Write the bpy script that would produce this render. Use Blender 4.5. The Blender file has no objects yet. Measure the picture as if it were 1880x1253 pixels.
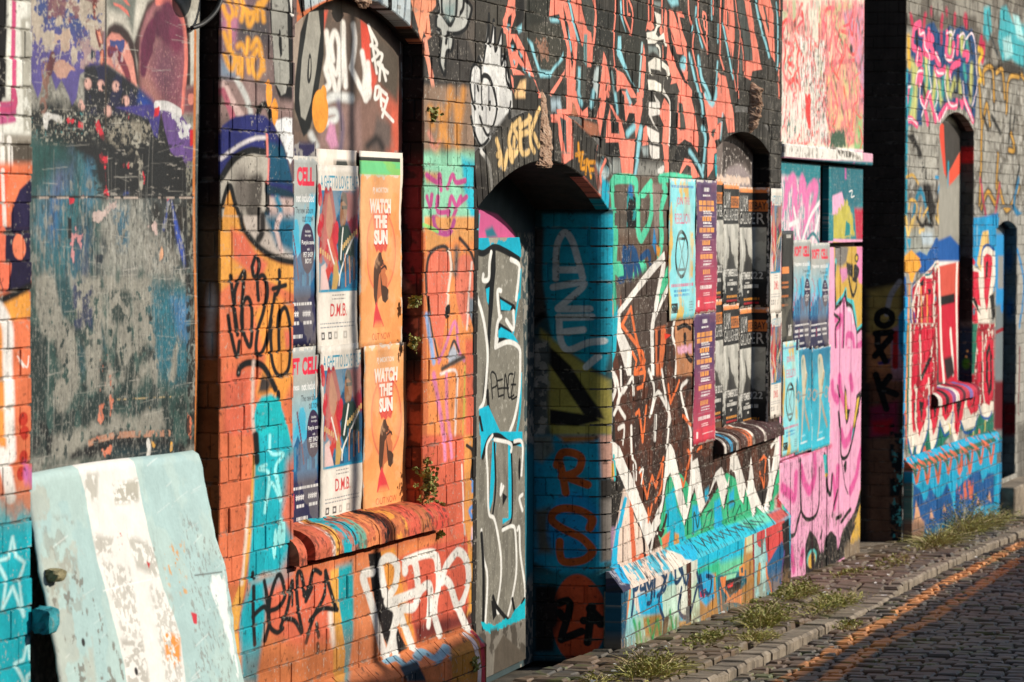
import bpy, bmesh, math, random
import numpy as np
from mathutils import Vector, Matrix
random.seed(5)
C = bpy.context.scene.collection
PI = math.pi
# ------------------------------------------------------------------ camera model (used to survey the wall from the photograph)
F = 7050.0; CX, CY = 940.0, 626.5
EYE = np.array([0., 0., 1.9])
PITCH = math.atan((CY-397.)/F); ROLL = 0.005
def _rx(a): c, s = math.cos(a), math.sin(a); return np.array([[1,0,0],[0,c,-s],[0,s,c]])
def _rz(a): c, s = math.cos(a), math.sin(a); return np.array([[c,-s,0],[s,c,0],[0,0,1]])
RM = _rx(PI/2-PITCH) @ _rz(ROLL)
def rays(P):
    P = np.asarray(P, float).reshape(-1, 2)
    d = np.stack([(P[:,0]-CX)/F, -(P[:,1]-CY)/F, -np.ones(len(P))], 1)
    return d @ RM.T
def pl(x, Z): return np.array([(x-CX)/F*Z, Z, 0.])
UP = np.array([0., 0., 1.])
class Plane:
    """an upright plane: u runs along U, v is the world height (v axis V)"""
    def __init__(s, O, U, N=None, V=UP):
        s.O = np.array(O, float); s.U = np.array(U, float)/np.linalg.norm(U); s.V = np.array(V, float)
        s.N = np.array([s.U[1], -s.U[0], 0.]) if N is None else np.array(N, float)
    def hit(s, P):
        r = rays(P); t = ((s.O-EYE) @ s.N)/(r @ s.N); p = EYE + r*t[:,None] - s.O
        return np.stack([p @ s.U, p @ s.V], 1)
    def at(s, u, v, d=0.): return s.O + s.U*u + s.V*v + s.N*d
    def off(s, d): return Plane(s.O+s.N*d, s.U, s.N, s.V)
def plane2(a, b): return Plane(a, b-a)
PA = plane2(pl(0, 10.48), pl(870, 14.76))
PB = plane2(pl(870, 14.76), pl(1590, 24.63))
PC = plane2(pl(1660, 26.0), pl(1880, 31.25))
GSL = 0.0285
def ground_z(x, y):
    u = (x-PB.O[0])*PB.U[0] + (y-PB.O[1])*PB.U[1]
    return -GSL*(u-1.0)
GN = np.array([GSL*PB.U[0], GSL*PB.U[1], 1.]); GN /= np.linalg.norm(GN)
GO = np.array([PB.O[0]+PB.U[0], PB.O[1]+PB.U[1], 0.])
def ground_hit(P):
    r = rays(P); t = ((GO-EYE) @ GN)/(r @ GN); return EYE + r*t[:,None]
# ------------------------------------------------------------------ object helpers
def tag(o, label=None, cat=None, group=None, kind=None):
    if label: o['label'] = label
    if cat: o['category'] = cat
    if group: o['group'] = group
    if kind: o['kind'] = kind
    return o
def empty(name, loc=(0,0,0)):
    o = bpy.data.objects.new(name, None); C.objects.link(o); o.location = loc; return o
def mesh_obj(name, V, Fc, mat, parent=None, uv=None, mats=None, fm=None, smooth=False):
    me = bpy.data.meshes.new(name)
    me.from_pydata([tuple(map(float, v)) for v in V], [], Fc)
    if uv is not None:
        l = me.uv_layers.new(name='UVMap'); idx = np.empty(len(me.loops), np.int32)
        me.loops.foreach_get('vertex_index', idx)
        l.data.foreach_set('uv', np.asarray(uv, np.float32)[idx].ravel())
    for m in (mats or [mat]): me.materials.append(m)
    if fm is not None: me.polygons.foreach_set('material_index', fm)
    if smooth: me.polygons.foreach_set('use_smooth', [True]*len(me.polygons))
    me.update()
    o = bpy.data.objects.new(name, me); C.objects.link(o)
    if parent is not None:
        o.parent = parent; o.matrix_parent_inverse = Matrix.Translation(-Vector(parent.location))
    return o
class MB:
    def __init__(s): s.V = []; s.F = []; s.T = []; s.M = []
    def add(s, V, Fc, T=None, m=0):
        b = len(s.V); s.V += [tuple(v) for v in V]; s.T += (list(T) if T is not None else [(0.,0.)]*len(V))
        s.F += [tuple(i+b for i in f) for f in Fc]; s.M += [m]*len(Fc)
    def build(s, name, mat, parent=None, mats=None, smooth=False):
        return mesh_obj(name, s.V, s.F, mat, parent, s.T, mats, s.M if mats else None, smooth)
# ------------------------------------------------------------------ noise
def vnoise(h, w, cell, seed, cellx=None):
    """smooth value noise in 0..1 with features of cell (rows) x cellx (columns) texels"""
    cellx = cellx or cell; r = np.random.RandomState(seed)
    gh, gw = int(h/cell)+3, int(w/cellx)+3
    g = r.rand(gh, gw).astype(np.float32)
    y = np.arange(h)/cell; x = np.arange(w)/cellx
    yi = y.astype(int); xi = x.astype(int); fy = (y-yi).astype(np.float32); fx = (x-xi).astype(np.float32)
    fy = fy*fy*(3-2*fy); fx = fx*fx*(3-2*fx)
    a = g[yi][:, xi]; b = g[yi][:, xi+1]; c = g[yi+1][:, xi]; d = g[yi+1][:, xi+1]
    fx = fx[None,:]; fy = fy[:,None]
    return (a*(1-fx)+b*fx)*(1-fy) + (c*(1-fx)+d*fx)*fy
def fbm(h, w, cell, seed, oct=4, cellx=None, gain=.55):
    t = np.zeros((h, w), np.float32); a = 1.; s = 0.; cellx = cellx or cell
    for k in range(oct):
        t += a*vnoise(h, w, max(cell, 1.01), seed+31*k, max(cellx, 1.01)); s += a; a *= gain; cell /= 2.; cellx /= 2.
    t /= s
    return np.clip((t-.5)*1.9+.5, 0, 1)
def lin(c):
    c = np.asarray(c, float)/255.; return np.where(c <= .04045, c/12.92, ((c+.055)/1.055)**2.4)
KA = 0.80          # photo tone of a sunlit surface -> its own reflectance
def alb(c): return np.clip(lin(c)*KA, .012, .82).astype(np.float32)
# ------------------------------------------------------------------ colour names used by the painters
COL = dict(k=(26,24,22), w=(244,238,228), o=(243,152,84), r=(226,104,78), s=(250,142,118), t=(22,178,192), c=(10,186,232), g=(150,146,134),
  m=(178,86,140), p=(120,86,140), n=(40,40,88), b=(30,70,170), y=(238,190,90), e=(60,178,138), q=(226,40,66), h=(240,170,200), a=(168,215,220),
  d=(60,56,52), l=(206,202,190), f=(120,116,106), i=(112,72,58), u=(206,122,70), j=(90,200,150), x=(0,110,140), z=(200,170,80))
def cc(c): return COL[c] if isinstance(c, str) else c
def smooth_pts(P, closed, n=6):
    P = np.asarray(P, float); N = len(P)
    if N < 3: return P
    out = []; rng = range(N if closed else N-1)
    for i in rng:
        if closed: p0, p1, p2, p3 = P[i-1], P[i], P[(i+1)%N], P[(i+2)%N]
        else: p0, p1, p2, p3 = P[max(i-1,0)], P[i], P[i+1], P[min(i+2,N-1)]
        for k in range(n):
            t = k/n
            out.append(.5*((2*p1)+(-p0+p2)*t+(2*p0-5*p1+4*p2-p3)*t*t+(-p0+3*p1-3*p2+p3)*t**3))
    if not closed: out.append(P[-1])
    return np.array(out)
# ------------------------------------------------------------------ paint sheet of one surface: metres (u, v) on the surface
class Sheet:
    def __init__(s, name, u0, u1, v0, v1, tex, base, plane=None, seed=1):
        s.name = name; s.u0, s.u1, s.v0, s.v1 = u0, u1, v0, v1; s.tex = tex; s.plane = plane; s.seed = seed
        s.w = int((u1-u0)/tex)+1; s.h = int((v1-v0)/tex)+1
        s.im = np.empty((s.h, s.w, 3), np.float32); s.im[:] = alb(cc(base))
        s.M = None; s.ns = {}; s.ay = 1.; s.kw = 1.
    def loc(s, P):
        P = np.asarray(P, float).reshape(-1, 2)
        if s.M is not None: return s.M(P)
        return s.plane.hit(P) if s.plane is not None else P
    def noise(s, cell, seed=0, oct=4, stretch=1.):
        k = (cell, seed, oct, stretch)
        if k not in s.ns: s.ns[k] = fbm(s.h, s.w, cell/s.tex, s.seed*101+seed, oct, cell/s.tex*stretch)
        return s.ns[k]
    def _win(s, Q, pad):
        a = (Q.min(0)-pad); b = (Q.max(0)+pad)
        x0 = max(0, int((a[0]-s.u0)/s.tex)); x1 = min(s.w, int((b[0]-s.u0)/s.tex)+2)
        y0 = max(0, int((a[1]-s.v0)/s.tex)); y1 = min(s.h, int((b[1]-s.v0)/s.tex)+2)
        if x1 <= x0 or y1 <= y0: return None
        gx = (s.u0+(np.arange(x0, x1)+.5)*s.tex).astype(np.float32)[None,:]; gy = (s.v0+(np.arange(y0, y1)+.5)*s.tex).astype(np.float32)[:,None]
        return x0, x1, y0, y1, gx, gy
    def _mix(s, win, a, col):
        x0, x1, y0, y1 = win[:4]; b = s.im[y0:y1, x0:x1]
        b += (alb(cc(col))-b)*a[..., None]
    def _mask(s, win, a, worn, wcell):
        if worn > 0:
            x0, x1, y0, y1 = win[:4]; n = s.noise(wcell, 7, 5)[y0:y1, x0:x1]
            a = a*np.clip((n-worn)*12+.5, 0, 1)
        return a
    def _polyd(s, Q, win, soft):
        gx, gy = win[4], win[5]; sh = (gy.shape[0], gx.shape[1])
        ins = np.zeros(sh, bool); d2 = np.full(sh, 1e9, np.float32); n = len(Q)
        for i in range(n):
            x1, y1 = Q[i]; x2, y2 = Q[(i+1) % n]
            if y1 != y2:
                c = (gy > min(y1, y2)) & (gy <= max(y1, y2)); xi = x1+(gy-y1)*(x2-x1)/(y2-y1)
                ins ^= c & (gx < xi)
            dx, dy = x2-x1, y2-y1; L = dx*dx+dy*dy+1e-12
            t = np.clip(((gx-x1)*dx+(gy-y1)*dy)/L, 0, 1); ex = gx-x1-t*dx; ey = gy-y1-t*dy
            np.minimum(d2, ex*ex+ey*ey, out=d2)
        d = np.sqrt(d2); return np.where(ins, d, -d)
    def poly(s, P, col, soft=.006, alpha=1., sm=False, rough=0., worn=0., wcell=.03, rc=.05):
        if sm: P = smooth_pts(P, True)
        Q = s.loc(P); win = s._win(Q, soft+rough)
        if win is None: return
        d = s._polyd(Q, win, soft)
        if rough > 0:
            x0, x1, y0, y1 = win[:4]; d = d+(s.noise(rc, 3, 4)[y0:y1, x0:x1]-.5)*2*rough
        a = np.clip(.5+d/max(soft, s.tex), 0, 1); a = a*a*(3-2*a)*alpha
        s._mix(win, s._mask(win, a, worn, wcell), col)
    def line(s, P, w, col, soft=.005, alpha=1., sm=True, closed=False, worn=0., wcell=.03, taper=False, drip=0):
        """stroke of width w metres"""
        if sm and len(P) > 2: P = smooth_pts(P, closed)
        elif closed: P = list(P)+[P[0]]
        if w >= .02: w = w*s.kw
        if s.ay > 1: soft = soft*1.5
        Q = s.loc(P); win = s._win(Q, w/2+soft)
        if win is None: return
        ay = s.ay; Q = Q*(1, ay); gx, gy = win[4], win[5]*ay; d = np.full((gy.shape[0], gx.shape[1]), 1e9, np.float32); n = len(Q)
        for i in range(n-1):
            x1, y1 = Q[i]; x2, y2 = Q[i+1]; dx, dy = x2-x1, y2-y1; L = dx*dx+dy*dy+1e-12
            t = np.clip(((gx-x1)*dx+(gy-y1)*dy)/L, 0, 1)
            dd = np.sqrt((gx-x1-t*dx)**2+(gy-y1-t*dy)**2)
            if taper: k0 = 1-i/(n-1); k1 = 1-(i+1)/(n-1); dd = dd+w/2*(1-(k0+(k1-k0)*t))
            np.minimum(d, dd, out=d)
        a = np.clip(.5+(w/2-d)/max(soft, s.tex), 0, 1); a = a*a*(3-2*a)*alpha
        s._mix(win, s._mask(win, a, worn, wcell), col)
        if drip:
            r = random.Random(int(Q[0][0]*1000))
            for _ in range(drip):
                q = Q[r.randrange(n)]/(1, ay); L = r.uniform(.04, .2)
                s._line_uv(np.array([[q[0], q[1]], [q[0], q[1]-L]]), .006, col, .004, alpha*.9)
    def _line_uv(s, Q, w, col, soft, alpha):
        m, p = s.M, s.plane; s.M = lambda P: P
        s.line(Q, w, col, soft, alpha, sm=False); s.M = m
    def dots(s, P, rw, rh, col, soft=.004, alpha=1., worn=0.):
        """ellipses round points, radii in metres"""
        for q in s.loc(P):
            win = s._win(np.array([[q[0]-rw, q[1]-rh], [q[0]+rw, q[1]+rh]]), soft)
            if win is None: continue
            e = np.sqrt(((win[4]-q[0])/rw)**2+((win[5]-q[1])/rh)**2); a = np.clip(.5+(1-e)*min(rw, rh)/max(soft, s.tex), 0, 1)*alpha
            s._mix(win, s._mask(win, a, worn, .03), col)
    def flecks(s, P, col, thr=.7, cell=.02, seed=0, alpha=1., stretch=1., soft=.02, sharp=11, oct=6):
        """noise-shaped patches inside an outline: flaked or worn paint"""
        thr += max(0., thr-.6)*.75
        Q = s.loc(P) if P is not None else np.array([[s.u0, s.v0], [s.u1, s.v0], [s.u1, s.v1], [s.u0, s.v1]])
        win = s._win(Q, soft)
        if win is None: return
        x0, x1, y0, y1 = win[:4]
        a = np.clip(.5+s._polyd(Q, win, soft)/soft, 0, 1) if P is not None else 1.
        n = s.noise(cell, seed+50, oct, stretch)[y0:y1, x0:x1]
        s._mix(win, a*np.clip((n-thr)*sharp+.5, 0, 1)*alpha*np.ones(n.shape, np.float32), col)
    def grad(s, P, c0, c1, axis=1, rough=.0):
        """fill an outline with a colour running from c0 (low) to c1 (high) along an axis of the surface"""
        Q = s.loc(P); win = s._win(Q, .004)
        if win is None: return
        x0, x1, y0, y1 = win[:4]; lo, hi = Q[:,axis].min(), Q[:,axis].max(); g = win[5] if axis else win[4]
        t = np.clip((g-lo)/(hi-lo), 0, 1)*np.ones((y1-y0, x1-x0), np.float32)
        if rough: t = np.clip(t+(s.noise(.08, 5)[y0:y1, x0:x1]-.5)*rough, 0, 1)
        a = np.clip(.5+s._polyd(Q, win, .006)/.006, 0, 1)[..., None]; b = s.im[y0:y1, x0:x1]
        col = alb(cc(c0))*(1-t[..., None])+alb(cc(c1))*t[..., None]; b += (col-b)*a
    def text(s, string, P, col, bold=0., alpha=1., soft=.0015, worn=0.):
        """lettering fitted into the quad P (lower left, lower right, upper right, upper left)"""
        tri = glyphs(string, bold); q = s.loc(P)
        lo = tri.reshape(-1, 2).min(0); hi = tri.reshape(-1, 2).max(0); T = (tri-lo)/(hi-lo)
        a, b = T[..., 0:1], T[..., 1:2]
        Q = q[0]*(1-a)*(1-b)+q[1]*a*(1-b)+q[2]*a*b+q[3]*(1-a)*b
        win = s._win(q, .003)
        if win is None: return
        x0, x1, y0, y1 = win[:4]; ss = 3; h, w = (y1-y0)*ss, (x1-x0)*ss; m = np.zeros((h, w), bool)
        t = s.tex/ss; ox, oy = s.u0+x0*s.tex, s.v0+y0*s.tex
        for k in Q:
            x = (k[:,0]-ox)/t-.5; y = (k[:,1]-oy)/t-.5
            a0, a1 = max(0, int(x.min())), min(w, int(x.max())+2); b0, b1 = max(0, int(y.min())), min(h, int(y.max())+2)
            if a1 <= a0 or b1 <= b0: continue
            gx = np.arange(a0, a1)[None,:]; gy = np.arange(b0, b1)[:,None]
            e = [(x[(i+1)%3]-x[i])*(gy-y[i])-(y[(i+1)%3]-y[i])*(gx-x[i]) for i in range(3)]
            m[b0:b1, a0:a1] |= ((e[0] >= 0) & (e[1] >= 0) & (e[2] >= 0)) | ((e[0] <= 0) & (e[1] <= 0) & (e[2] <= 0))
        A = m.reshape(y1-y0, ss, x1-x0, ss).mean((1, 3)).astype(np.float32)*alpha
        s._mix(win, s._mask(win, A, worn, .02), col)
    def image(s):
        im = bpy.data.images.new(s.name, s.w, s.h, alpha=False, float_buffer=True)
        im.colorspace_settings.name = 'Non-Color'
        px = np.ones((s.h, s.w, 4), np.float32); px[..., :3] = s.im
        im.pixels.foreach_set(px.ravel()); im.pack(); return im
    def uv(s, u, v): return ((u-s.u0)/(s.w*s.tex), (v-s.v0)/(s.h*s.tex))
_G = {}
def glyphs(string, bold=0.):
    k = (string, bold)
    if k not in _G:
        cu = bpy.data.curves.new('lettering', 'FONT'); cu.body = string; cu.offset = bold; cu.resolution_u = 3
        o = bpy.data.objects.new('lettering', cu); C.objects.link(o); dg = bpy.context.evaluated_depsgraph_get(); dg.update()
        me = o.evaluated_get(dg).to_mesh(); me.calc_loop_triangles()
        v = np.array([x.co[:2] for x in me.vertices]); t = np.array([x.vertices[:] for x in me.loop_triangles])
        _G[k] = v[t]; o.evaluated_get(dg).to_mesh_clear(); bpy.data.objects.remove(o); bpy.data.curves.remove(cu)
    return _G[k]
# ------------------------------------------------------------------ materials
def nd(nt, t, **k):
    n = nt.nodes.new(t)
    for a, b in k.items():
        if a in n.inputs.keys(): n.inputs[a].default_value = b
        else: setattr(n, a, b)
    return n
def mat_sheet(name, sheet, rough=.7, bump=.25, bscale=160., grime=.22, spec=.06):
    m = bpy.data.materials.new(name); m.use_nodes = True; nt = m.node_tree; L = nt.links.new
    b = nt.nodes['Principled BSDF']; im = nd(nt, 'ShaderNodeTexImage'); im.image = sheet.image(); im.extension = 'EXTEND'
    uv = nd(nt, 'ShaderNodeUVMap'); L(uv.outputs[0], im.inputs[0])
    tc = nd(nt, 'ShaderNodeTexCoord')
    n1 = nd(nt, 'ShaderNodeTexNoise', Scale=9., Detail=8., Roughness=.65); L(tc.outputs['Object'], n1.inputs['Vector'])
    r1 = nd(nt, 'ShaderNodeMapRange'); r1.inputs['From Min'].default_value = .3; r1.inputs['From Max'].default_value = .75
    r1.inputs['To Min'].default_value = 1.; r1.inputs['To Max'].default_value = 1.-grime; L(n1.outputs[0], r1.inputs['Value'])
    mx = nd(nt, 'ShaderNodeMix'); mx.data_type = 'RGBA'; mx.blend_type = 'MULTIPLY'; mx.inputs[0].default_value = 1.
    L(im.outputs[0], mx.inputs[6]); L(r1.outputs[0], mx.inputs[7]); L(mx.outputs[2], b.inputs['Base Color'])
    n2 = nd(nt, 'ShaderNodeTexNoise', Scale=bscale, Detail=5., Roughness=.7); L(tc.outputs['Object'], n2.inputs['Vector'])
    bp = nd(nt, 'ShaderNodeBump', Strength=bump, Distance=.004); L(n2.outputs[0], bp.inputs['Height']); L(bp.outputs[0], b.inputs['Normal'])
    r2 = nd(nt, 'ShaderNodeMapRange'); r2.inputs['To Min'].default_value = rough-.18; r2.inputs['To Max'].default_value = rough+.2; L(n1.outputs[0], r2.inputs['Value'])
    L(r2.outputs[0], b.inputs['Roughness']); b.inputs['Specular IOR Level'].default_value = spec
    return m
def mat_noise(name, cols, scale=8., rough=.8, bump=.3, bscale=60., bdist=.01, pos=None, spec=.3, detail=8.):
    """colour ramp over object-space noise; cols are reflectances (0..1)"""
    m = bpy.data.materials.new(name); m.use_nodes = True; nt = m.node_tree; L = nt.links.new; b = nt.nodes['Principled BSDF']
    tc = nd(nt, 'ShaderNodeTexCoord'); n1 = nd(nt, 'ShaderNodeTexNoise', Scale=scale, Detail=detail, Roughness=.65); L(tc.outputs['Object'], n1.inputs['Vector'])
    cr = nd(nt, 'ShaderNodeValToRGB'); e = cr.color_ramp.elements
    pos = pos or [.3+.4*i/(len(cols)-1) for i in range(len(cols))]
    while len(e) < len(cols): e.new(.5)
    for i, c in enumerate(cols): e[i].position = pos[i]; e[i].color = (*c, 1)
    L(n1.outputs[0], cr.inputs[0]); L(cr.outputs[0], b.inputs['Base Color'])
    n2 = nd(nt, 'ShaderNodeTexNoise', Scale=bscale, Detail=6., Roughness=.7); L(tc.outputs['Object'], n2.inputs['Vector'])
    bp = nd(nt, 'ShaderNodeBump', Strength=bump, Distance=bdist); L(n2.outputs[0], bp.inputs['Height']); L(bp.outputs[0], b.inputs['Normal'])
    b.inputs['Roughness'].default_value = rough; b.inputs['Specular IOR Level'].default_value = spec
    return m
# ------------------------------------------------------------------ bricks
COURSE = .08; JOINT = 1.9-.65*.08
def arch_half(hw, rise):
    R = (hw*hw+rise*rise)/(2*rise); return R
class Opening:
    """door, window or bay in a wall: straight jambs up to the springing, segmental arch above"""
    def __init__(s, u0, u1, v0, spring, rise=0., ring=0.):
        s.u0, s.u1, s.v0, s.vs, s.rise, s.ring = u0, u1, v0, spring, rise, ring
        s.c = (u0+u1)/2; s.hw = (u1-u0)/2; s.R = arch_half(s.hw, rise) if rise > 0 else 0; s.cv = spring+rise-s.R
    def span(s, a, b):
        """u interval cut out of a course that runs from height a to b"""
        v = (a+b)/2
        if v < s.v0: return None
        if s.rise <= 0: return (s.u0, s.u1) if v < s.vs else None
        Rr = s.R+s.ring
        if v < s.vs and s.ring == 0: return (s.u0, s.u1)
        w = 0.
        if v > s.cv:
            q = Rr*Rr-(v-s.cv)**2
            if q > 0: w = math.sqrt(q)
        if s.ring > 0 and v < s.vs:
            return (s.u0, s.u1)
        if w <= 0: return None
        if s.ring > 0:
            # radial limit of the ring at the springing
            ang = math.asin(min(1, s.hw/s.R)); lim = math.sin(ang)*Rr
            w = min(w, lim)
            # below the outer end of the ring, cut along the skewback
            if v < s.cv+math.cos(ang)*Rr: w = min(w, (v-s.cv)*math.tan(ang))
            return (s.c-w, s.c+w)
        return (s.c-min(w, s.hw), s.c+min(w, s.hw))
    def top(s, u):
        if s.rise <= 0: return s.vs
        q = s.R**2-(u-s.c)**2; return s.cv+math.sqrt(max(q, 0))
def courses(v0, v1):
    k = math.floor((v0-JOINT)/COURSE); out = []
    while True:
        a = JOINT+k*COURSE; b = a+COURSE
        if a >= v1: break
        if b > v0+.004: out.append((k, max(a, v0), min(b, v1)))
        k += 1
    return out
def subtract(segs, cut):
    out = []
    for a, b in segs:
        if cut[1] <= a or cut[0] >= b: out.append((a, b)); continue
        if cut[0] > a: out.append((a, cut[0]))
        if cut[1] < b: out.append((cut[1], b))
    return out
def brick_panel(mb, pl_, u0, u1, v0, v1, sheet, opens=(), seed=0, jit=.0024, joint=.0052, bev=.0028, deep=.0055, head=.115, mono=None, ragged=0., flip=False):
    """a wall face of separate bricks over recessed mortar. material 0 brick, 1 mortar"""
    r = random.Random(seed)
    for k, a, b in courses(v0, v1):
        segs = [(u0, u1)]
        for o in opens:
            c = o.span(a, b)
            if c: segs = subtract(segs, c)
        # bricks of this course
        L = .235 if k % 2 else head
        x = u0-.24+(.0587 if k % 2 else 0.)+r.uniform(-.02, .02); cells = []
        while x < u1:
            l = L
            q = r.random()
            if k % 2 and q < .3: l = head
            elif not k % 2 and q < .18: l = .235
            cells.append((x, x+l)); x += l
        for sa, sb in segs:
            if sb-sa < .004: continue
            P = [pl_.at(sa, a, -deep), pl_.at(sb, a, -deep), pl_.at(sb, b, -deep), pl_.at(sa, b, -deep)]
            mb.add(P, [(0,1,2,3)], [sheet.uv(sa, a), sheet.uv(sb, a), sheet.uv(sb, b), sheet.uv(sa, b)], 1)
            for ca, cb in cells:
                p, q = max(ca, sa), min(cb, sb)
                if q-p < .02: continue
                ja = joint*r.uniform(.4, 1.5)/2; jb = joint*r.uniform(.4, 1.5)/2
                ea = ja*.55 if p == ca else (0 if p == sa else 0); eb = jb*.55 if q == cb else 0
                la, lb = p+ea+ (r.uniform(0, ragged) if p == sa and ragged else 0), q-eb-(r.uniform(0, ragged) if q == sb and ragged else 0)
                z0, z1 = a+ja+r.uniform(-.001, .001), b-jb+r.uniform(-.001, .001)
                d = r.uniform(-jit, jit); tl = r.uniform(-.0012, .0012)
                if r.random() < .03: d -= .004
                B = bev*r.uniform(.7, 1.3)
                fr = [(la+B, z0+B), (lb-B, z0+B), (lb-B, z1-B), (la+B, z1-B)]
                fr = [(x_+r.uniform(-.0012, .0012), y_+r.uniform(-.0012, .0012)) for x_, y_ in fr]
                md = [(la, z0), (lb, z0), (lb, z1), (la, z1)]
                V = [pl_.at(u, v, d+(tl if i in (0, 3) else -tl)) for i, (u, v) in enumerate(fr)]
                V += [pl_.at(u, v, d-B*.8) for u, v in md]; V += [pl_.at(u, v, -deep-.003) for u, v in md]
                T = [sheet.uv(u, v) for u, v in fr+md+md]
                mb.add(V, [(0,1,2,3), (4,5,1,0), (5,6,2,1), (6,7,3,2), (7,4,0,3), (8,9,5,4), (9,10,6,5), (10,11,7,6), (11,8,4,7)], T, 0)
def arch_ring(mb, pl_, o, sheet, ring, depth, front=.0, n=None, jit=.002, soff=None):
    """voussoirs standing round the arch, with the soffit behind them"""
    ang = math.asin(min(1, o.hw/o.R)); n = n or int(2*ang*o.R/.085); r = random.Random(n)
    for i in range(n):
        t0 = -ang+2*ang*i/n; t1 = -ang+2*ang*(i+1)/n; g = .0035/o.R
        d = front+r.uniform(-jit, jit); ri = o.R; ro = o.R+ring
        q = [(t0+g, ri), (t1-g, ri), (t1-g, ro-.004), (t0+g, ro-.004)]
        uvp = [(o.c+math.sin(t)*R, o.cv+math.cos(t)*R) for t, R in q]
        B = .004
        cu = sum(x for x, _ in uvp)/4; cv = sum(y for _, y in uvp)/4
        fr = [(x+(cu-x)*.08, y+(cv-y)*.04) for x, y in uvp]
        V = [pl_.at(u, v, d) for u, v in fr]+[pl_.at(u, v, d-B) for u, v in uvp]+[pl_.at(u, v, -depth) for u, v in uvp]
        T = [sheet.uv(u, v) for u, v in fr+uvp+uvp]
        mb.add(V, [(0,1,2,3), (4,5,1,0), (5,6,2,1), (6,7,3,2), (7,4,0,3), (8,9,5,4), (9,10,6,5), (10,11,7,6), (11,8,4,7)], T, 0)
    # mortar bed behind the ring
    m = 24
    for i in range(m):
        t0 = -ang+2*ang*i/m; t1 = -ang+2*ang*(i+1)/m
        q = [(o.c+math.sin(t)*R, o.cv+math.cos(t)*R) for t, R in ((t0, o.R), (t1, o.R), (t1, o.R+ring+.03), (t0, o.R+ring+.03))]
        mb.add([pl_.at(u, v, -.008) for u, v in q], [(0,1,2,3)], [sheet.uv(u, v) for u, v in q], 1)
def soffit(mb, pl_, o, d0, d1, sheet, m=0, n=20):
    ang = math.asin(min(1, o.hw/o.R)); V = []; T = []
    for i in range(n+1):
        t = -ang+2*ang*i/n; u, v = o.c+math.sin(t)*(o.R+.001), o.cv+math.cos(t)*(o.R+.001)
        V += [pl_.at(u, v, d0), pl_.at(u, v, d1)]; T += [sheet.uv(u, v)]*2
    mb.add(V, [(2*i, 2*i+2, 2*i+3, 2*i+1) for i in range(n)], T, m)
def quad(mb, P, T=None, m=0): mb.add(P, [(0,1,2,3)], T, m)
def box(mb, pl_, u0, u1, v0, v1, d0, d1, sheet=None, m=0, nb=.0, seed=0):
    """box on a plane, d0 behind .. d1 in front"""
    c = [(u0,v0),(u1,v0),(u1,v1),(u0,v1)]
    B = nb
    V = [pl_.at(u, v, d0) for u, v in c]+[pl_.at(u, v, d1-B) for u, v in c]
    f = [(u0+B,v0+B),(u1-B,v0+B),(u1-B,v1-B),(u0+B,v1-B)]
    V += [pl_.at(u, v, d1) for u, v in f]
    T = [sheet.uv(u, v) for u, v in c+c+f] if sheet else None
    mb.add(V, [(3,2,1,0),(8,9,10,11),(4,5,9,8),(5,6,10,9),(6,7,11,10),(7,4,8,11),(0,1,5,4),(1,2,6,5),(2,3,7,6),(3,0,4,7)], T, m)
# ------------------------------------------------------------------ paint sheets of the place
SA = Sheet('paint_near_wall', -.9, 4.6, -.25, 2.75, .003, (214,120,76), PA, 1)
PRa = PA.off(-.085)
SB = Sheet('paint_arch_wall', -.15, 7.1, -.35, 3.3, .003, (52,48,44), PB, 2)
SC = Sheet('paint_far_wall', -.15, 6.2, -.6, 3.8, .004, (150,146,136), PC, 3)
SBD = Sheet('paint_big_board', .1, 1.8, .2, 2.75, .003, (110,112,104), PA.off(-.066), 4)       # board in the left bay
SW1 = Sheet('paint_window_board', 2.1, 4.0, .7, 2.8, .003, (70,58,52), PRa, 5)
SW2 = Sheet('paint_small_window_board', 4.7, 6.7, .6, 2.45, .004, (110,104,98), PB.off(-.095), 6)
PG = PB.off(-.035)
SG = Sheet('paint_gate', 6.8, 10.4, -.4, 3.5, .004, (245,178,200), PG, 7)
SDB = Sheet('paint_doorway_back', -.2, 2.6, -.1, 2.3, .003, (40,60,66), PB.off(-.34), 8)
SDP = Sheet('paint_door_sheet', -.2, 2.6, -.1, 2.3, .003, (128,124,112), PB.off(-.312), 9)
JAMB = 2.42
PJ = Plane(PB.at(JAMB, 0, -.34), PB.N, -PB.U)
SJ = Sheet('paint_door_jamb', -.02, .36, -.15, 2.2, .003, (20,80,92), PJ, 10)
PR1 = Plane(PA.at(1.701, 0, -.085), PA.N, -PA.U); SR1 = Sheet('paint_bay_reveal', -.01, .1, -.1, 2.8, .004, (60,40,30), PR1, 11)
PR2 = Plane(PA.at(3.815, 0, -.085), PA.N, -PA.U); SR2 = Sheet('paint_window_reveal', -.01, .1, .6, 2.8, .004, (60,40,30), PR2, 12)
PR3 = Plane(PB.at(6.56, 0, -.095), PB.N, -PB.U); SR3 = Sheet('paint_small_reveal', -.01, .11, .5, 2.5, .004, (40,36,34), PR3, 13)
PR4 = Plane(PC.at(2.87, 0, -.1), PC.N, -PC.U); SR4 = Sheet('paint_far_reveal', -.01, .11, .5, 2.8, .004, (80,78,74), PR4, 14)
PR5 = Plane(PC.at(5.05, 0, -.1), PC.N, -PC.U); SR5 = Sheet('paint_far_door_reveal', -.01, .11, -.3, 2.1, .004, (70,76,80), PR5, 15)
PRC = Plane(PC.at(0., 0, -1.2), PC.N, -PC.U); SRC = Sheet('paint_return_wall', .5, 1.22, -.5, 3.0, .004, (34,30,28), PRC, 16)
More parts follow.
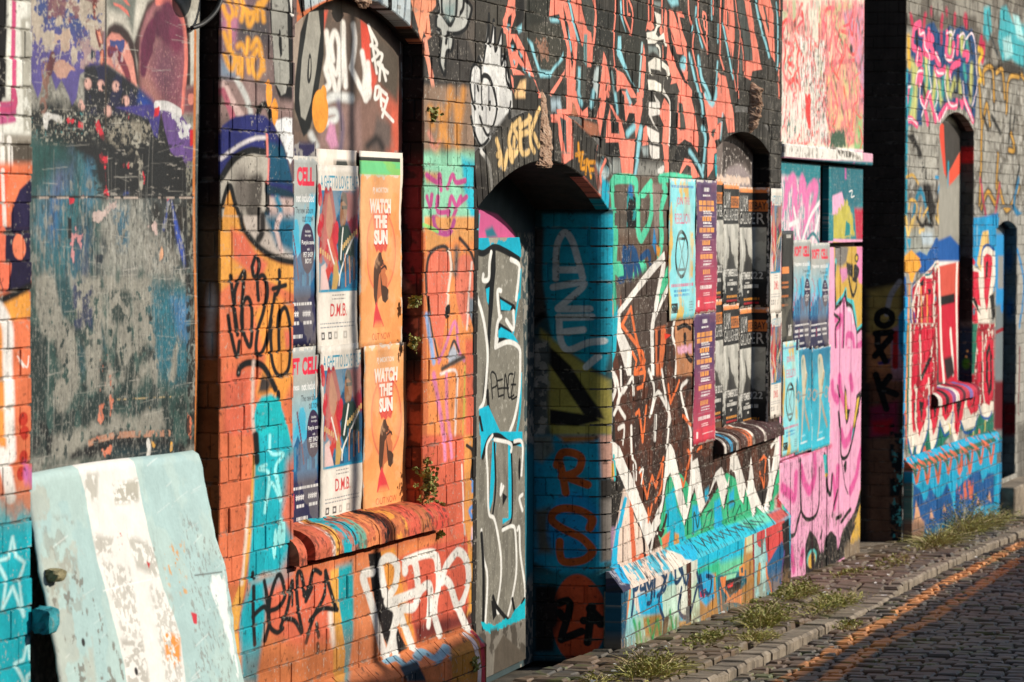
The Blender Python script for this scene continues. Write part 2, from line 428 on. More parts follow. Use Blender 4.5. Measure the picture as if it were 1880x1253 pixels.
SWC = Sheet('paint_far_window_board', 1.1, 3.0, .5, 2.8, .004, (74,70,66), PC.off(-.1), 17)
SDC = Sheet('paint_far_door', 3.7, 5.2, -.4, 2.1, .004, (90,110,124), PC.off(-.1), 18)
SPA = Sheet('paint_near_plinth', 1.6, 4.6, -.3, .35, .003, (150,84,48), PA.off(.06), 19)
SPB = Sheet('paint_arch_plinth', 2.3, 7.1, -.5, .35, .003, (60,170,200), PB.off(.065), 20)
SPC = Sheet('paint_far_plinth', -.1, 4.2, -.7, .3, .004, (20,120,160), PC.off(.06), 21)
SL = Sheet('paint_leaning_board', 0., 1.36, 0., 1.1, .003, (168,205,206), None, 22)
# sloping tops of the plinths: painted on the slope's own plane
def slope_plane(P, z_hi, z_lo, d):
    a = np.array([0,0,z_hi-z_lo])-P.N*d; h = np.linalg.norm(a); V = a/h
    N = np.cross(V, P.U); N = N if N @ P.N > 0 else -N
    return Plane(P.at(0, z_lo, d), P.U, N, V), h
PLA, HLA = slope_plane(PA, .313, .25, .06); SLA = Sheet('paint_near_plinth_top', 1.6, 4.6, -.02, HLA+.02, .003, (170,90,50), PLA, 23)
PLB, HLB = slope_plane(PB, .312, .222, .065); SLB = Sheet('paint_arch_plinth_top', 2.3, 7.1, -.02, HLB+.02, .003, (70,190,210), PLB, 24)
PLC, HLC = slope_plane(PC, .27, .19, .06); SLC = Sheet('paint_far_plinth_top', -.1, 4.2, -.02, HLC+.02, .004, (40,110,100), PLC, 25)
# window sills, front face and top painted as one strip: v = distance along the rounded profile from the lower front edge
PS1 = PA.off(.05); SS1 = Sheet('paint_sill', 2.2, 4.15, .70, 1.02, .003, (214,104,76), PS1, 26)
PS2 = PB.off(.05); SS2 = Sheet('paint_small_sill', 4.8, 6.95, .66, .96, .003, (62,46,42), PS2, 27)
PS3 = PC.off(.05); SS3 = Sheet('paint_far_sill', 1.0, 3.1, .55, .84, .004, (150,40,60), PS3, 28)
# road and pavement: u along the street, v = distance from the wall
SRD = Sheet('road_stone', -2., 18., -.3, 3.7, .012, (92,84,74), None, 29)
def _road(P):
    h = ground_hit(P)-PB.O; return np.stack([h @ PB.U, h @ PB.N], 1)
SRD.M = _road
for _s in (SA, SB, SC, SPA, SPB, SPC, SW1, SW2, SG, SDP, SLB, SLA, SLC): _s.ay = 1.9; _s.kw = .9
def grain(sheet, a=.2, b=.2):
    """unevenness of hand-sprayed paint on a rough face"""
    n = sheet.noise(.007, 80, 3); m = sheet.noise(.05, 81, 5)
    sheet.im *= ((1+(n-.5)*a)*(1+(m-.55)*b))[..., None]
def scratches(sheet, P, n, col, L=(.05, .3), w=.002, ang=90, seed=1, alpha=.7):
    r = random.Random(seed); Q = sheet.loc(P); lo, hi = Q.min(0), Q.max(0)
    for _ in range(n):
        x, y = r.uniform(lo[0], hi[0]), r.uniform(lo[1], hi[1]); l = r.uniform(*L); t = math.radians(ang+r.gauss(0, 4))
        sheet._line_uv(np.array([[x, y], [x+l*math.cos(t)/2+r.gauss(0, .003), y+l*math.sin(t)/2], [x+l*math.cos(t), y+l*math.sin(t)]]), w*r.uniform(.5, 1.6), col, .003, alpha*r.uniform(.3, 1))
def brickmap(sheet, a=.6, dirt=.24, chips=.6):
    """soot and chipped paint along the bed joints, tone differences brick to brick"""
    grain(sheet)
    v = sheet.v0+(np.arange(sheet.h)+.5)*sheet.tex; ph = ((v-JOINT)/COURSE) % 1.; d = np.minimum(ph, 1-ph)*COURSE
    n = sheet.noise(.05, 90, 4); n2 = sheet.noise(.018, 91, 4); n3 = sheet.noise(.09, 95, 4)
    m = np.clip((.0035+(n-.5)*.012-d[:,None])/.004+.5, 0, 1)*np.clip((n2-.45)*5, 0, 1)*a
    jc = alb((48,43,38))*(1-n3[..., None])+alb((168,160,146))*n3[..., None]
    sheet.im += (jc-sheet.im)*m[..., None]
    row = np.floor((v-JOINT)/COURSE).astype(int); r = np.random.RandomState(sheet.seed)
    u = sheet.u0+(np.arange(sheet.w)+.5)*sheet.tex
    T = r.rand(200, 400); col = np.floor(u[None,:]/.1175+(row[:,None] % 2)*.5).astype(int) % 400
    t = 1+(T[row[:,None] % 200, col]-.55)*dirt
    sheet.im *= t[..., None]
    g = sheet.noise(.5, 92, 5); sheet.im *= (1-.20*np.clip((g-.5)*2.2, 0, 1))[..., None]
    z = np.clip((sheet.noise(.25, 94, 3)-.40)*4, 0, 1)
    ch = np.clip((sheet.noise(.012, 93, 5)-.86)*12, 0, 1)*z*chips; dk = np.clip((sheet.noise(.016, 96, 5)-.84)*10, 0, 1)*(1-z)*.6
    sheet.im += (alb((186,178,164))-sheet.im)*ch[..., None]; sheet.im += (alb((40,34,30))-sheet.im)*dk[..., None]
    np.clip(sheet.im, .008, .85, out=sheet.im)
# ------------------------------------------------------------------ painting. Outlines were surveyed from enlarged details of the photograph: K(x, y, enlargement)
def K(ox, oy, sc):
    def f(s): return np.array([[float(t) for t in q.split(',')] for q in s.split()])/sc+(ox, oy)
    return f
class Both:
    """paints the same thing on several neighbouring surfaces"""
    def __init__(s, *sh): s.sh = sh
    def __getattr__(s, n):
        def f(*a, **k):
            for x in s.sh: getattr(x, n)(*a, **k)
        return f
PX = K(0, 0, 1); R1 = K(0, 0, 2.983); R2 = K(0, 420, 2.983); R3 = K(0, 833, 2.983); R4 = K(380, 0, 2.983); R5 = K(380, 400, 2.983); R6 = K(400, 800, 2.766)
R7 = K(740, 0, 2.983); R8 = K(760, 400, 3.1325); R9 = K(800, 800, 2.766); Ra = K(1080, 0, 2.983); Rb = K(1080, 320, 3.3865); Rc = K(1080, 680, 2.983)
Rd = K(1100, 900, 3.55); Re = K(1400, 0, 2.61); Rf = K(1400, 400, 4.177); Rg = K(1400, 700, 3.48); Rh = K(1580, 400, 4.177); Ri = K(1580, 680, 3.387)
Z1 = K(330, 0, 8.174); Z2 = K(540, 0, 7.23); Z3 = K(420, 900, 6.265); Z4 = K(440, 1053, 6.265); Z5 = K(640, 1053, 6.265); Z6 = K(640, 900, 6.265); Z7 = K(780, 0, 6.265); Z8 = K(1020, 0, 6.265)
Y1 = K(880, 840, 2.984); Y2 = K(0, 0, 5.967); Y3 = K(180, 0, 5.967); Y4 = K(50, 200, 3.916); Y5 = K(50, 520, 3.916)
OR = (240,150,88); OR2 = (230,124,84); RED = (222,100,76); TEAL = (20,176,190); YEL = (236,172,80); GRY = (150,146,134); BLK = (28,25,23); WHT = (244,238,228); CORAL = (250,140,118); SKY = (120,200,215)
# ================= first pier, far left
A = Both(SA)
A.poly(PX('-60,-60 62,-60 62,480 -60,480'), (205,202,190))
A.poly(PX('-60,-60 14,-60 12,60 8,150 2,190 -60,190'), (30,28,26), soft=.01)
A.poly(Y2('-300,-50 60,-50 55,1070 -300,1100'), (34,31,28), soft=.012)
A.poly(Y2('105,-20 150,-20 130,1080 70,1090 75,500'), (228,228,214), soft=.01)
A.poly(Y2('150,-20 190,-20 165,900 185,1253 0,1253 0,1120 115,1110 140,520'), (206,84,124), soft=.008)
A.poly(R1('0,575 95,560 88,680 0,685'), (190,90,132), soft=.01)
A.poly(R1('90,0 150,0 165,560 165,735 0,735 0,690 90,670'), (232,230,218), soft=.012); A.line(R1('78,0 76,200 72,440 86,560 60,600 0,600'), .03, (206,84,124))
A.poly(R1('115,100 170,90 172,720 130,730'), (176,172,158), soft=.02, worn=.3)
A.poly(R1('0,740 180,740 180,930 0,935'), (150,142,128), soft=.02); A.poly(R1('62,800 175,770 178,900 70,910'), (92,84,74), soft=.02, rough=.01)
A.line(R1('10,740 14,900 0,1100'), .035, WHT); A.line(R1('52,760 58,900 60,1060'), .035, WHT)
A.poly(PX('-60,300 62,300 62,960 -60,960'), OR2, soft=.03); A.poly(PX('-60,310 18,310 10,420 -60,430'), (244,104,70), soft=.02)
A.poly(R1('60,1253 60,1170 110,1040 185,965 185,1253'), (42,36,66), soft=.008); A.line(R1('15,935 25,1253'), .03, (246,226,214))
A.poly(R2('0,-10 190,-10 180,170 165,330 20,350 0,300'), (38,32,58), soft=.01); A.poly(R2('95,30 130,50 145,120 120,170 80,150 70,80'), (236,132,96), sm=True)
A.poly(R2('0,10 30,10 30,170 60,190 55,260 35,350 0,260'), (238,120,90), sm=True); A.poly(R2('-60,410 160,320 180,480 0,520'), (236,160,72), soft=.015)
A.line(R2('0,395 120,340 170,315'), .05, (30,26,30), soft=.02); A.poly(R2('-80,520 30,470 60,1253 -80,1253'), (238,152,70), soft=.03)
A.line(R2('-10,430 20,480 42,560 45,750 52,900 62,1253'), .075, (246,240,232), soft=.018)
A.line(R3('10,0 30,60 45,150 60,240'), .075, (246,240,232), soft=.018)
A.line(R3('-30,-60 0,30 30,120 55,250'), .05, (246,240,232), soft=.018)
A.dots(PX('44,770 46,795 44,840 38,870'), .03, .02, (196,60,44)); A.dots(R3('140,110 170,130'), .02, .03, (206,110,170), soft=.02)
A.line(R2('100,700 120,730 130,760 110,720 150,760 160,700'), .008, (250,235,225))
A.poly(R3('-80,300 230,330 230,1400 -80,1400'), TEAL, soft=.08, rough=.03); A.poly(R3('-80,220 230,200 230,340 -80,380'), (150,130,110), soft=.12, alpha=.6)
for st in ('65,460 85,560 135,600 100,690 125,890 65,730 10,850 30,690 -20,590 45,570 65,460', '155,1020 165,1120 215,1165 150,1220 150,1290 120,1220 80,1150 130,1130 155,1020'):
    A.line(R3(st), .022, (190,240,240), sm=False, soft=.012)
# ================= pier between the bay and the tall window
P1 = Both(SA, SPA, SLA)
P1.poly(PX('395,-40 545,-40 545,400 395,400'), (120,100,96), soft=.01)
P1.poly(PX('395,-40 470,-40 480,140 400,150'), (128,104,110), soft=.04); P1.poly(Z1('640,150 900,150 890,420 860,700 640,420'), (190,124,150), soft=.06)
P1.poly(Z1('900,250 1350,150 1380,700 900,640'), (92,86,88), soft=.08); P1.poly(Z1('620,900 900,900 840,1190 620,1180'), (134,150,166), soft=.06); P1.poly(Z1('1080,900 1400,880 1420,1251 1000,1251'), (140,118,114), soft=.08)
for st in ('720,-40 760,60 800,200 760,270 700,240 650,100', '830,-20 870,80 850,220', '930,-10 960,120 930,300', '1000,150 1060,200 1140,180 1250,0', '1010,170 1040,380 1110,280 1150,120', '1180,60 1170,290', '1250,150 1265,310', '1310,-30 1230,90', '730,270 750,600 770,790', '660,500 730,740', '890,700 960,680 1020,810 1050,600', '1100,720 1180,600 1230,700 1250,880', '1100,900 1180,760 1230,820 1260,1040', '690,840 740,980 790,1030 830,850', '880,860 870,1100', '930,870 920,1210', '1020,900 1040,1080', '1090,900 1100,1060 1160,1160 1220,1060 1240,900', '820,800 840,900'):
    P1.line(Z1(st), .042, (243,172,72), soft=.022)
P1.poly(R4('340,-30 470,-30 470,560 440,590 400,550 375,480 350,120'), (26,24,22), soft=.008, sm=False)
P1.poly(R4('350,-30 440,-30 445,200 450,430 435,510 410,525 375,460 360,200'), (162,160,150), soft=.008); P1.poly(R4('395,160 408,170 412,300 402,320 392,240'), (28,26,24)); P1.line(R4('455,-20 468,80'), .03, WHT)
P1.poly(R4('65,440 230,430 330,540 470,560 470,640 250,650 70,640'), (150,124,118), soft=.04)
P1.line(R4('85,470 140,560 180,640'), .07, (222,190,182), soft=.02); P1.line(R4('85,500 120,580 140,640'), .05, (196,108,124), soft=.015); P1.line(R4('170,440 220,540 240,620'), .05, (206,206,200), soft=.02)
P1.line(R4('280,620 300,580 330,580 350,640'), .05, BLK, soft=.015); P1.dots(R4('338,512 370,615'), .03, .045, (244,160,62)); P1.poly(R4('350,575 385,570 385,660 365,670'), (244,160,62), sm=True)
P1.poly(R4('70,760 85,690 150,640 240,625 320,635 360,680 400,760 440,880 470,1000 470,860 470,840 470,1253 70,1253'), (46,50,110), soft=.012)
P1.poly(R4('380,660 430,645 475,650 475,870 455,900 420,800 370,690'), (238,238,236), soft=.01)
P1.poly(R4('70,1000 130,880 240,830 330,850 330,1000 330,1253 70,1253'), (196,188,174), soft=.015); P1.line(R4('80,980 150,870 240,825 330,830 330,760'), .05, BLK, soft=.012); P1.line(R4('80,870 170,800 260,760 330,755'), .028, (214,206,206), soft=.014)
P1.poly(R4('335,780 420,800 460,960 470,1010 400,1000 340,990'), (20,84,110), soft=.03); P1.poly(R4('230,970 280,950 305,1000 290,1180 260,1210 220,1160 215,1040'), (88,82,76), sm=True, soft=.03)
P1.dots(R4('190,1050'), .08, .07, (120,112,104), soft=.05); P1.line(R4('330,1000 335,1120 310,1200 290,1253'), .045, BLK, soft=.012); P1.line(R4('335,1040 420,1060 470,1080'), .06, (16,60,76), soft=.02)
P1.line(R4('332,740 336,860 330,1000'), .022, (240,140,130), soft=.01); P1.poly(R4('340,1080 470,1090 470,1253 340,1253'), (218,190,180), soft=.02); P1.line(R4('380,1090 400,1160 385,1253'), .05, (20,130,160), soft=.03)
P1.poly(R4('75,1253 95,1130 125,1040 150,1100 200,1253'), (240,166,78), soft=.012); P1.line(R4('85,1130 105,1060 128,1020 150,1100 175,1180 200,1253'), .04, BLK, soft=.01)
P1.poly(PX('395,420 545,420 545,960 395,960'), OR2, soft=.02)
P1.poly(R5('60,-10 480,-10 480,250 400,235 310,190 230,110 190,0'), (210,196,184), soft=.012); P1.poly(R5('310,-10 480,-10 480,200 380,150'), (30,110,140), soft=.05); P1.line(R5('400,-10 380,60 410,180'), .04, (236,206,198), soft=.02); P1.line(R5('300,-10 300,80 280,120'), .06, (50,46,44), soft=.02)
P1.poly(R5('60,0 190,0 230,120 310,200 400,245 480,255 480,420 300,330 150,350 60,420'), (240,168,80), soft=.02); P1.poly(R5('130,60 200,80 260,180 330,250 300,330 220,300 140,220'), (238,120,92), soft=.04)
P1.line(R5('185,-10 200,60 250,130 320,190 400,230 480,245'), .05, BLK, soft=.02)
P1.poly(R5('60,420 160,330 300,340 330,520 260,700 60,760'), (236,128,90), soft=.05); P1.poly(R5('260,520 380,420 480,520 480,860 380,1100 270,960 320,760'), (244,160,74), soft=.05); P1.poly(R5('420,620 480,600 480,720 430,720'), (232,116,92), soft=.04)
P1.poly(R5('95,850 240,830 250,1253 100,1253'), (230,114,86), soft=.05)
for st in ('130,320 140,430 160,560 170,640', '160,600 150,420 180,330 205,300 200,420 190,560 210,660 240,700 250,520 230,440 200,480 200,640', '285,450 280,340 310,320 330,400 310,520 280,620 270,720 290,750 320,700 350,560 370,420', '120,540 135,640 165,760 180,680', '395,290 395,380 380,420', '360,390 430,370', '355,560 345,660 360,800 395,865 440,840 455,760 455,620 430,500 400,520 390,620 392,730', '245,270 265,215 285,250 275,310 255,320 245,270'):
    P1.line(R5(st), .036, BLK, soft=.009)
P1.line(R5('175,855 185,820 230,795 290,805 330,850 375,940'), .05, BLK, soft=.012); P1.dots(R5('390,975 345,1070'), .02, .02, BLK)
P1.poly(R5('255,1090 270,1030 300,980 350,965 400,1000 430,1080 450,1160 470,1253 400,1253 270,1253'), (24,190,196), soft=.02); P1.poly(R5('300,860 340,880 350,920 330,960 280,960'), (70,62,58), soft=.03); P1.line(R5('260,790 252,900 250,1100 262,1253'), .03, (232,206,190), soft=.02)
P1.poly(R6('20,0 185,0 190,140 170,320 140,520 110,760 60,760 0,600 0,0'), OR2, soft=.02); P1.poly(R6('185,0 200,0 205,140 185,340 170,560 130,800 100,1000 150,1253 110,1253 60,900 130,700 165,400'), YEL, soft=.015)
P1.poly(R6('195,0 330,0 400,60 400,220 330,400 400,560 380,700 250,760 220,900 190,1253 130,1253 110,960 150,760 180,400'), (22,176,190), soft=.03); P1.poly(R6('350,140 410,60 410,700 390,720 330,680 390,560 330,400'), (212,112,88), soft=.1)
P1.line(R6('190,0 198,130'), .06, BLK, soft=.015); P1.line(R6('160,320 140,560 120,750'), .03, (248,226,204), soft=.02)
for st in ('265,0 270,90 330,95 290,170 320,330 270,240 240,390 260,200 210,170 245,150', '300,200 320,330'):
    P1.line(R6(st), .026, (160,240,240), soft=.012)
P1.poly(R6('318,420 338,440 338,540 318,570 300,520 305,450'), (160,240,238), sm=True); P1.dots(R6('290,550'), .02, .05, (160,240,238))
# wall under the sill, HEMA tag and the big outlined letters
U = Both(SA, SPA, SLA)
U.poly(R6('100,1253 150,760 230,700 400,690 560,680 1000,540 1340,500 1340,1253'), (234,138,84), soft=.03)
U.poly(R6('120,900 170,740 300,700 380,700 250,900 200,1253 120,1253'), (24,172,186), soft=.05); U.poly(R6('240,780 400,690 560,690 590,900 560,1060 400,1080 260,1000'), (232,116,86), soft=.08)
U.poly(R6('600,670 690,640 690,760 690,1000 660,1253 620,1253 610,900'), (26,170,180), soft=.04); U.poly(R6('570,690 615,670 615,860 650,1100 640,1253 590,1253 590,1000'), YEL, soft=.015); U.line(R6('572,900 585,1060'), .05, (250,236,220), soft=.03)
U.poly(R6('690,640 770,610 800,1200 690,1253'), (232,140,92), soft=.06)
U.poly(R6('765,600 830,590 850,720 920,1000 960,1080 890,1120 830,1010 790,820'), (38,33,30), soft=.01); U.poly(R6('830,590 900,570 960,900 1000,1000 960,1080 850,720'), (242,160,72), soft=.02)
U.poly(R6('920,620 1120,540 1270,500 1270,940 1000,1010 960,760'), (218,100,76), soft=.03); U.poly(R6('1270,500 1300,500 1310,900 1260,1000 1240,960 1280,860'), (238,168,80), soft=.012)
U.poly(R6('1300,600 1345,600 1340,960 1260,980 1300,860'), (54,48,46), soft=.02, rough=.02); U.poly(R6('1310,640 1340,600 1330,760 1300,760'), (170,166,160), soft=.02)
U.poly(R6('1000,960 1260,900 1300,960 1010,1060'), (120,52,46), soft=.05)  # dark maroon strip: shade along the wall foot put into the paint
for st in ('180,700 182,720', '180,770 182,900 190,1060', '235,740 250,820 262,900', '180,920 240,870 262,940 240,1040', '265,890 310,870 340,800 320,710 290,740 265,840 262,960 300,1000 330,980', '320,970 350,880 375,740 378,860', '330,930 390,940 430,1000 410,880 400,720 420,700 450,820 480,690 520,700', '440,810 480,770 450,840', '545,690 600,880', '545,690 540,800 490,920 450,1050', '470,940 530,880 605,885', '505,960 515,1020', '510,1060 512,1100'):
    U.line(R6(st), .038, BLK, soft=.009)
for st in ('790,690 740,710 760,790 800,930 840,1090 860,1110 910,900 860,840 900,760 910,660 870,620 830,660 850,800', '890,840 1000,800', '950,690 960,640 1060,600 1110,620 1120,760 1100,890 1130,1010', '950,640 1000,640 1020,780', '925,920 940,880 1000,870 1030,790 1070,760 1080,830 1070,960', '930,900 960,1000 990,1080', '1140,740 1160,660 1220,590 1265,640 1270,760 1220,870 1180,760 1150,730', '1220,870 1270,990', '900,1110 890,1000 930,920'):
    U.line(R6(st), .075, WHT, soft=.012)
U.poly(R6('130,1100 620,990 820,1000 840,1180 600,1253 130,1253'), (138,78,48), soft=.12, alpha=.55)  # translucent brown wash: soft shade at the wall foot painted in
L = Both(SPA, SLA, SA)
for st in ('850,1140 900,1130 960,1180 1000,1160', '1010,1130 1040,1100 1110,1140 1160,1080', '1160,1080 1190,1120'):
    Both(SPA, SLA).line(R6(st), .08, (140,180,200), soft=.014)
Both(SPA, SLA).poly(R6('920,1180 1010,1150 1060,1250 960,1253'), (36,56,70), soft=.02); Both(SPA, SLA).poly(R6('1180,1090 1280,1030 1330,1060 1330,1253 1190,1253'), (206,142,60), soft=.03)
Both(SPA, SLA).line(R6('1250,1010 1300,1060 1330,1160 1330,1253'), .05, (244,226,222)); Both(SPA, SLA).line(R6('1290,1000 1335,1050 1350,1130 1350,1253'), .05, (214,70,84)); Both(SPA, SLA).poly(R6('1310,990 1383,970 1383,1050 1340,1060'), (90,170,170), soft=.03)
# pier right of the tall window
P2 = Both(SA)
P2.poly(PX('770,-50 890,-50 890,420 770,420'), (96,88,80), soft=.01); P2.poly(R7('0,-60 260,-60 420,420 420,500 110,460'), (70,66,62), soft=.03)
P2.poly(Z2('1540,0 1880,0 1880,80 1760,240 1700,520 1830,1130 1840,1140 1700,600'), (248,160,122), soft=.01); P2.poly(Z2('1600,0 1760,0 1830,480 1760,540 1700,300'), (250,158,122), soft=.01); P2.poly(Z2('1000,-60 1540,-60 1540,430 1250,150 1040,30'), (190,200,202), soft=.01); P2.poly(Z2('1245,-60 1300,-60 1300,150 1255,130'), (36,34,32)); P2.poly(Z2('100,-60 560,-60 380,20 110,150'), (196,206,206), soft=.01); P2.poly(Z2('40,-60 130,-60 140,150 90,170'), (36,34,32)); P2.line(Z2('1740,540 1840,1140'), .05, (250,168,140))
P2.poly(R7('110,470 430,480 430,840 110,830'), (150,124,104), soft=.03)
for st in ('150,600 160,690', '200,600 210,720 190,830 210,880', '260,500 250,580 230,700 250,800', '330,500 320,600 300,740 310,900', '290,560 300,700'):
    P2.line(R7(st), .07, (214,146,74), soft=.05)
P2.line(R7('140,730 180,820 200,780'), .04, (226,150,130), soft=.03)
P2.poly(R7('110,840 330,830 440,840 430,1150 380,1253 110,1253'), (150,214,178), soft=.05); P2.poly(R7('320,860 420,900 440,1100 380,1253 330,1000'), (50,190,210), soft=.05); P2.poly(R7('110,940 200,950 180,1000 130,1000'), (214,150,110), soft=.03)
for st in ('130,960 190,1000 200,960 205,1040', '240,1030 270,960 290,1000 340,990', '130,1080 150,1130 160,1070', '190,1080 190,1160 250,1160', '245,1180 260,1080 290,1130 320,1080', '270,1200 300,1130 350,1080', '180,1190 230,1240'):
    P2.line(R7(st), .045, (196,84,142), soft=.012)
P2.poly(R8('65,0 360,0 370,1253 80,1253'), OR, soft=.02); P2.poly(R8('70,0 360,0 355,120 300,150 270,110 180,150 70,210'), (226,160,96), soft=.03); P2.line(R8('110,0 130,70 200,90 230,20'), .05, (180,80,140), soft=.012); P2.line(R8('60,40 140,80'), .03, (150,210,120))
P2.poly(R8('75,220 110,190 190,190 220,260 200,420 180,620 150,760 110,640 80,420'), (236,124,98), sm=True, soft=.02); P2.poly(R8('250,260 290,210 340,250 350,420 320,600 280,600 240,420'), (236,130,104), sm=True, soft=.02)
P2.line(R8('75,430 72,280 100,200 170,165 205,200 220,300'), .035, (60,52,50), soft=.014); P2.line(R8('205,190 215,300 200,420 190,560'), .03, (248,226,206), soft=.014); P2.line(R8('265,120 320,190 352,280'), .035, (60,52,50), soft=.014); P2.line(R8('240,320 245,180'), .06, (110,100,96), soft=.04)
P2.line(R8('330,260 320,420 305,640'), .026, (246,222,208), soft=.014); P2.poly(R8('180,520 205,500 205,560 185,580'), (40,36,34), sm=True); P2.line(R8('75,430 100,620 140,830'), .022, (70,60,56), soft=.008); P2.line(R8('75,560 95,700 110,830'), .05, (150,180,224), soft=.02)
P2.line(R8('140,830 180,740 235,600 260,760 290,820'), .035, (222,130,170), soft=.014); P2.line(R8('200,800 230,710 260,770'), .03, (70,64,62), soft=.012); P2.poly(R8('200,780 230,730 260,790 290,810 200,850'), (176,180,190), soft=.02); P2.line(R8('160,870 290,800'), .04, (80,70,64), soft=.02)
P2.poly(R8('320,460 375,470 375,520 350,640 320,560'), (128,140,150), soft=.02); P2.line(R8('355,480 340,600 370,680'), .03, (46,42,42)); P2.line(R8('110,900 150,1100 170,1253'), .05, (224,130,170), soft=.02); P2.line(R8('150,900 240,880 245,1000 235,1253'), .026, (250,226,214), soft=.012); P2.line(R8('185,900 190,1080 205,1253'), .04, (232,140,170), soft=.02)
P2.line(R8('295,860 280,1253'), .03, (214,186,90)); P2.poly(R8('300,700 370,700 375,1253 300,1253'), (230,112,84), soft=.04); P2.line(R8('360,900 355,960'), .1, (80,70,66), soft=.03)
P2.poly(R6('1000,0 1250,0 1250,500 1130,540 1080,400 1080,200'), (228,112,84), soft=.03); P2.line(R6('1150,0 1155,120'), .04, (236,150,190), soft=.02); P2.line(R6('1180,0 1190,110'), .035, (236,150,190), soft=.02)
P2.line(R6('1238,150 1245,330 1252,500'), .02, (250,226,214), soft=.008); P2.poly(R6('1250,0 1345,0 1345,600 1290,620 1255,480'), (232,158,86), soft=.02); P2.poly(R6('1285,60 1345,30 1345,150 1300,180'), (46,42,40), soft=.02); P2.line(R6('1265,50 1300,90 1290,200 1295,250'), .03, (50,44,42))
for st in ('1330,180 1290,250 1330,330 1280,380 1320,460', '1290,280 1330,270', '1310,400 1290,520'): P2.line(R6(st), .035, (110,160,226), soft=.012)
P2.line(R6('1345,440 1300,610'), .03, (214,40,70)); P2.poly(R6('1285,470 1330,420 1320,560 1290,560'), (236,200,206), soft=.02)
# stripes carried over the brick sill
SS1.flecks(None, (232,122,92), .4, .06, 1, .6)
for st, w, c in (('0,0 0,0', 0, 0),)[:0]: pass
def stripe(sh, x0, x1, c, soft=.012, y=980):
    a = sh.plane.hit([(x0, y), (x1, y)])[:,0]; m = sh.plane; sh.plane = None
    sh.poly([(a[0], sh.v0-1), (a[1], sh.v0-1), (a[1], sh.v1+1), (a[0], sh.v1+1)], c, soft=soft, rough=.008); sh.plane = m
for a, b, c in ((500,612,(222,112,84)), (612,619,(248,236,226)), (618,630,(240,180,84)), (629,662,TEAL), (660,676,(110,170,150)), (675,704,(232,140,88)), (703,722,(32,28,26)), (721,752,(240,162,74)), (750,776,(222,100,78)), (775,796,(190,116,74)), (794,880,(216,84,68))):
    stripe(SS1, a, b, c, .03)
SS1.flecks(None, (206,108,76), .56, .05, 9, .8); SS1.flecks(None, (120,62,48), .66, .02, 4, .6)
# reveals beside the bay and the window
for s_, P in ((SR1, '1'), (SR2, '2')):
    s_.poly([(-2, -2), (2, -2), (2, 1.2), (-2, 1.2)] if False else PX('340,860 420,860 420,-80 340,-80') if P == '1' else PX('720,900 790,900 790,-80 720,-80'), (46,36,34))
SR1.poly(PX('340,1300 420,1300 420,560 340,600'), (196,112,62), soft=.3); SR1.poly(PX('340,560 420,560 420,400 340,400'), (120,96,70), soft=.2); SR1.dots(PX('388,560 386,620'), .015, .05, (190,190,184), soft=.02)
SR2.poly(PX('720,300 790,300 790,620 720,620'), (140,48,52), soft=.12); SR2.poly(PX('720,690 790,690 790,1000 720,1000'), (214,104,70), soft=.15); SR2.line(PX('735,520 760,560 775,640'), .05, (190,110,90), soft=.03); SR2.flecks(None, (26,22,22), .6, .1, 2, .7)
# ================= tall board in the bay: many coats, scraped and flaked
B = SBD
B.poly(PX('30,-60 380,-60 380,900 30,900'), (150,146,134))
B.flecks(None, (176,172,160), .5, .02, 1, .8, 1.); B.flecks(None, (96,94,86), .62, .012, 2, .6, 1.)
# teal coat under the grey letters
B.poly(Y4('0,160 1253,230 1253,1253 0,1253'), (92,100,98), soft=.06, rough=.04)
B.poly(Y4('20,180 560,180 540,700 480,1000 330,1253 30,1253'), (44,96,92), soft=.12, rough=.06); B.poly(Y4('560,180 1150,230 1150,640 860,660 560,640'), (36,34,30), soft=.05, rough=.02)
for st, w, c in (('200,500 180,700 150,1000', .2, (70,130,150)), ('320,330 300,500 270,560', .1, (110,100,160)), ('450,330 440,480 430,620', .14, (70,130,180)), ('230,470 220,560', .1, (130,110,170)), ('380,360 380,600', .12, (60,130,140)), ('500,500 480,620', .12, (90,150,170)), ('200,720 190,840', .12, (70,100,190)), ('110,660 90,850', .12, (90,140,170)), ('280,700 260,1000 300,1150', .2, (50,130,150)), ('400,950 380,1120', .18, (50,80,130))):
    B.line(Y4(st), w*.7, c, soft=.09, alpha=.5)
B.poly(Y4('560,660 850,650 960,1253 540,1253'), (160,158,146), soft=.12, rough=.05); B.poly(Y4('600,700 740,720 730,1000 650,1000 640,850'), (70,116,136), soft=.06, worn=.4, wcell=.02); B.poly(Y4('860,900 1040,880 1150,1150 1150,1253 850,1253'), (158,154,142), soft=.06, rough=.05, worn=.3)
B.poly(Y4('860,650 1150,650 1150,1060 1060,1000 1000,880 900,840'), (44,40,36), soft=.1, rough=.04)
for st in ('1015,640 1035,640 1020,700 980,860 990,870 1010,780', '1045,650 1060,720 1085,820 1120,960 1150,1130 1130,1140 1080,960 1060,800', '735,440 745,560 740,620 705,625 715,540'): B.poly(Y4(st), (66,94,190), soft=.025)
B.flecks(Y4('20,260 560,260 540,1253 20,1253'), (120,130,124), .62, .012, 40, .4, .25); B.flecks(Y4('20,500 560,500 540,1253 20,1253'), (160,158,146), .66, .035, 41, .7, .5); B.flecks(Y4('20,300 560,300 540,1253 20,1253'), (24,40,40), .66, .03, 42, .5, .3)
B.flecks(Y4('540,640 1150,640 1150,1253 520,1253'), (60,64,60), .66, .016, 43, .6, .5); B.flecks(Y4('540,640 1150,640 1150,1253 520,1253'), (196,194,182), .66, .02, 44, .6, .6)
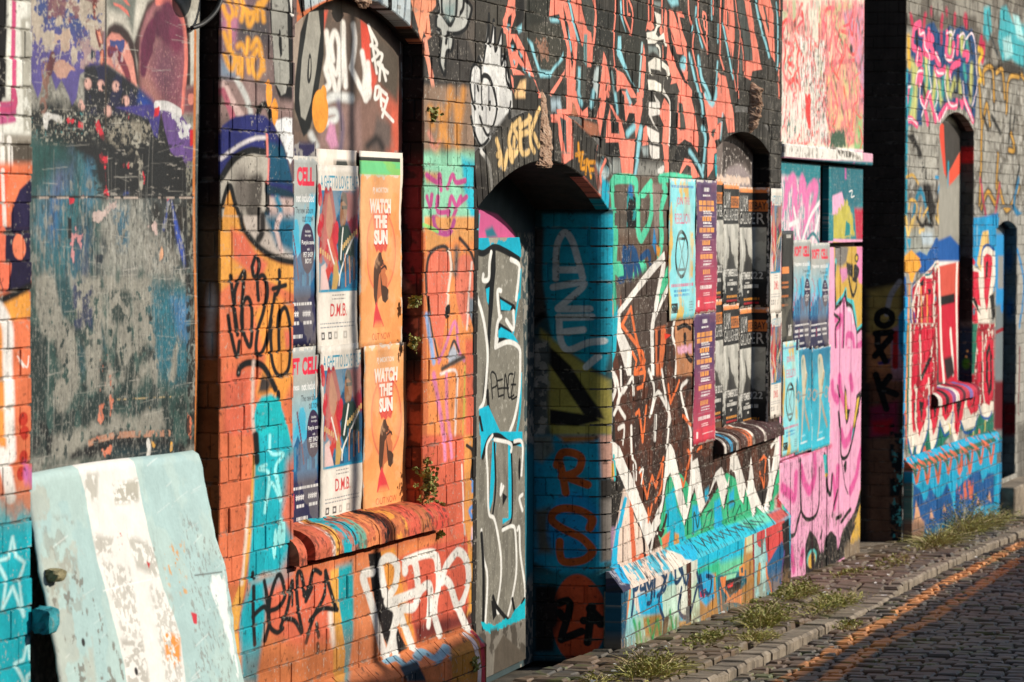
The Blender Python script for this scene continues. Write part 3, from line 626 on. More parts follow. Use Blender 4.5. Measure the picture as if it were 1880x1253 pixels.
# black band and scratches
B.poly(Y4('-20,-10 540,-10 900,-10 1010,60 1100,330 1150,430 1150,620 560,630 500,420 330,300 180,260 -20,180'), (24,22,20), soft=.04, rough=.02)
B.poly(Y4('30,190 180,240 330,330 300,420 200,420 30,600'), (40,84,78), soft=.12)
B.flecks(Y4('0,0 880,0 1000,150 700,240 0,250'), (196,190,172), .72, .012, 5, .9); B.flecks(Y4('0,0 600,0 560,200 0,230'), (60,150,150), .80, .012, 6, .9); B.flecks(Y4('600,80 900,100 880,200 720,330 590,220'), (170,160,140), .5, .02, 7, .8)
B.poly(Y4('800,140 830,150 840,220 900,230 880,260 800,290 750,260 770,190'), (190,184,168), rough=.012, worn=.35, wcell=.015); B.poly(Y4('790,290 850,380 850,420 840,580 820,540 800,430 690,410 760,390'), (176,168,150), rough=.015, worn=.45, wcell=.015)
for st in ('540,300 560,340 600,340 570,390 570,450 580,560 590,630 560,630 565,500 550,400 520,370', '490,95 540,110 555,215 530,210 500,140', '270,60 340,80 300,105 265,90', '720,20 770,5 760,40 730,50', '290,640 330,640 330,680 310,670', '400,625 425,630 415,640', '370,110 395,105 390,140', '700,400 745,405 740,420', '845,470 870,480 850,530', '310,960 335,970 325,1000', '1000,635 1030,640 1010,645'): B.poly(Y4(st), (226,50,66), rough=.012, soft=.004, rc=.02)
B.poly(Y4('110,40 150,35 240,60 240,95 170,70 150,90 140,160 120,130'), (240,236,228), rough=.006); B.poly(Y4('315,890 350,880 400,900 370,1000 350,940 330,960 325,1090 315,1060'), (232,160,160), rough=.014, rc=.02); B.poly(Y4('460,780 500,740 580,740 600,680 660,650 620,710 560,770 530,810'), (214,190,180), rough=.014, rc=.02); B.poly(Y4('880,840 930,800 950,840 940,900 900,860'), (226,196,186), rough=.014, rc=.02)
B.poly(Y4('970,990 990,1000 985,1080 960,1090'), (240,180,140), rough=.008); B.poly(Y4('290,780 315,790 315,930 290,940'), (24,22,20)); B.poly(Y4('480,1060 535,1060 530,1110 490,1120'), (40,50,60), rough=.01)
# upper left: blue and violet with pinkish scrapes
B.poly(Y2('300,-200 1180,-200 1180,700 1000,740 870,820 830,1080 780,1160 740,1050 660,880 600,990 540,800 470,780 440,1000 410,1080 340,900'), (98,86,150), soft=.008)
B.poly(Y2('300,-200 1180,-200 1150,350 800,420 500,300 320,420'), (66,82,138), soft=.1); B.flecks(Y2('300,-200 1180,-200 1130,680 870,720 340,640'), (204,188,166), .60, .05, 11, .95, 1.6); B.flecks(Y2('500,-200 1180,-200 1130,680 800,720 500,400'), (132,78,84), .57, .06, 12, .85, 2.2)
B.poly(Y2('540,800 560,720 640,670 700,700 800,720 830,790 740,800 640,850'), (206,160,140), rough=.012); B.poly(Y2('580,360 760,340 840,500 700,520 560,500'), (206,178,156), rough=.02, worn=.3); B.poly(Y2('860,480 1040,480 1110,680 960,740 880,740 840,560'), (180,150,150), rough=.02, worn=.35); B.line(Y2('480,760 490,900 480,1100 470,1160'), .05, (150,110,96), soft=.01, worn=.4, wcell=.02); B.line(Y2('560,640 530,760'), .04, (110,60,66))
B.poly(Y2('1000,520 1040,580 1050,640 990,650'), (24,50,66), rough=.008); B.line(Y2('1030,0 1060,300 1110,500 1130,700'), .035, (120,52,50), worn=.3); B.line(Y2('1035,100 1070,300 1115,500 1120,690'), .02, (240,150,120), worn=.45)
# seam between the two upper sheets
# right: grey, then two pink rounded shapes with dark rims
B.poly(Y3('90,-100 1100,-100 1100,1253 640,1253 450,950 340,880 80,700'), (196,190,176), soft=.004); B.poly(Y3('100,-100 480,-100 400,440 300,300 150,250 100,290'), (120,124,114), soft=.1); B.poly(Y3('100,120 300,150 390,420 280,290 110,320'), (224,216,200), soft=.05); B.poly(Y3('430,-50 560,-50 500,180 410,420 390,440 400,280'), (222,216,200), soft=.03)
for st in ('170,30 260,60 330,120 355,190 300,140 230,80 175,60', '270,-10 320,0 360,70 320,50'): B.poly(Y3(st), (240,128,112))
B.poly(Y3('90,440 110,300 180,250 260,270 340,350 400,470 430,700 470,960 340,880 230,760 90,700'), (60,40,38), soft=.02); B.poly(Y3('95,430 150,360 240,380 330,480 390,650 440,960 340,880 210,780 95,700'), (238,156,138), soft=.012); B.poly(Y3('130,430 290,460 270,550 240,560 200,500 190,570 130,570'), (70,80,140), rough=.01, soft=.004)
B.line(Y3('130,570 200,590 270,680 320,790 345,880'), .035, (130,50,66), soft=.01); B.flecks(Y3('130,560 270,560 300,830 200,780'), (104,96,150), .6, .02, 14, .8); B.flecks(Y3('95,430 330,480 440,960 95,700'), (246,214,200), .62, .04, 15, .6)
B.poly(Y3('400,490 470,250 540,40 640,-60 780,-60 900,60 960,200 990,400 1000,700 1000,950 960,960 930,1253 640,1253 450,950 440,700'), (62,40,38), soft=.02); B.poly(Y3('460,600 470,380 530,150 620,20 730,-10 840,70 910,230 940,420 950,700 930,1253 800,1253 640,1150 480,960'), (160,92,104), soft=.02)
B.poly(Y3('500,400 560,200 680,60 760,80 800,300 700,500 600,640 520,700'), (176,128,122), soft=.12); B.poly(Y3('620,500 760,420 860,600 860,1000 760,1150 600,1000'), (128,80,96), soft=.15); B.poly(Y3('470,740 560,800 700,1100 800,1253 640,1160 480,960'), (176,120,110), soft=.08); B.line(Y3('640,10 740,5 830,80 905,220 940,420 950,700 935,950 925,1200'), .03, (250,140,124), soft=.01)
B.flecks(Y3('470,500 900,500 930,1253 640,1200 480,960'), (206,150,146), .72, .006, 17, .7)
B.dots(Y3('657,260'), .045, .045, (96,36,64), soft=.02); B.dots(Y3('752,250'), .07, .075, (110,44,72), soft=.03); B.dots(Y3('847,380'), .06, .06, (124,48,76), soft=.03)
for st in ('600,285 550,380 510,520', '595,405 540,490 505,630', '575,535 530,640 505,760'): B.line(Y3(st), .05, (110,38,70), soft=.015)
B.poly(Y3('990,90 1060,130 1060,940 1000,940 1000,500'), (222,218,204), soft=.01); B.poly(Y3('950,960 1060,920 1060,1253 930,1253'), (140,84,90), soft=.03); B.poly(Y3('980,1040 1040,1040 1030,1140 985,1140'), (244,150,134), sm=True)
# blue shoulder falling to the right, violet drips
B.poly(Y3('-150,730 80,700 210,790 350,890 480,1000 600,1110 650,1253 -150,1253'), (34,34,66), soft=.02); B.flecks(Y3('-150,730 80,700 350,890 480,1000 500,1253 -150,1253'), (22,20,20), .45, .06, 18, .9); B.poly(Y3('470,1010 600,1110 645,1190 640,1253 520,1253 440,1100'), (30,70,160), soft=.05); B.flecks(Y3('-150,900 500,1000 560,1253 -150,1253'), (196,188,176), .74, .008, 19, .9)
for q in ('40,940', '205,950', '315,1110', '-110,920', '-180,1150', '120,1220'): B.dots(Y3(q), .028, .016, (240,186,170), soft=.008, worn=.3)
B.poly(R1('640,590 860,570 885,620 870,760 850,740 820,650'), (70,60,140), soft=.01); B.poly(R1('860,580 920,580 1000,640 1050,720 1060,860 1030,930 1000,860 965,860 940,830 910,720 890,620'), (116,84,150), soft=.006); B.poly(R1('900,600 980,620 1040,700 1030,760 1000,750 980,680 930,640'), (236,234,232), rough=.02, worn=.3, wcell=.02); B.line(R1('860,580 920,582 985,620'), .03, (244,240,236)); B.poly(R1('1040,720 1060,700 1062,790 1040,800'), (226,40,52), rough=.01)
B.poly(R1('855,590 875,590 870,620 850,640'), (226,40,52), rough=.01)
# lower half: green black with big grey letters
B.poly(Y5('-20,0 1200,0 1200,900 1160,1253 -20,1253'), (36,78,72), soft=.12, rough=.05, alpha=.9); B.flecks(Y5('0,300 1200,300 1200,1253 0,1253'), (20,40,40), .56, .1, 21, .7)
B.poly(Y5('880,20 1150,60 1160,700 1040,700 930,640 900,400'), (50,120,136), soft=.1); B.poly(Y5('1040,120 1150,130 1150,420 1090,360'), (80,140,190), soft=.08)
for st in ('60,-40 190,-40 240,200 330,330 370,620 330,800 280,900 160,910 200,700 240,690 210,420 110,330 60,100', '290,-40 560,-40 520,100 560,420 500,640 520,720 440,760 400,600 350,380 330,200', '540,-40 740,-40 760,560 660,560 640,260 560,560 620,700 700,640 600,800 540,780 560,640 590,400', '740,-40 900,-40 920,430 800,480 770,560 790,620 900,500 950,560 950,700 920,740 880,640 780,800 760,760 740,300', '1085,370 1110,420 1080,600 1050,770 1025,740 1030,600', '760,980 980,900 1000,1050 780,1110'):
    B.poly(Y5(st), (164,160,146), soft=.035, rough=.018, rc=.06, worn=.22, wcell=.03)
for st in ('190,-40 290,-40 320,180 250,260 215,100', '355,380 400,470 410,640 380,700 350,560', '525,280 550,400 560,500 530,480'): B.poly(Y5(st), (46,84,88), soft=.03, worn=.2)
B.flecks(Y5('320,0 460,0 460,330 320,330'), (30,48,88), .48, .03, 23, .9); B.flecks(Y5('580,40 740,60 740,300 600,280'), (36,60,56), .46, .03, 24, .9); B.flecks(Y5('340,320 460,320 460,480 350,480'), (40,60,58), .5, .03, 25, .8); B.flecks(Y5('640,560 750,560 750,700 640,700'), (50,60,54), .5, .03, 26, .8); B.flecks(Y5('800,460 920,470 920,560 800,560'), (40,48,46), .5, .025, 27, .8); B.poly(Y5('870,230 915,230 900,290 875,290'), (44,54,52), rough=.01)
B.poly(Y5('200,1110 400,1020 560,980 740,960 760,1080 560,1100 400,1180 300,1253 180,1253'), (168,164,150), soft=.04, rough=.02, worn=.28); B.poly(Y5('320,1253 480,1110 700,1080 980,1130 1160,1180 1160,1253'), (18,28,28), soft=.03, rough=.015); B.poly(Y5('600,1180 1100,1180 1100,1253 560,1253'), (18,58,62), soft=.05); B.line(Y5('440,1150 560,1110 700,1090 1030,1080'), .02, (206,150,120), worn=.45, wcell=.02); B.flecks(Y5('40,1000 200,1000 180,1253 40,1253'), (26,30,28), .5, .05, 28, .8)
for st in ('505,880 540,880 530,920 510,930', '500,950 540,960 530,1010 500,1000', '580,820 615,840 600,890 590,940', '530,1200 570,1180 600,1180 590,1240 540,1230', '1160,950 1190,970 1185,1100 1165,1080', '490,1110 510,1110 505,1130'): B.poly(Y5(st), (240,140,106), rough=.01, rc=.02, soft=.004)
for st in ('890,1130 930,1160 920,1190 900,1180', '1040,1140 1055,1140 1050,1200 1035,1200', '875,800 880,900'): B.poly(Y5(st), (236,176,80), rough=.008, soft=.004)
B.line(Y5('870,1150 880,1190 870,1253'), .03, (246,240,230)); B.line(Y5('570,840 800,830 1040,818'), .004, (226,196,140), worn=.4)
B.flecks(Y5('520,480 620,480 620,780 500,780'), (236,130,90), .78, .02, 29, 1.)
B.flecks(None, (206,202,190), .92, .010, 31, .8); B.flecks(Y4('560,200 1150,230 1150,640 560,640'), (180,172,160), .76, .01, 32, .8, 6.); B.flecks(None, (26,26,24), .88, .02, 33, .8)
B.flecks(Y5('20,0 1150,0 1150,1253 20,1253'), (190,187,174), .68, .010, 45, .4, .6); B.flecks(Y5('20,0 1150,0 1150,1000 20,1000'), (36,56,54), .68, .014, 46, .5, .4); B.flecks(Y4('0,0 900,0 1000,250 0,250'), (176,170,152), .72, .008, 47, .75); B.flecks(Y4('400,150 1150,250 1150,640 500,640'), (12,12,11), .57, .012, 48, .8, 4.); B.flecks(Y2('300,-200 1180,-200 1130,700 340,800'), (214,200,180), .70, .012, 49, .7)
# peeled right edge, seams, nails
B.poly(PX('342,300 357,300 360,500 352,500 346,420'), (150,146,130), rough=.01, worn=.3, wcell=.012); B.flecks(PX('338,300 360,300 364,820 344,820'), (30,28,26), .5, .02, 34, .9); B.line(PX('356,60 356,300 358,500 360,640 362,830'), .02, (230,138,70), soft=.006)
B.line([(194, -40), (195, 120), (197, 260)], .012, (70,60,50), sm=False); B.line([(57, 362), (356, 362)], .007, (24,22,20), sm=False); B.line([(57, 363.5), (356, 363.5)], .006, (206,186,170), sm=False, worn=.5, wcell=.05)
scratches(B, PX('60,40 356,40 356,850 60,850'), 170, (214,208,194), (.02, .2), .0022, 0, 3, .5); scratches(B, PX('60,250 356,250 356,850 60,850'), 220, (28,40,40), (.04, .25), .004, 92, 4, .45); scratches(B, PX('60,380 356,380 356,850 60,850'), 160, (196,192,180), (.04, .25), .004, 88, 5, .45)
grain(B, .3, .3); B.im *= .8
# ================= leaning sheet: pale blue, white band, rubbed
s = SL
s.im[:] = alb((182,206,200))
def slm(P):
    """sheet surveyed on its own slanted surface: across the foot and up"""
    P = np.asarray(P, float).reshape(-1, 2); ty = np.clip((P[:,1]-(876-.148*(P[:,0]-67)))/440., -.1, 1.2); l = 67+52*ty; r = 379+92*ty
    return np.stack([(P[:,0]-l)/(r-l)*1.335+.01, 1.08*(1-ty*.9)+.01], 1)
s.M = slm
s.flecks(None, (164,196,196), .52, .16, 1, .5); s.flecks(R3('200,120 420,120 480,500 480,1253 290,1253 260,500'), (186,178,160), .5, .1, 2, .5); s.flecks(R3('260,300 420,300 440,700 300,700'), (146,136,120), .6, .04, 3, .45)
s.poly(R3('442,70 770,20 800,140 840,340 890,560 960,760 975,1100 985,1300 665,1300 650,880 590,640 540,470 490,200'), (240,236,228), soft=.008, rough=.004)
s.flecks(R3('490,130 570,130 560,240 500,240'), (160,154,136), .52, .03, 4, .6); s.flecks(R3('650,170 800,140 800,230 660,250'), (150,144,122), .4, .012, 5, .7, 2.); s.flecks(R3('520,370 640,380 620,460 540,450'), (156,150,134), .45, .015, 6, .6, 2.); s.flecks(R3('720,370 870,400 880,540 760,500'), (150,146,130), .45, .016, 7, .6); s.flecks(R3('560,470 720,500 760,760 660,780'), (160,154,140), .55, .014, 8, .6); s.flecks(R3('640,780 760,770 800,1180 690,1180'), (150,144,128), .5, .016, 9, .6, 1.6); s.flecks(R3('820,560 940,600 970,1100 880,1100'), (170,164,150), .56, .014, 10, .6)
s.flecks(R3('870,740 960,770 950,880 880,900'), (236,150,60), .58, .02, 11, 1.); s.flecks(R3('640,330 700,330 680,470'), (200,60,40), .8, .012, 12, 1.); s.flecks(R3('900,430 1030,360 1020,620 920,560'), (220,160,90), .7, .02, 13, .9)
s.poly(R3('1030,670 1060,680 1060,720 1040,715'), (206,40,56), rough=.006); s.poly(R3('815,470 835,480 825,500'), (196,40,40)); s.poly(R3('800,1080 830,1070 825,1150 815,1165'), (60,70,140), rough=.008); s.dots(R3('710,905 430,780 1120,1160 1305,1130 375,1020'), .012, .012, (40,36,34))
s.flecks(R3('1030,250 1340,500 1340,1253 1020,1253'), (140,140,132), .68, .02, 14, .7, .5); s.flecks(None, (70,64,58), .9, .014, 15, .9, .6); s.flecks(None, (246,244,238), .86, .03, 16, .6); s.line(R3('560,590 700,565 880,535'), .003, (250,248,244), sm=False); s.line(R3('1070,520 1220,505'), .004, (90,90,86)); s.poly(R3('1150,500 1225,520 1250,700 1300,900 1290,920 1220,700 1170,600'), (240,242,238), soft=.02, rough=.02, worn=.2)
s.flecks(R3('200,500 460,500 660,900 680,1253 290,1253'), (120,112,100), .72, .03, 17, .8)

scratches(s, R3('200,60 1340,60 1340,1253 200,1253'), 120, (120,112,104), (.01, .1), .002, 80, 5, .4); scratches(s, R3('200,60 1340,60 1340,1253 200,1253'), 70, (246,244,238), (.01, .12), .003, 10, 6, .5); grain(s, .08, .12)
# ================= boarded tall window: big outlined letters, SERK, small tags
w = SW1
w.poly(PX('520,-60 800,-60 800,960 520,960'), (104,88,78)); w.flecks(None, (122,100,86), .5, .12, 1, .6)
w.poly(R4('470,60 650,60 640,520 560,750 480,640'), (130,114,98), soft=.02)
w.poly(R4('620,60 660,60 640,160 650,200 625,130'), (226,96,76), soft=.03); w.poly(R4('840,110 890,150 900,420 880,560 850,330'), (224,84,66), soft=.02); w.poly(R4('880,300 940,420 900,520 885,420'), (222,90,72), soft=.03)
w.poly(R4('940,500 1060,560 1060,1253 990,820 960,640'), (224,110,86), soft=.15); w.poly(R4('890,150 1050,300 1040,560 960,480 900,350'), (96,86,76), soft=.05)
w.poly(R4('830,560 900,520 1000,640 1020,800 840,810 790,700'), (140,108,96), soft=.1); w.poly(R4('640,580 840,560 850,830 600,830'), (150,120,112), soft=.06); w.poly(R4('930,640 1010,680 1000,820 900,820'), (110,96,90), soft=.05)
w.poly(R4('470,60 530,40 520,200 480,420 490,560 470,560'), (176,158,142), soft=.02)
w.poly(R4('510,180 560,40 640,40 640,300 600,560 560,720 530,750 480,600 480,480'), (24,22,20), soft=.01); w.poly(R4('560,60 610,60 622,180 600,380 570,560 540,660 515,640 505,540 520,320'), (164,160,148), soft=.008); w.poly(R4('560,300 572,320 572,420 558,460 548,420'), (30,27,24), sm=True); w.poly(R4('562,330 568,330 566,400 558,430'), (170,166,154), sm=True)
for st in ('655,180 665,300 650,380', '655,400 670,460 640,500', '690,330 680,240 700,180 725,250 720,380 700,400 670,330 690,430 710,500 730,440 745,250 745,150', '745,130 750,300 760,470', '800,140 810,220 800,330 790,370', '790,370 830,460 870,540', '850,290 865,400 860,480 870,545', '880,350 885,410'):
    w.line(R4(st), .055, WHT, soft=.018)
w.dots(R4('885,500'), .035, .03, WHT, soft=.015); w.dots(R4('880,440'), .04, .03, WHT, soft=.015)
for st in ('885,140 905,230 895,250', '890,160 930,240 910,260', '900,250 940,290 905,330', '905,250 920,340 930,400', '935,290 960,300 950,340 935,350 990,400', '950,350 945,440', '960,360 980,440', '925,480 920,540 940,530 945,480 925,480', '950,490 955,580', '950,490 985,520', '955,540 980,560', '990,540 960,640', '960,600 1020,665'):
    w.line(R4(st), .03, WHT, soft=.008)
w.line(R4('600,620 640,560 700,530 790,540'), .07, (226,226,220), soft=.03); w.line(R4('640,620 700,610 710,650 640,680'), .055, (226,226,220), soft=.025); w.line(R4('570,740 600,800'), .06, (210,210,204), soft=.03); w.dots(R4('620,610'), .085, .075, (244,160,62)); w.dots(R4('640,515'), .03, .03, (244,160,62)); w.poly(R4('670,670 700,690 720,800 680,820 650,760'), (216,150,180), soft=.03)
w.line(R4('720,560 740,700 730,820'), .05, (96,90,120), soft=.04, alpha=.7); w.line(R4('880,800 930,760 960,810'), .06, (60,54,52), soft=.04)
w.poly(PX('725,280 750,280 752,960 728,960'), (140,128,112), soft=.02); w.flecks(PX('725,280 750,280 752,960 728,960'), (232,226,214), .5, .04, 5, .9); w.flecks(PX('725,280 750,280 752,960 728,960'), (44,60,50), .58, .04, 6, .9); w.poly(PX('733,330 745,330 745,420 733,420'), (120,60,60), soft=.04)
w.poly(PX('535,262 580,262 580,300 535,300'), (150,144,140), rough=.01); w.flecks(PX('535,262 580,262 580,300 535,300'), (52,46,80), .5, .04, 7)
w.line([(626.5, 0), (626.5, 240)], .006, (30,26,24), sm=False); w.line([(735, 60), (742, 300), (744, 900)], .008, (210,206,196), sm=False, worn=.4)
# ================= dark wall over the arch: coral wildstyle letters with pale blue lights
b = SB
b.poly(PX('860,-60 1440,-60 1440,340 1120,330 860,300'), (58,55,50), soft=.02); b.flecks(PX('860,-60 1440,-60 1440,340 1120,330 860,300'), (84,80,74), .55, .1, 1, .6)
b.poly(R7('430,0 560,0 600,400 500,560 410,480 350,240'), (82,78,70), soft=.06)
b.poly(PX('800,-60 900,-60 900,320 800,320'), (70,66,60), soft=.04)
def many(s, R, polys, col, **k):
    for p in polys: s.poly(R(p), col, **k)
# first character at the left, silver with black outline (runs over the pier corner)
for T in (SA, SB):
    T.poly(Z7('140,-60 470,-60 470,10 540,70 545,160 500,280 450,350 340,400 330,480 300,590 255,590 235,740 225,860 170,790 165,560 180,400 140,340 130,230 150,160 150,60'), (196,196,188), soft=.02)
    for st in ('140,-20 160,110 150,170 135,230 140,320 185,360 185,440 170,580 165,720 195,820 225,860 230,740 250,600 300,580 320,500 320,420 280,400 250,440 240,500', '470,0 520,50 540,110 510,240 470,330 400,380 320,390 270,380', '190,-20 200,140 240,220 290,290 320,260 350,170 360,-20', '460,-20 450,100 400,180', '255,210 300,290'): T.line(Z7(st), .035, (30,28,26), soft=.008)
    T.poly(Z7('210,60 340,40 330,200 280,220 230,180'), (150,170,166), soft=.05)
    # white character with crown
    T.poly(Z7('735,170 750,520 800,230 812,590 880,360 885,740 945,600 950,900 1000,1040 1010,1253 560,1253 525,1040 530,860 570,750 640,800 665,740 610,700 630,640 680,760 690,560'), (226,224,218), soft=.012)
    T.poly(R7('370,380 470,300 560,300 590,520 590,600 500,700 480,760 430,820 385,740 380,660'), (224,222,216), soft=.015); T.flecks(R7('370,380 470,300 590,600 430,820'), (190,188,184), .5, .08, 21, .7)
    for st in ('735,165 720,400 690,560 660,740 620,660 610,720 660,750', '735,165 745,530 800,230 810,590 885,350 885,740 940,610 940,900 990,1030', '650,790 590,740 540,800 525,960 540,1100 580,1253', '655,980 665,900 690,860 750,900 800,1060 830,1253', '650,820 655,980 650,1060 660,1253', '600,990 610,1040'): T.line(Z7(st), .032, (26,24,22), soft=.007)
    for st in ('430,420 470,430 500,520 510,620 470,740 440,700 420,640', '375,640 395,740 430,800 470,760', '415,320 430,350', '540,310 560,320 580,420 590,480', '590,560 580,640 590,640', '475,560 472,600'): T.line(R7(st), .03, (26,24,22), soft=.007)
    T.line(R7('430,830 470,900 490,1060'), .045, (226,222,214), soft=.01); T.line(R7('440,820 480,880 495,960 490,1060'), .02, (26,24,22)); T.line(R7('515,830 530,930 515,965'), .03, (26,24,22))
CO = (250,142,120); LB = (150,212,222); DK = (40,38,36); GD = (78,80,74)
V1 = K(920, 0, 6.961); V2 = K(1090, 0, 6.961); V3 = K(1260, 0, 6.961); V4 = K(1000, 170, 6.961); V5 = K(1170, 170, 4.978)
def band(s, R, lines, w, col=CO, edge=True, **k):
    """a sprayed outline with its dark edge"""
    for l in lines:
        if edge: s.line(R(l)+(1.2, 0), w+.022, DK, soft=.01, **k)
    for l in lines: s.line(R(l), w, col, soft=.006, **k)
b.poly(V1('330,0 640,0 640,180 330,500 300,330'), (50,50,44), soft=.02); b.poly(V1('330,330 780,280 830,700 820,900 560,1010 300,560'), (66,64,56), soft=.03)
# first letter, thin branching lines
many(b, V1, ('90,-40 170,-40 190,200 130,380 110,440 190,440 300,620 420,990 360,960 230,800 200,880 300,960 150,960 90,700 60,440 30,420 20,260 60,160', '120,960 150,1000 160,1200 130,1060', '640,-40 1010,-40 1040,150 1100,380 1150,420 1170,600 1160,860 1100,860 1090,440 1040,600 1000,520 900,100 860,20 940,330 970,560 960,830 950,1253 840,1253 830,900 840,620 740,180 620,210', '410,1010 440,1040 480,1180 470,1253 560,1253 480,1160', '820,890 810,960 640,1240 620,1180'), CO, soft=.006)
many(b, V1, ('90,220 130,180 125,330 95,400 75,320', '120,380 150,350 155,400 125,415', '190,0 290,-20 300,230 250,400 200,440 200,250', '140,480 180,560 200,660 140,660 110,560', '230,600 300,760 310,830 230,700', '150,750 190,830 170,850', '270,830 330,920 310,940', '790,60 860,330 900,560 930,800 910,900 880,640 820,330', '840,-20 890,0 960,300 1030,560 1000,560 930,330'), DK, soft=.008)
many(b, V1, ('80,320 110,330 95,400', '200,370 270,310 270,390 215,430', '125,590 155,590 155,655 135,655', '240,660 290,720 265,735', '160,770 185,790 175,835', '285,860 320,890 305,925', '345,900 370,930 370,980 350,960', '340,500 400,560 440,740 500,900 620,920 740,790 790,670 790,760 620,990 500,990 430,790', '620,240 740,230 740,290 640,280'), LB, soft=.02)
many(b, V1, ('855,340 880,480 900,640 890,680 870,560', '860,0 890,20 950,330 1010,560 980,530 920,300'), LB, soft=.012); b.poly(V1('1060,440 1100,440 1090,860 1060,800 1055,600'), (120,160,160), soft=.015)
b.poly(V1('430,500 600,520 600,770 500,760'), (150,110,90), rough=.02, worn=.35, wcell=.015); b.poly(V1('170,1200 240,1040 320,1020 310,1253 180,1253'), (240,196,140), soft=.02); b.poly(V1('960,860 1090,850 1080,1253 940,1253'), GD, soft=.01); b.poly(V1('985,860 1020,870 1010,1253 975,1200'), LB, soft=.02); b.poly(V1('1030,0 1200,-40 1190,560 1150,400 1100,380'), GD, soft=.01)
band(b, V1, ('1180,-40 1215,150 1200,400 1180,560',), .05); b.poly(V1('1160,850 1250,840 1253,1253 1120,1253'), DK, soft=.012); b.poly(V1('1200,900 1240,880 1200,1253 1160,1253'), (196,206,204), soft=.03)
# second letter
b.poly(V2('40,40 250,200 250,640 100,640 0,600'), (50,50,46), soft=.02); b.poly(V2('300,220 640,60 690,260 640,720 520,1100 300,860'), (58,58,52), soft=.02)
band(b, V2, ('10,-40 30,200 20,400 5,560', '285,-40 280,200 262,420 258,660 275,880', '370,-40 380,180 430,330 475,440', '430,-40 490,120 500,250 480,440', '425,20 435,180 460,190', '705,-40 710,280', '755,-40 755,250 740,290', '875,-40 870,330'), .032)
b.poly(V2('690,290 760,280 780,360 740,400 690,370 670,400'), CO, soft=.008); b.dots(V2('865,395'), .035, .02, CO)
many(b, V2, ('130,660 160,740 210,1000 220,1110 200,1253 60,1253 90,1000', '280,890 380,940 480,1100 520,1180 560,1253 480,1253 420,1140 350,1130 300,1180', '640,560 660,740 660,920 640,1253 590,1253 600,980 620,740'), CO, soft=.006)
many(b, V2, ('330,20 350,0 365,230 410,420 380,330 345,230', '310,470 350,470 355,650 430,900 500,1080 520,1110 410,920 300,700'), LB, soft=.015); b.line(V2('615,560 590,900 570,1200'), .035, (176,206,206), soft=.015); b.poly(V2('40,860 75,860 40,1253 0,1253'), (196,210,208), soft=.02); b.poly(V2('200,890 270,890 300,1253 260,1253'), DK, soft=.01); b.line(V2('230,930 270,1240'), .035, (120,150,150), soft=.02); b.line(V2('165,1100 150,1253'), .03, DK); b.poly(V2('330,1140 400,1180 440,1253 330,1253'), DK, soft=.01)
# pale column of faces
many(b, V2, ('770,150 850,190 860,330 820,360 800,440 830,480 900,420 930,470 935,600 910,590 900,500 830,520 780,560 690,560 680,420 780,400 810,330', '700,800 800,730 850,760 860,920 840,900 730,880 750,980 710,920', '870,780 960,860 975,950 940,1020 920,900 870,860', '690,1020 780,1030 860,1080 860,1190 760,1150 700,1160', '900,1000 890,1130 950,1253 880,1200'), (236,230,216), soft=.006)
many(b, V2, ('700,590 800,600 840,720 760,660 710,690', '770,20 860,30 860,110 780,90'), (130,140,136), soft=.02); band(b, V2, ('885,590 890,760',), .02); b.line(V2('800,580 840,620 850,720'), .03, (236,230,216))
# third letter, broad fills
many(b, V2, ('920,100 940,180 940,400 980,560 1060,800 1140,1000 1253,1160 1253,1253 1130,1253 1060,1060 980,1080 1000,1000 930,760 940,600 900,420 905,180', '970,120 1020,140 1060,250 1100,450 1130,660 1140,700 1060,690 1000,500 970,330', '1060,150 1130,150 1160,230 1090,220 1140,420 1190,560 1200,720 1190,880 1120,880 1150,700', '1110,880 1210,880 1200,1060'), CO, soft=.006)
many(b, V2, ('990,390 1020,480 1040,560 1010,500', '940,420 1000,600 1100,830 1200,1080 1160,1060 1060,860 980,640'), DK, soft=.008); b.poly(V2('1080,700 1190,730 1190,880 1100,850'), DK, soft=.012); b.dots(V2('1150,815'), .085, .035, LB, soft=.02)
many(b, V2, ('950,0 1080,-20 1090,60 1000,80',), LB, soft=.03)
# fourth block
band(b, V3, ('30,-40 40,180 70,320', '160,-40 155,260 200,440 270,640', '220,160 260,220 265,500 275,680', '215,180 225,340 245,380', '350,-40 345,180', '440,-40 435,400 430,600 430,700 480,900', '95,420 80,560 90,680 140,900 180,1140 220,1253', '0,660 10,880'), .034)
many(b, V3, ('490,-40 590,-40 620,340 620,500 590,800 550,640 480,280', '740,-40 810,-40 870,400 900,520 940,760 965,890 840,910 820,1030 740,980 745,780 850,770 830,520 790,330', '920,-40 1060,-40 1120,180 1120,540 1130,800 1090,720 1000,330 930,120', '450,960 510,980 550,1180 560,1253 460,1253', '400,920 440,960 450,1180 430,1253 390,1253'), CO, soft=.006)
many(b, V3, ('520,80 545,180 545,400 520,330', '975,80 1010,80 1060,330 1065,440 1030,330', '560,560 600,800 590,940'), GD, soft=.01); b.poly(V3('640,20 730,0 790,330 850,780 740,780 700,560 650,250'), (84,88,84), soft=.01); b.poly(V3('680,480 720,640 720,980 680,980'), (90,96,92), soft=.01)
band(b, V3, ('620,-40 660,250 690,440 670,760 660,1000 665,1253', '705,500 730,700 735,900', '600,900 640,1160'), .024); band(b, V3, ('1190,-40 1195,200', '1170,960 1190,820', '1180,960 1190,1253'), .03)
b.poly(V3('300,1000 420,1000 340,1253 300,1253'), DK, soft=.02)
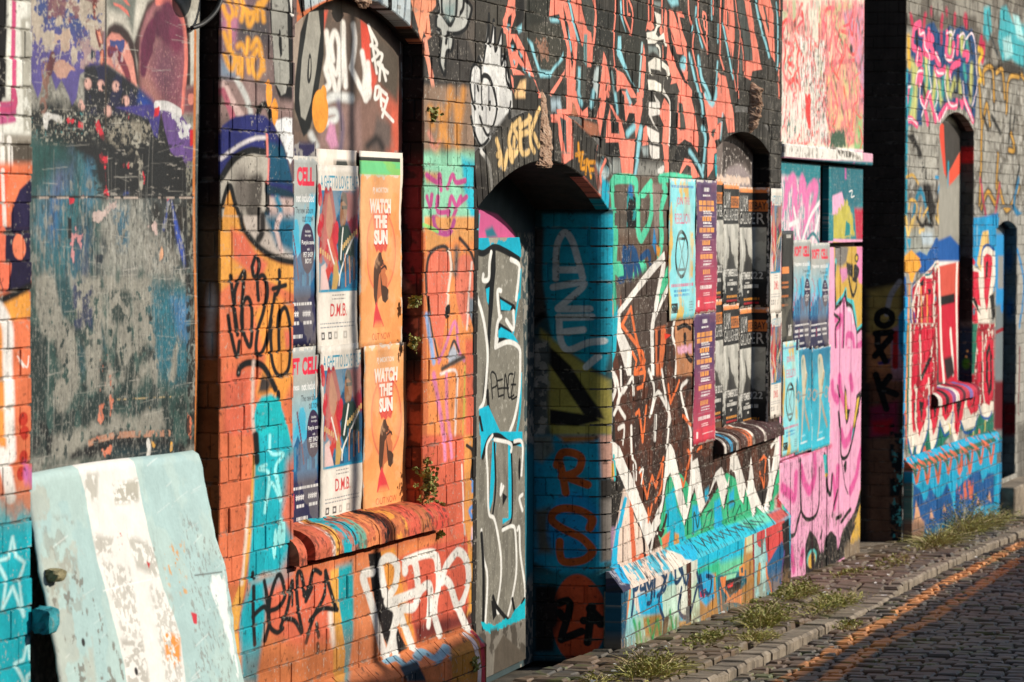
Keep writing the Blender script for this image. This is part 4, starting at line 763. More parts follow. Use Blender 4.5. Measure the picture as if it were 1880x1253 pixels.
for st, w in (('130,100 130,300 210,600', .035), ('320,0 325,250', .025), ('405,320 400,540', .03), ('470,320 520,580 560,820 600,1000', .04), ('885,0 940,300 1000,500 1060,720', .055), ('1150,40 1170,300 1165,760 1155,880', .035), ('45,700 100,950 170,1253', .05), ('160,740 190,1000 260,1130 310,1253', .06), ('400,800 385,1000 370,1253', .04), ('70,400 80,340', .03)): b.line(V3(st), w+.03, DK, soft=.02); b.line(V3(st), w, LB, soft=.02)
# lower row
b.poly(V5('0,-20 900,-20 900,640 0,640'), (60,58,52), soft=.01, alpha=.0)
many(b, V5, ('0,0 50,0 40,150 0,330', '80,300 100,320 100,480 50,490 60,330', '250,50 300,120 300,340 290,480 290,780 260,780 240,560 230,480 240,300 200,200', '380,0 480,0 520,160 560,420 555,550 500,460 430,430 370,490 365,300', '600,0 640,60 700,80 740,30 780,0 840,0 880,200 890,360 830,370 790,180 760,420 710,440 740,540 700,560 690,700 640,780 640,500 660,420 640,300 610,160', '430,600 500,620 570,770 500,800 490,680 450,660 370,790'), CO, soft=.006)
many(b, V5, ('380,90 410,100 450,340 390,350', '430,700 460,780 410,780', '800,200 830,360 800,360', '690,340 720,330 700,420 670,390'), GD, soft=.012); many(b, V5, ('500,0 600,0 640,300 650,420 610,760 560,560 640,400', '300,30 350,0 360,490 300,520', '370,490 440,430 500,480 600,720 600,790 540,700 480,600 420,600 310,660'), DK, soft=.012)
for st, w in (('570,20 590,100 600,200', .05), ('600,330 625,440 600,700', .06), ('480,540 560,660 600,760', .05), ('780,200 760,420', .03), ('30,330 0,600', .06), ('620,20 690,110 720,0', .06)): b.line(V5(st), w, LB, soft=.03)
many(b, V5, ('110,90 200,90 210,200 130,220 190,350 130,260 105,200', '90,310 200,370 200,470 130,460 95,380', '110,480 200,500 200,600 140,620 115,560', '150,20 200,90 170,90'), (230,224,214), soft=.008); b.line(V5('240,0 290,60 305,150 295,480'), .03, (230,224,214)); b.poly(V5('0,640 250,660 250,790 0,780'), (150,148,140), soft=.05, worn=.2); b.line(V5('215,760 240,690 200,720'), .05, (226,224,216)); b.poly(V5('40,500 100,490 100,580 60,580'), (150,160,158), soft=.03)
many(b, V4, ('280,-20 400,-20 480,240 560,180 560,330 660,330 740,-20 800,-20 760,250 690,640 650,860 720,1253 680,1253 630,960 700,560 660,340 450,330 360,120 350,330 370,840 290,900 220,900 190,400 90,380 80,280 210,280 250,820 280,760', '820,150 870,170 960,340 1030,380 980,380 1050,600 1160,600 1120,1090 990,1060 940,640 780,640 800,330 840,160 850,520 950,530 930,380 870,230', '980,-20 1060,0 1110,120 1140,180 1230,60 1253,-20 1253,200 1220,400 1170,600 1150,400 1150,270 1080,260 1040,380 1020,150'), CO, soft=.006)
many(b, V4, ('400,-20 470,0 480,130 550,120 640,-20 660,20 620,320 560,310 550,180 480,250 430,130', '860,300 940,380 940,520 850,520', '820,-20 880,0 960,280 930,300 880,200', '950,0 1010,30 1040,380 980,360', '1080,270 1150,270 1160,420 1040,610 980,400 1060,380', '780,650 930,640 940,800 770,800', '200,290 260,290 280,760 250,820', '800,0 820,150 740,620 700,620 760,300'), DK, soft=.01)
for st, w in (('430,0 470,140', .06), ('620,0 600,160', .06), ('905,30 930,250', .05), ('1060,530 1150,440', .07), ('253,300 255,760', .03), ('1240,460 1180,900 1150,1090', .06), ('1050,0 1100,140', .05), ('740,900 740,1100', .09), ('800,960 780,1050', .06)): b.line(V4(st), w, LB, soft=.03)
b.poly(V4('380,120 440,330 690,420 680,560 590,560 330,320'), (176,112,84), soft=.02); b.poly(V4('830,850 960,850 980,1060 850,1060'), (160,164,158), soft=.05); b.poly(V4('80,90 200,80 220,220 90,230'), (176,196,204), soft=.05)
b.poly(Ra('690,850 730,840 760,860 730,900 740,960 700,960'), (24,176,186), rough=.02)
# arch ring lettering
b.poly(R7('440,860 560,690 740,600 740,900 560,1040 480,1130'), (84,80,72), soft=.03, alpha=.8); b.poly(R7('830,660 940,690 1120,900 1120,1080 1090,1120 1000,980 840,870'), (64,60,54), soft=.03, alpha=.8)
for st in ('515,770 540,860 555,920 575,830 600,880 610,760', '530,900 540,860 520,850', '600,690 580,780 610,850 640,780 610,700 640,660', '640,660 650,830 690,830', '645,740 690,720', '650,690 700,650', '690,640 700,780 720,830', '700,730 745,600', '720,740 745,800'): b.line(R7(st), .055, (246,206,140), soft=.014)
for st in ('960,790 965,880', '945,850 985,840', '980,860 975,920 1000,920', '990,890 1010,880', '1005,880 1000,950', '1015,900 1030,970', '1020,890 1050,890', '1025,930 1045,930'): b.line(R7(st), .04, (236,160,50), soft=.014)
b.poly(R7('870,640 895,650 890,830 880,830'), (100,190,210), soft=.02); b.poly(R7('840,600 900,600 930,700 930,870 880,900 850,720'), CO, soft=.008); b.poly(R7('860,640 890,660 895,850 885,830'), (70,80,80), soft=.01); b.poly(R7('1060,900 1130,940 1130,1000 1060,1090 1090,1000'), (196,214,214), soft=.05); b.line(R7('1050,820 1130,915'), .02, (26,24,22)); b.line(R7('990,980 1060,1060 1100,1090 1080,960 1110,880'), .045, CO, soft=.01)
b.poly(R7('1090,1253 1080,1120 1150,980 1253,960 1253,1000 1160,1060 1150,1253'), (24,186,208), soft=.03)
# ================= right of the doorway: mint outlines, white zig-zags over brown
q = Both(SB, SLB, SPB)
b.poly(Rb('80,60 130,10 520,10 520,500 380,1253 100,1253 60,900'), (112,98,86), soft=.02); b.poly(Rb('85,20 135,60 130,240 160,420 150,560 90,600'), (26,186,214), soft=.03)
b.poly(PX('1108,390 1128,380 1128,560 1108,560'), (24,176,196), soft=.03); b.poly(Rb('160,380 290,380 400,420 500,360 500,480 420,560 200,600'), (104,84,70), soft=.04)
for st in ('150,60 180,30 290,40 300,120 310,180 350,110 390,60', '150,60 160,200 170,380 165,560 200,580 220,640 180,600 140,570', '390,60 395,200 380,300 350,370 330,400 310,330 310,180', '150,560 155,700 165,860', '460,60 480,110 450,230 460,400 440,520', '450,30 520,20 640,40', '290,640 330,560 350,600 300,650'): b.line(Rb(st), .10, (92,214,170), soft=.014)
b.poly(Rb('160,120 240,130 235,220 165,210'), (100,90,80)); b.poly(Rb('165,240 240,250 235,330 165,320'), (100,90,80)); b.poly(Rb('325,150 385,150 380,225 325,225'), (100,88,78)); b.poly(Rb('240,115 300,150 295,340 240,330'), (28,26,24), soft=.01); b.flecks(Rb('240,115 300,150 295,340 240,330'), (40,150,150), .6, .05, 30, 1.); b.dots(Rb('265,105'), .05, .03, (20,120,180), soft=.02)
b.poly(Rb('400,60 460,60 440,260 430,440 410,330'), (150,132,122), soft=.02); b.poly(Rb('410,330 430,460 420,500 400,430'), (40,140,200), soft=.02); b.poly(Rb('420,440 450,460 440,520 425,500'), (236,160,60), soft=.02)
for st in ('195,660 230,640 220,520 230,470 260,660 250,500 260,460', '280,460 265,690', '300,640 290,480 330,640', '330,520 370,490 385,560'): b.line(Rb(st), .075, (16,76,120), soft=.012)
b.poly(Rb('100,620 140,560 150,690 130,860 80,1000 70,800'), (196,140,110), soft=.04); b.poly(Rb('60,820 100,830 100,880 70,890'), (240,110,70), soft=.04); b.poly(Rb('55,940 110,960 100,1000 60,980'), (244,130,110), soft=.03); b.line(Rb('135,680 150,780 160,880'), .04, (240,150,70), soft=.01); b.line(Rb('150,600 160,760 165,880'), .04, (80,200,170), soft=.01); b.poly(Rb('200,760 260,740 250,850 200,830'), (236,120,90), soft=.03); b.poly(Rb('50,1080 170,1000 180,1253 90,1253'), (30,180,196), soft=.03); b.poly(Rb('180,1000 230,1120 220,1253 185,1253'), (60,190,110), soft=.02)
# brown body
b.poly(PX('1124,640 1150,560 1222,460 1260,480 1330,560 1430,780 1430,880 1290,960 1200,1010 1180,960 1130,820'), (92,56,42), soft=.012); b.flecks(PX('1130,640 1222,470 1330,560 1430,780 1430,880 1200,1010'), (58,46,40), .5, .12, 33, .8); b.poly(Rb('200,700 400,560 480,600 500,900 400,1253 280,1253 210,1000'), (84,70,62), soft=.05)
b.flecks(PX('1130,640 1222,470 1330,560 1430,780 1430,880 1200,1010'), (190,180,168), .79, .014, 34, .8)
# teal/green ground behind the teeth
q.poly(Rc('390,760 440,560 500,560 560,640 640,760 760,560 860,640 960,760 1050,520 1060,700 1080,800 560,960 480,920 420,1040 380,900'), (62,182,130), soft=.012)
q.poly(Rc('420,700 470,640 490,760 530,860 540,960 440,980'), (30,182,210), soft=.03); q.poly(Rc('570,740 600,740 620,860 570,900'), (30,170,210), soft=.03); q.poly(Rc('690,720 720,700 740,860 690,880'), (30,176,220), soft=.03); q.poly(Rc('770,680 800,640 800,740 770,760'), (40,180,220), soft=.03); q.poly(Rc('640,660 660,640 660,700 640,720'), (40,170,200), soft=.03)
# left panels below
q.poly(Rc('140,660 260,640 340,1000 400,960 430,1060 220,1100 130,1080'), (232,208,190), soft=.012); q.poly(Rc('200,690 215,700 170,900 160,1040 180,1090 120,1080 125,1040 150,880'), (24,180,220), soft=.012); q.poly(Rc('225,700 245,700 265,1030 300,1000 330,1010 300,1040 240,1060'), (220,110,74), soft=.01); q.line(Rc('310,1020 300,900 255,780'), .05, (50,34,30)); q.poly(Rc('120,860 150,760 180,660 120,1080 90,1060'), (150,120,150), soft=.06); q.poly(Rc('400,920 450,880 440,960 410,980'), (226,120,80), soft=.02); q.poly(Rc('470,890 500,900 500,960 470,960'), (206,150,80), soft=.02)
# white zig-zag band with dark edge
ZZ = ['120,370 170,420 360,880 330,960 340,1000 300,900 200,640 110,430', '330,960 350,840 400,720 430,440 450,400 470,440 540,760 570,500 600,480 640,740 700,560 730,530 770,640 780,470 810,450 870,660 890,470 910,640 960,760 1000,560 1040,370 1055,350 1050,480 985,760 975,800 920,740 900,820 890,760 860,640 850,730 830,700 800,560 780,540 740,760 710,640 700,600 610,800 580,640 530,850 500,760 450,560 430,600 380,900 360,900']
for z in ZZ: q.poly(Rc(z)+(1.5, 3), (60,34,30), soft=.02)
many(q, Rc, ZZ, WHT, soft=.007)
q.poly(Rc('985,760 1020,830 1000,840 960,790'), WHT); q.line(Rc('340,1000 375,870 400,900 430,800'), .06, (60,40,34)); q.line(Rc('345,990 370,860 395,830'), .05, WHT)
# long white edges of the brown letters
many(b, Rb, ('475,480 480,530 400,620 200,870 205,960 270,1100 265,1253 240,1253 160,960 160,880 380,580',), WHT, soft=.006); many(b, Rb, ('455,560 480,540 460,720 420,880 405,1000 410,1253 390,1253 385,980 410,820', '510,640 515,680 430,880 420,900 440,820'), WHT, soft=.007)
many(b, Rb, ('480,600 510,540 510,640 440,800 445,720',), (80,200,150), soft=.01)
b.line(Rb('265,830 210,940 340,1120 350,1253 290,1000 265,830'), .045, (238,120,66), sm=False, soft=.01); b.line(Rb('275,1110 300,1160 290,1240 350,1160'), .04, (238,120,66), sm=False); b.poly(Rb('415,960 480,940 480,1100 450,1253 420,1253'), (206,110,66), soft=.02); b.poly(Rb('430,970 450,960 445,1160 430,1180'), (60,36,30), soft=.02); b.poly(Rb('470,990 515,1000 475,1030'), (220,60,40)); b.line(Rb('540,900 525,1000 550,1100 540,1253'), .05, WHT, soft=.014)
b.poly(Rb('540,920 650,900 650,1253 550,1253'), (190,130,90), soft=.02); b.line(Rb('560,960 600,940 640,960'), .05, (40,36,36)); b.line(Rb('600,1000 610,1120 640,1160'), .06, (50,40,38)); b.poly(Rb('550,1070 640,1060 640,1110 560,1120'), (230,170,190), soft=.02, rough=.01)
for st in ('130,0 160,60 170,160 140,240', '180,-10 190,120 240,40 250,130', '200,100 160,180 200,260', '330,0 360,110 340,250 380,120 440,220 440,300 430,420', '400,0 420,110 450,260 440,300', '540,60 510,120 560,330 570,420', '370,250 365,380', '165,320 195,310 190,400', '235,310 240,480', '1000,420 1030,380', '990,480 1000,700', '1030,390 1000,600', '560,330 565,560'): b.line(Rc(st), .045, WHT, soft=.012)
for st in ('260,20 310,10 300,90 270,100', '260,240 280,220 300,390 320,200', '280,540 320,700 350,580 370,640 410,480 400,640 370,720', '330,760 330,830 350,740', '440,80 450,180 500,60', '520,250 560,300', '545,440 560,460 520,640 510,600', '940,500 960,470 975,490 960,640 940,560', '600,440 620,420'): b.line(Rc(st), .04, (238,120,66), sm=False, soft=.008)
for st in ('240,480 260,520 260,600', '280,560 300,540 290,620', '250,640 245,520'): b.line(Rc(st), .03, WHT)
b.poly(Rc('100,150 130,120 130,330 110,370 60,340'), (220,224,216), soft=.03); b.line(Rc('60,190 130,150'), .05, WHT); b.line(Rc('130,0 150,100 110,200'), .06, WHT)
b.poly(PX('1118,600 1135,560 1130,650 1118,690'), (24,180,200), soft=.02); b.poly(Rc('60,430 120,440 150,520 150,600 60,590'), (232,170,150), soft=.04); b.poly(Rc('100,510 140,510 140,590 105,590'), (240,190,80), soft=.012); b.line(Rc('140,470 150,600'), .04, (60,200,200)); b.poly(Rc('40,600 190,610 190,660 150,860 50,860'), (44,40,36), soft=.02); b.poly(Rc('60,690 110,680 110,860 70,900'), (150,144,132), soft=.05)
q.line(Rc('1055,460 1060,540 1040,640'), .05, (60,190,120)); q.poly(Rc('1020,700 1060,640 1060,760 1090,800 1010,850'), (190,160,150), soft=.02); q.poly(Rc('1035,690 1060,660 1055,760 1030,750'), (170,50,50), soft=.02)
for st in ('575,900 580,780 600,860 610,780', '620,890 640,830 650,790 680,770 660,870', '770,830 760,740 800,720 790,780', '800,820 830,740 840,790'): q.line(Rc(st), .028, (30,90,70), soft=.006)
# plinth: slope and face
p = Both(SPB, SLB)
p.poly(Rd('0,500 60,420 150,480 220,600 180,1253 0,1253'), (60,60,84), soft=.04); p.poly(Rd('30,510 130,510 150,600 60,620'), (150,150,160), rough=.04, worn=.4, wcell=.02); p.poly(Rd('85,500 140,490 200,570 200,620 150,610'), (24,170,220), soft=.012)
p.poly(Rd('140,490 330,410 400,400 440,470 470,520 400,700 220,800 200,590'), (234,212,196), soft=.012)
SLB.poly(Rd('140,490 330,410 420,380 640,470 620,560 200,620'), (232,208,190), soft=.02); SLB.poly(Rd('420,380 660,280 1000,180 1180,120 1230,180 1000,290 640,420 620,470'), (40,190,214), soft=.02); SLB.poly(Rd('900,210 1100,140 1130,210 980,260'), (110,210,180), soft=.04); SLB.poly(Rd('1090,160 1180,120 1240,170 1160,230'), (200,90,84), soft=.03); SLB.poly(Rd('960,200 990,190 1020,250 990,260'), (60,180,150), soft=.02)
for i in range(9): SLB.poly(Rd('%d,%d %d,%d %d,%d'%(190+28*i, 480-10*i, 206+28*i, 474-10*i, 250+28*i, 560-12*i)), (40,74,98), soft=.02, alpha=.75, worn=.3, wcell=.02)
SLB.flecks(Rd('140,490 420,380 640,470 200,620'), (40,180,206), .56, .06, 5, .9); SLB.flecks(None, (40,60,70), .7, .04, 6, .6)
for i in range(10): SLB.line(Rd('%d,%d %d,%d'%(620+40*i, 330-14*i, 690+42*i, 370-17*i)), .018, (60,90,90), soft=.008); SLB.line(Rd('%d,%d %d,%d'%(690+42*i, 370-17*i, 665+42*i, 310-14*i)), .018, (60,90,90), soft=.008)
p.poly(Rd('430,420 470,400 640,470 640,560 520,640 460,520'), (236,222,206), soft=.02); p.poly(Rd('500,370 600,340 640,410 640,470 560,460'), (30,180,220), soft=.02)
SPB.poly(Rd('630,430 960,270 960,420 940,480 640,540'), (24,190,222), soft=.02); SPB.poly(Rd('640,520 780,450 800,540 740,640 640,600'), (60,190,140), soft=.05); SPB.poly(Rd('780,480 960,420 960,480 860,590 800,580'), (110,206,160), soft=.05)
SPB.poly(Rd('950,290 1010,260 1010,740 930,960 920,760'), (190,140,80), soft=.015); SPB.poly(Rd('960,290 1005,270 1005,400 960,410'), (214,214,170), soft=.03); SPB.poly(Rd('1000,270 1020,260 1018,760 1005,800'), (150,30,50), soft=.01); SPB.poly(Rd('1012,260 1090,240 1090,720 1010,760'), (170,216,212), soft=.012); SPB.poly(Rd('1040,230 1075,225 1080,330 1055,375 1030,340'), (214,84,84), sm=True); SPB.poly(Rd('1035,490 1050,480 1050,590 1030,620'), (206,140,70), sm=True)
SPB.poly(Rd('1085,240 1210,150 1215,330 1160,440 1100,480'), (214,80,78), soft=.02); SPB.poly(Rd('1100,480 1190,330 1210,400 1170,700 1130,720 1095,560'), (30,96,140), soft=.02); SPB.line(Rd('1090,480 1095,560 1115,620 1130,730'), .05, (236,130,76), soft=.01); SPB.poly(Rd('1190,220 1240,180 1250,640 1170,700 1200,420'), (40,36,36), soft=.02); SPB.line(Rd('1205,400 1180,660'), .03, (110,80,140), soft=.02)
SPB.poly(Rd('170,620 220,600 250,840 240,1090 170,1090'), (150,210,212), soft=.015); SPB.line(Rd('205,600 190,760 160,940 120,1090'), .05, (232,146,90), soft=.012); SPB.poly(Rd('60,700 190,640 180,900 150,1090 60,1090'), (20,84,110), soft=.05)
SPB.poly(Rd('215,590 440,500 460,540 430,720 380,820 260,820 220,700'), (230,214,200), soft=.02); SPB.poly(Rd('250,680 420,640 540,580 540,700 420,840 270,820'), (24,180,226), soft=.03); SPB.poly(Rd('240,820 420,820 420,1060 240,1100'), (170,210,190), soft=.03); SPB.poly(Rd('290,830 410,800 410,960 300,960'), (176,134,70), soft=.03)
SPB.poly(Rd('410,640 520,600 520,1050 420,1060'), (196,226,206), soft=.02); SPB.poly(Rd('480,420 640,450 640,640 560,840 520,800 500,600'), (220,226,210), soft=.02); SPB.poly(Rd('420,840 460,800 440,980 410,980'), (70,60,50), soft=.02); SPB.poly(Rd('570,430 600,420 600,840 575,840'), (90,54,44), soft=.012)
SPB.poly(Rd('520,860 610,840 610,960 520,1040'), (196,150,84), soft=.02); SPB.poly(Rd('600,620 650,560 660,800 640,950 610,940 600,820'), (206,230,200), soft=.015); SPB.poly(Rd('660,560 760,540 780,880 660,940'), (196,140,72), soft=.02); SPB.poly(Rd('640,560 700,520 750,560 750,700 700,760 650,700'), (40,170,220), soft=.03); SPB.poly(Rd('660,660 700,640 690,700 660,700'), (200,40,60)); SPB.poly(Rd('770,560 960,520 960,640 930,870 800,890 780,760'), (36,104,120), soft=.015); SPB.poly(Rd('820,590 930,560 920,640 850,690 830,650'), (40,40,40), soft=.01); SPB.poly(Rd('835,620 880,600 870,630 840,640'), (226,50,50)); SPB.poly(Rd('810,560 900,540 890,570 820,590'), (150,220,180), soft=.01); SPB.poly(Rd('790,570 830,560 820,640 850,700 930,640 925,740 870,730 820,740 840,700 800,640'), (240,140,80), rough=.004); SPB.poly(Rd('915,500 950,480 950,560 915,560'), (232,150,80)); SPB.poly(Rd('925,510 940,500 940,540 928,540'), (40,90,100)); SPB.poly(Rd('930,640 1010,560 1000,760 920,840'), (176,124,60), soft=.02); SPB.line(Rd('790,640 800,760 810,880'), .03, (236,140,80))
for st in ('220,600 225,720 215,820', '220,600 255,570 250,640 225,650', '270,640 290,570 310,680', '275,650 300,640', '310,580 330,640 350,560 340,720 320,740', '360,690 370,540 420,560 430,640 380,690', '440,560 390,720 420,840', '490,440 500,600 540,560 520,510', '540,500 560,600', '580,560 570,610', '540,640 520,780 560,830 600,780 640,620 650,690', '640,540 680,690 660,560', '700,560 735,580 720,680 690,660', '350,500 400,510 390,480'): SPB.line(Rd(st), .05, (16,66,100), soft=.01)
for st in ('225,850 240,920 250,1040', '260,870 270,980 290,1080', '320,850 340,960', '340,1000 380,850 400,960', '430,1040 460,900 490,980 500,840', '460,790 480,900', '300,980 310,1060'): SPB.line(Rd(st), .05, (40,160,90), soft=.03)
SPB.poly(PX('1120,1180 1460,1040 1460,1110 1120,1260'), (150,120,84), soft=.1, alpha=.6, worn=.3)
# sill stripes of the small window
for a, b_, c in ((1290,1330,(54,48,44)),(1330,1334,(226,216,204)),(1334,1352,(62,50,46)),(1352,1357,(240,228,214)),(1357,1374,(96,64,54)),(1374,1384,(226,120,74)),(1383,1387,(240,226,210)),(1387,1404,(76,52,48)),(1404,1408,(236,222,208)),(1408,1460,(84,56,56))):
    stripe(SS2, a, b_, c, .02, 810)
stripe(SS2, 1340, 1346, (60,150,190), .02, 810)
SS2.flecks(None, (70,54,48), .55, .05, 8, .7); SS2.flecks(None, (210,200,188), .78, .012, 3)
# small window infill
SW2.poly(PX('1300,230 1420,230 1420,420 1300,420'), (126,114,108)); SW2.poly(Ra('735,770 780,770 860,800 890,860 890,960 860,900 800,890 760,920 735,960'), (70,62,58), soft=.05); SW2.poly(Ra('740,970 770,920 830,900 880,950 890,1040 740,1040'), (156,142,140), soft=.03); SW2.poly(Ra('690,960 880,970 890,1010 690,1010'), (226,200,180), rough=.012); SW2.flecks(None, (220,210,200), .76, .02, 4)
SW2.poly(PX('1300,390 1420,390 1420,860 1300,860'), (110,80,60), soft=.05)
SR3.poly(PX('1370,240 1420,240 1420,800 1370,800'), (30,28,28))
# ================= doorway: back, leaf, jamb
d = SDB
d.poly(PX('860,300 1000,300 1000,1260 860,1260'), (70,84,86)); d.poly(R8('340,-60 480,-20 560,60 600,130 340,130'), (208,96,146), soft=.012); d.poly(R8('410,70 450,50 480,110 420,120'), (50,120,140), soft=.03); d.poly(R8('330,-40 380,-20 370,110 330,110'), (60,180,196), soft=.02); d.flecks(PX('950,430 1000,430 1000,1260 950,1260'), (150,146,136), .6, .03, 2); d.poly(PX('955,820 1000,820 1000,1060 955,1060'), (30,120,140), soft=.1)  # pink painted only where sun reaches in, its edge follows the arch's shadow
g = SDP
g.im[:] = alb((136,132,120)); g.flecks(None, (112,108,98), .52, .12, 1, .7, .4); g.flecks(None, (190,186,174), .78, .01, 2, .8)
g.poly(R8('340,100 620,100 625,210 600,240 500,190 440,180 340,200'), (24,178,206), soft=.006); g.poly(R8('430,110 540,105 540,125 440,150'), (170,164,150), rough=.01); g.line(R8('355,190 400,205 460,170 520,190 600,240'), .06, BLK, soft=.006); g.poly(R8('450,150 470,180 470,330 445,620 420,1040 395,1040 420,800 430,520 410,400 440,330'), BLK, soft=.006)
g.poly(R8('480,200 600,260 605,290 585,480 520,470 500,430 480,560 530,600 590,540 580,650 520,640 500,600 480,700 540,720 600,740 610,900 590,1100 545,1253 500,1253 430,1060 445,700 460,400'), (136,132,120), soft=.005); g.flecks(R8('480,200 600,260 610,900 545,1253 430,1060'), (180,176,164), .72, .02, 5, .8)
g.poly(R8('415,410 435,400 430,500 420,480'), (24,186,214)); g.poly(R8('490,450 575,500 585,530 500,540'), BLK); g.poly(R8('495,470 560,510 550,535 500,530'), (24,186,214)); g.poly(R8('485,600 560,650 560,690 485,720'), BLK); g.poly(R8('485,650 500,630 570,670 600,720 520,690 485,690'), (24,186,214)); g.line(R8('600,440 570,660'), .03, (24,186,214)); g.line(R8('612,300 605,460'), .03, (24,180,206)); g.line(R8('615,900 610,1100 590,1253'), .04, (24,186,214))
for st in ('445,200 435,260 430,350 400,360 400,330', '555,240 600,270 600,330 585,470', '490,560 480,430 500,420', '570,540 570,640 530,590', '480,700 470,740 480,610 500,570', '470,745 540,715 600,745 610,820 605,1000 580,1150 545,1253', '365,460 400,580 425,760 420,900 405,1050 380,1100'): g.line(R8(st), .045, (240,238,230), soft=.008)
g.line(R8('425,1000 440,1150 500,1253'), .05, BLK, soft=.006); g.poly(R8('375,1100 430,1080 500,1230 450,1253 380,1253'), (24,186,214)); g.line(R8('380,1150 400,1253'), .04, BLK)
for st in ('455,1040 445,900 470,900 480,960 455,980', '490,1030 480,940', '480,940 510,930', '485,985 510,980', '490,1030 515,1020', '520,1040 525,900 545,1030', '515,980 545,980', '570,900 545,910 545,1030 575,1020', '580,890 560,1035 590,1030', '560,960 585,960'): g.line(R8(st), .018, (24,22,20), soft=.005)
g.poly(R9('230,-20 440,-20 440,60 380,40 270,20 230,120'), (24,186,214)); g.line(R9('240,110 270,20 320,0 380,40 430,30'), .05, BLK, soft=.006); g.poly(R9('290,30 310,40 300,230 290,330 270,400 275,300'), (24,186,214)); g.line(R9('300,40 305,260 290,400'), .035, BLK); g.poly(R9('370,40 390,40 385,420 340,450 340,420 370,420'), (24,186,214)); g.line(R9('385,60 390,240 385,430 340,470'), .03, BLK); g.poly(R9('340,290 365,310 340,360'), BLK)
for st in ('230,480 240,620 260,720 250,960', '290,0 260,60 265,200 270,390 300,430 330,600 330,740 310,880 320,900', '300,20 380,40 385,80', '335,250 330,300 345,260', '400,30 440,40 435,200', '340,480 390,460 405,500 410,680 390,820 370,910', '415,480 425,470 430,600 455,810 410,890', '440,300 425,320 440,380'): g.line(R9(st), .035, (240,238,230), soft=.008)
g.line(R9('230,500 240,700 240,980'), .05, BLK, soft=.006); g.line(R9('290,820 310,870 370,940'), .045, BLK, soft=.006); g.line(R9('390,830 410,900 450,830'), .04, BLK); g.poly(R9('280,840 300,830 310,910 290,940'), (30,26,24)); g.dots(R9('425,170'), .02, .05, BLK)
g.poly(R9('225,940 300,960 380,920 455,830 455,930 340,980 290,1010 240,990'), (24,184,200), soft=.006, rough=.008); g.poly(R9('220,1000 290,1010 460,940 470,1253 220,1253'), (128,122,112), soft=.02); g.flecks(R9('220,1000 460,940 470,1253 220,1253'), (84,78,70), .5, .08, 7); g.poly(R9('300,1090 345,1010 455,1110 460,1253 290,1253'), (92,84,74), soft=.012)  # peaked darker patch at the foot: a cast shadow drawn into the colour
J = SJ
J.poly(PX('940,380 1125,380 1125,1250 940,1250'), (50,84,90)); J.poly(R8('740,-20 1130,-20 1130,600 1080,900 1000,840 800,720 770,560 740,380'), (24,170,196), soft=.02); J.poly(R8('660,60 750,60 730,300 760,560 700,640 660,560'), (90,84,78), soft=.03); J.poly(R8('730,640 900,780 1100,940 1130,1253 790,1253 700,900'), (178,166,84), soft=.03); J.poly(R8('760,720 900,850 1060,1100 1080,1160 980,1140 860,960 760,820'), (40,38,36), soft=.015); J.poly(R8('780,1100 1040,1140 1060,1170 940,1200 780,1190'), (36,34,32), soft=.015); J.poly(R8('690,680 780,720 770,1253 690,1253'), (110,116,112), soft=.03); J.flecks(R8('690,680 780,720 770,1253 690,1253'), (180,176,164), .6, .03, 3); J.line(R8('640,640 740,560'), .03, (30,28,28), soft=.02)
for st in ('815,350 820,180 850,100 880,90 920,160 970,345', '815,300 960,300', '800,400 980,380 830,520', '830,525 1010,525', '830,575 1020,570', '835,570 840,680 860,740 900,760 1000,720 1075,710', '840,660 975,645', '990,860 1050,800'): J.line(R8(st), .03, (222,228,226), soft=.008)
J.poly(R9('500,0 840,0 860,640 740,760 620,700 500,640'), (20,160,196), soft=.03); J.poly(R9('490,0 590,0 600,80 540,140 500,120'), (140,144,134), soft=.03); J.poly(R9('500,380 590,360 600,600 520,600'), (110,106,96), soft=.04); J.poly(R9('620,0 830,0 800,30 650,40'), (170,110,50), soft=.03); J.dots(R9('700,470'), .12, .17, (20,150,210), soft=.03); J.poly(R9('820,0 900,0 890,220 830,220'), (220,170,150), soft=.02); J.poly(R9('820,220 960,230 930,480 900,640 830,640'), (60,56,52), soft=.02); J.poly(R9('830,330 880,320 870,640 830,640'), (140,132,124), soft=.03); J.poly(R9('870,640 960,660 985,740 880,760'), (24,150,200), soft=.03)
for st in ('615,150 640,90 700,90 740,120 720,180 640,210', '630,140 645,200 660,290', '650,205 770,250', '780,470 790,420 730,380 650,370 600,390 590,430 640,470 740,520 790,580 770,620 720,640 650,640 630,600 630,540'): J.line(R9(st), .036, (196,92,44), soft=.008)
J.poly(R9('500,700 960,700 960,1253 500,1253'), (24,110,126), soft=.04); J.poly(R9('500,760 620,760 600,1100 500,1100'), (36,36,36), soft=.03); J.dots(R9('720,930'), .118, .20, (206,84,50), soft=.006); J.dots(R9('590,900'), .04, .1, (40,30,28), soft=.03); J.poly(R9('500,1130 960,1130 960,1253 500,1253'), (40,48,50), soft=.05)
for st in ('630,850 670,840 680,880 640,1020 650,1030 740,995', '630,900 660,940', '770,1050 780,950 790,870', '780,880 810,920 830,960', '750,940 845,940'): J.line(R9(st), .036, (20,18,18), soft=.006)
J.poly(R9('870,780 960,760 940,900 880,900'), (80,70,110), soft=.03); J.poly(R9('860,900 950,880 960,1130 900,1130'), (20,110,140), soft=.03); J.poly(R9('900,1060 960,980 960,1110 910,1130'), (230,150,90), soft=.03)
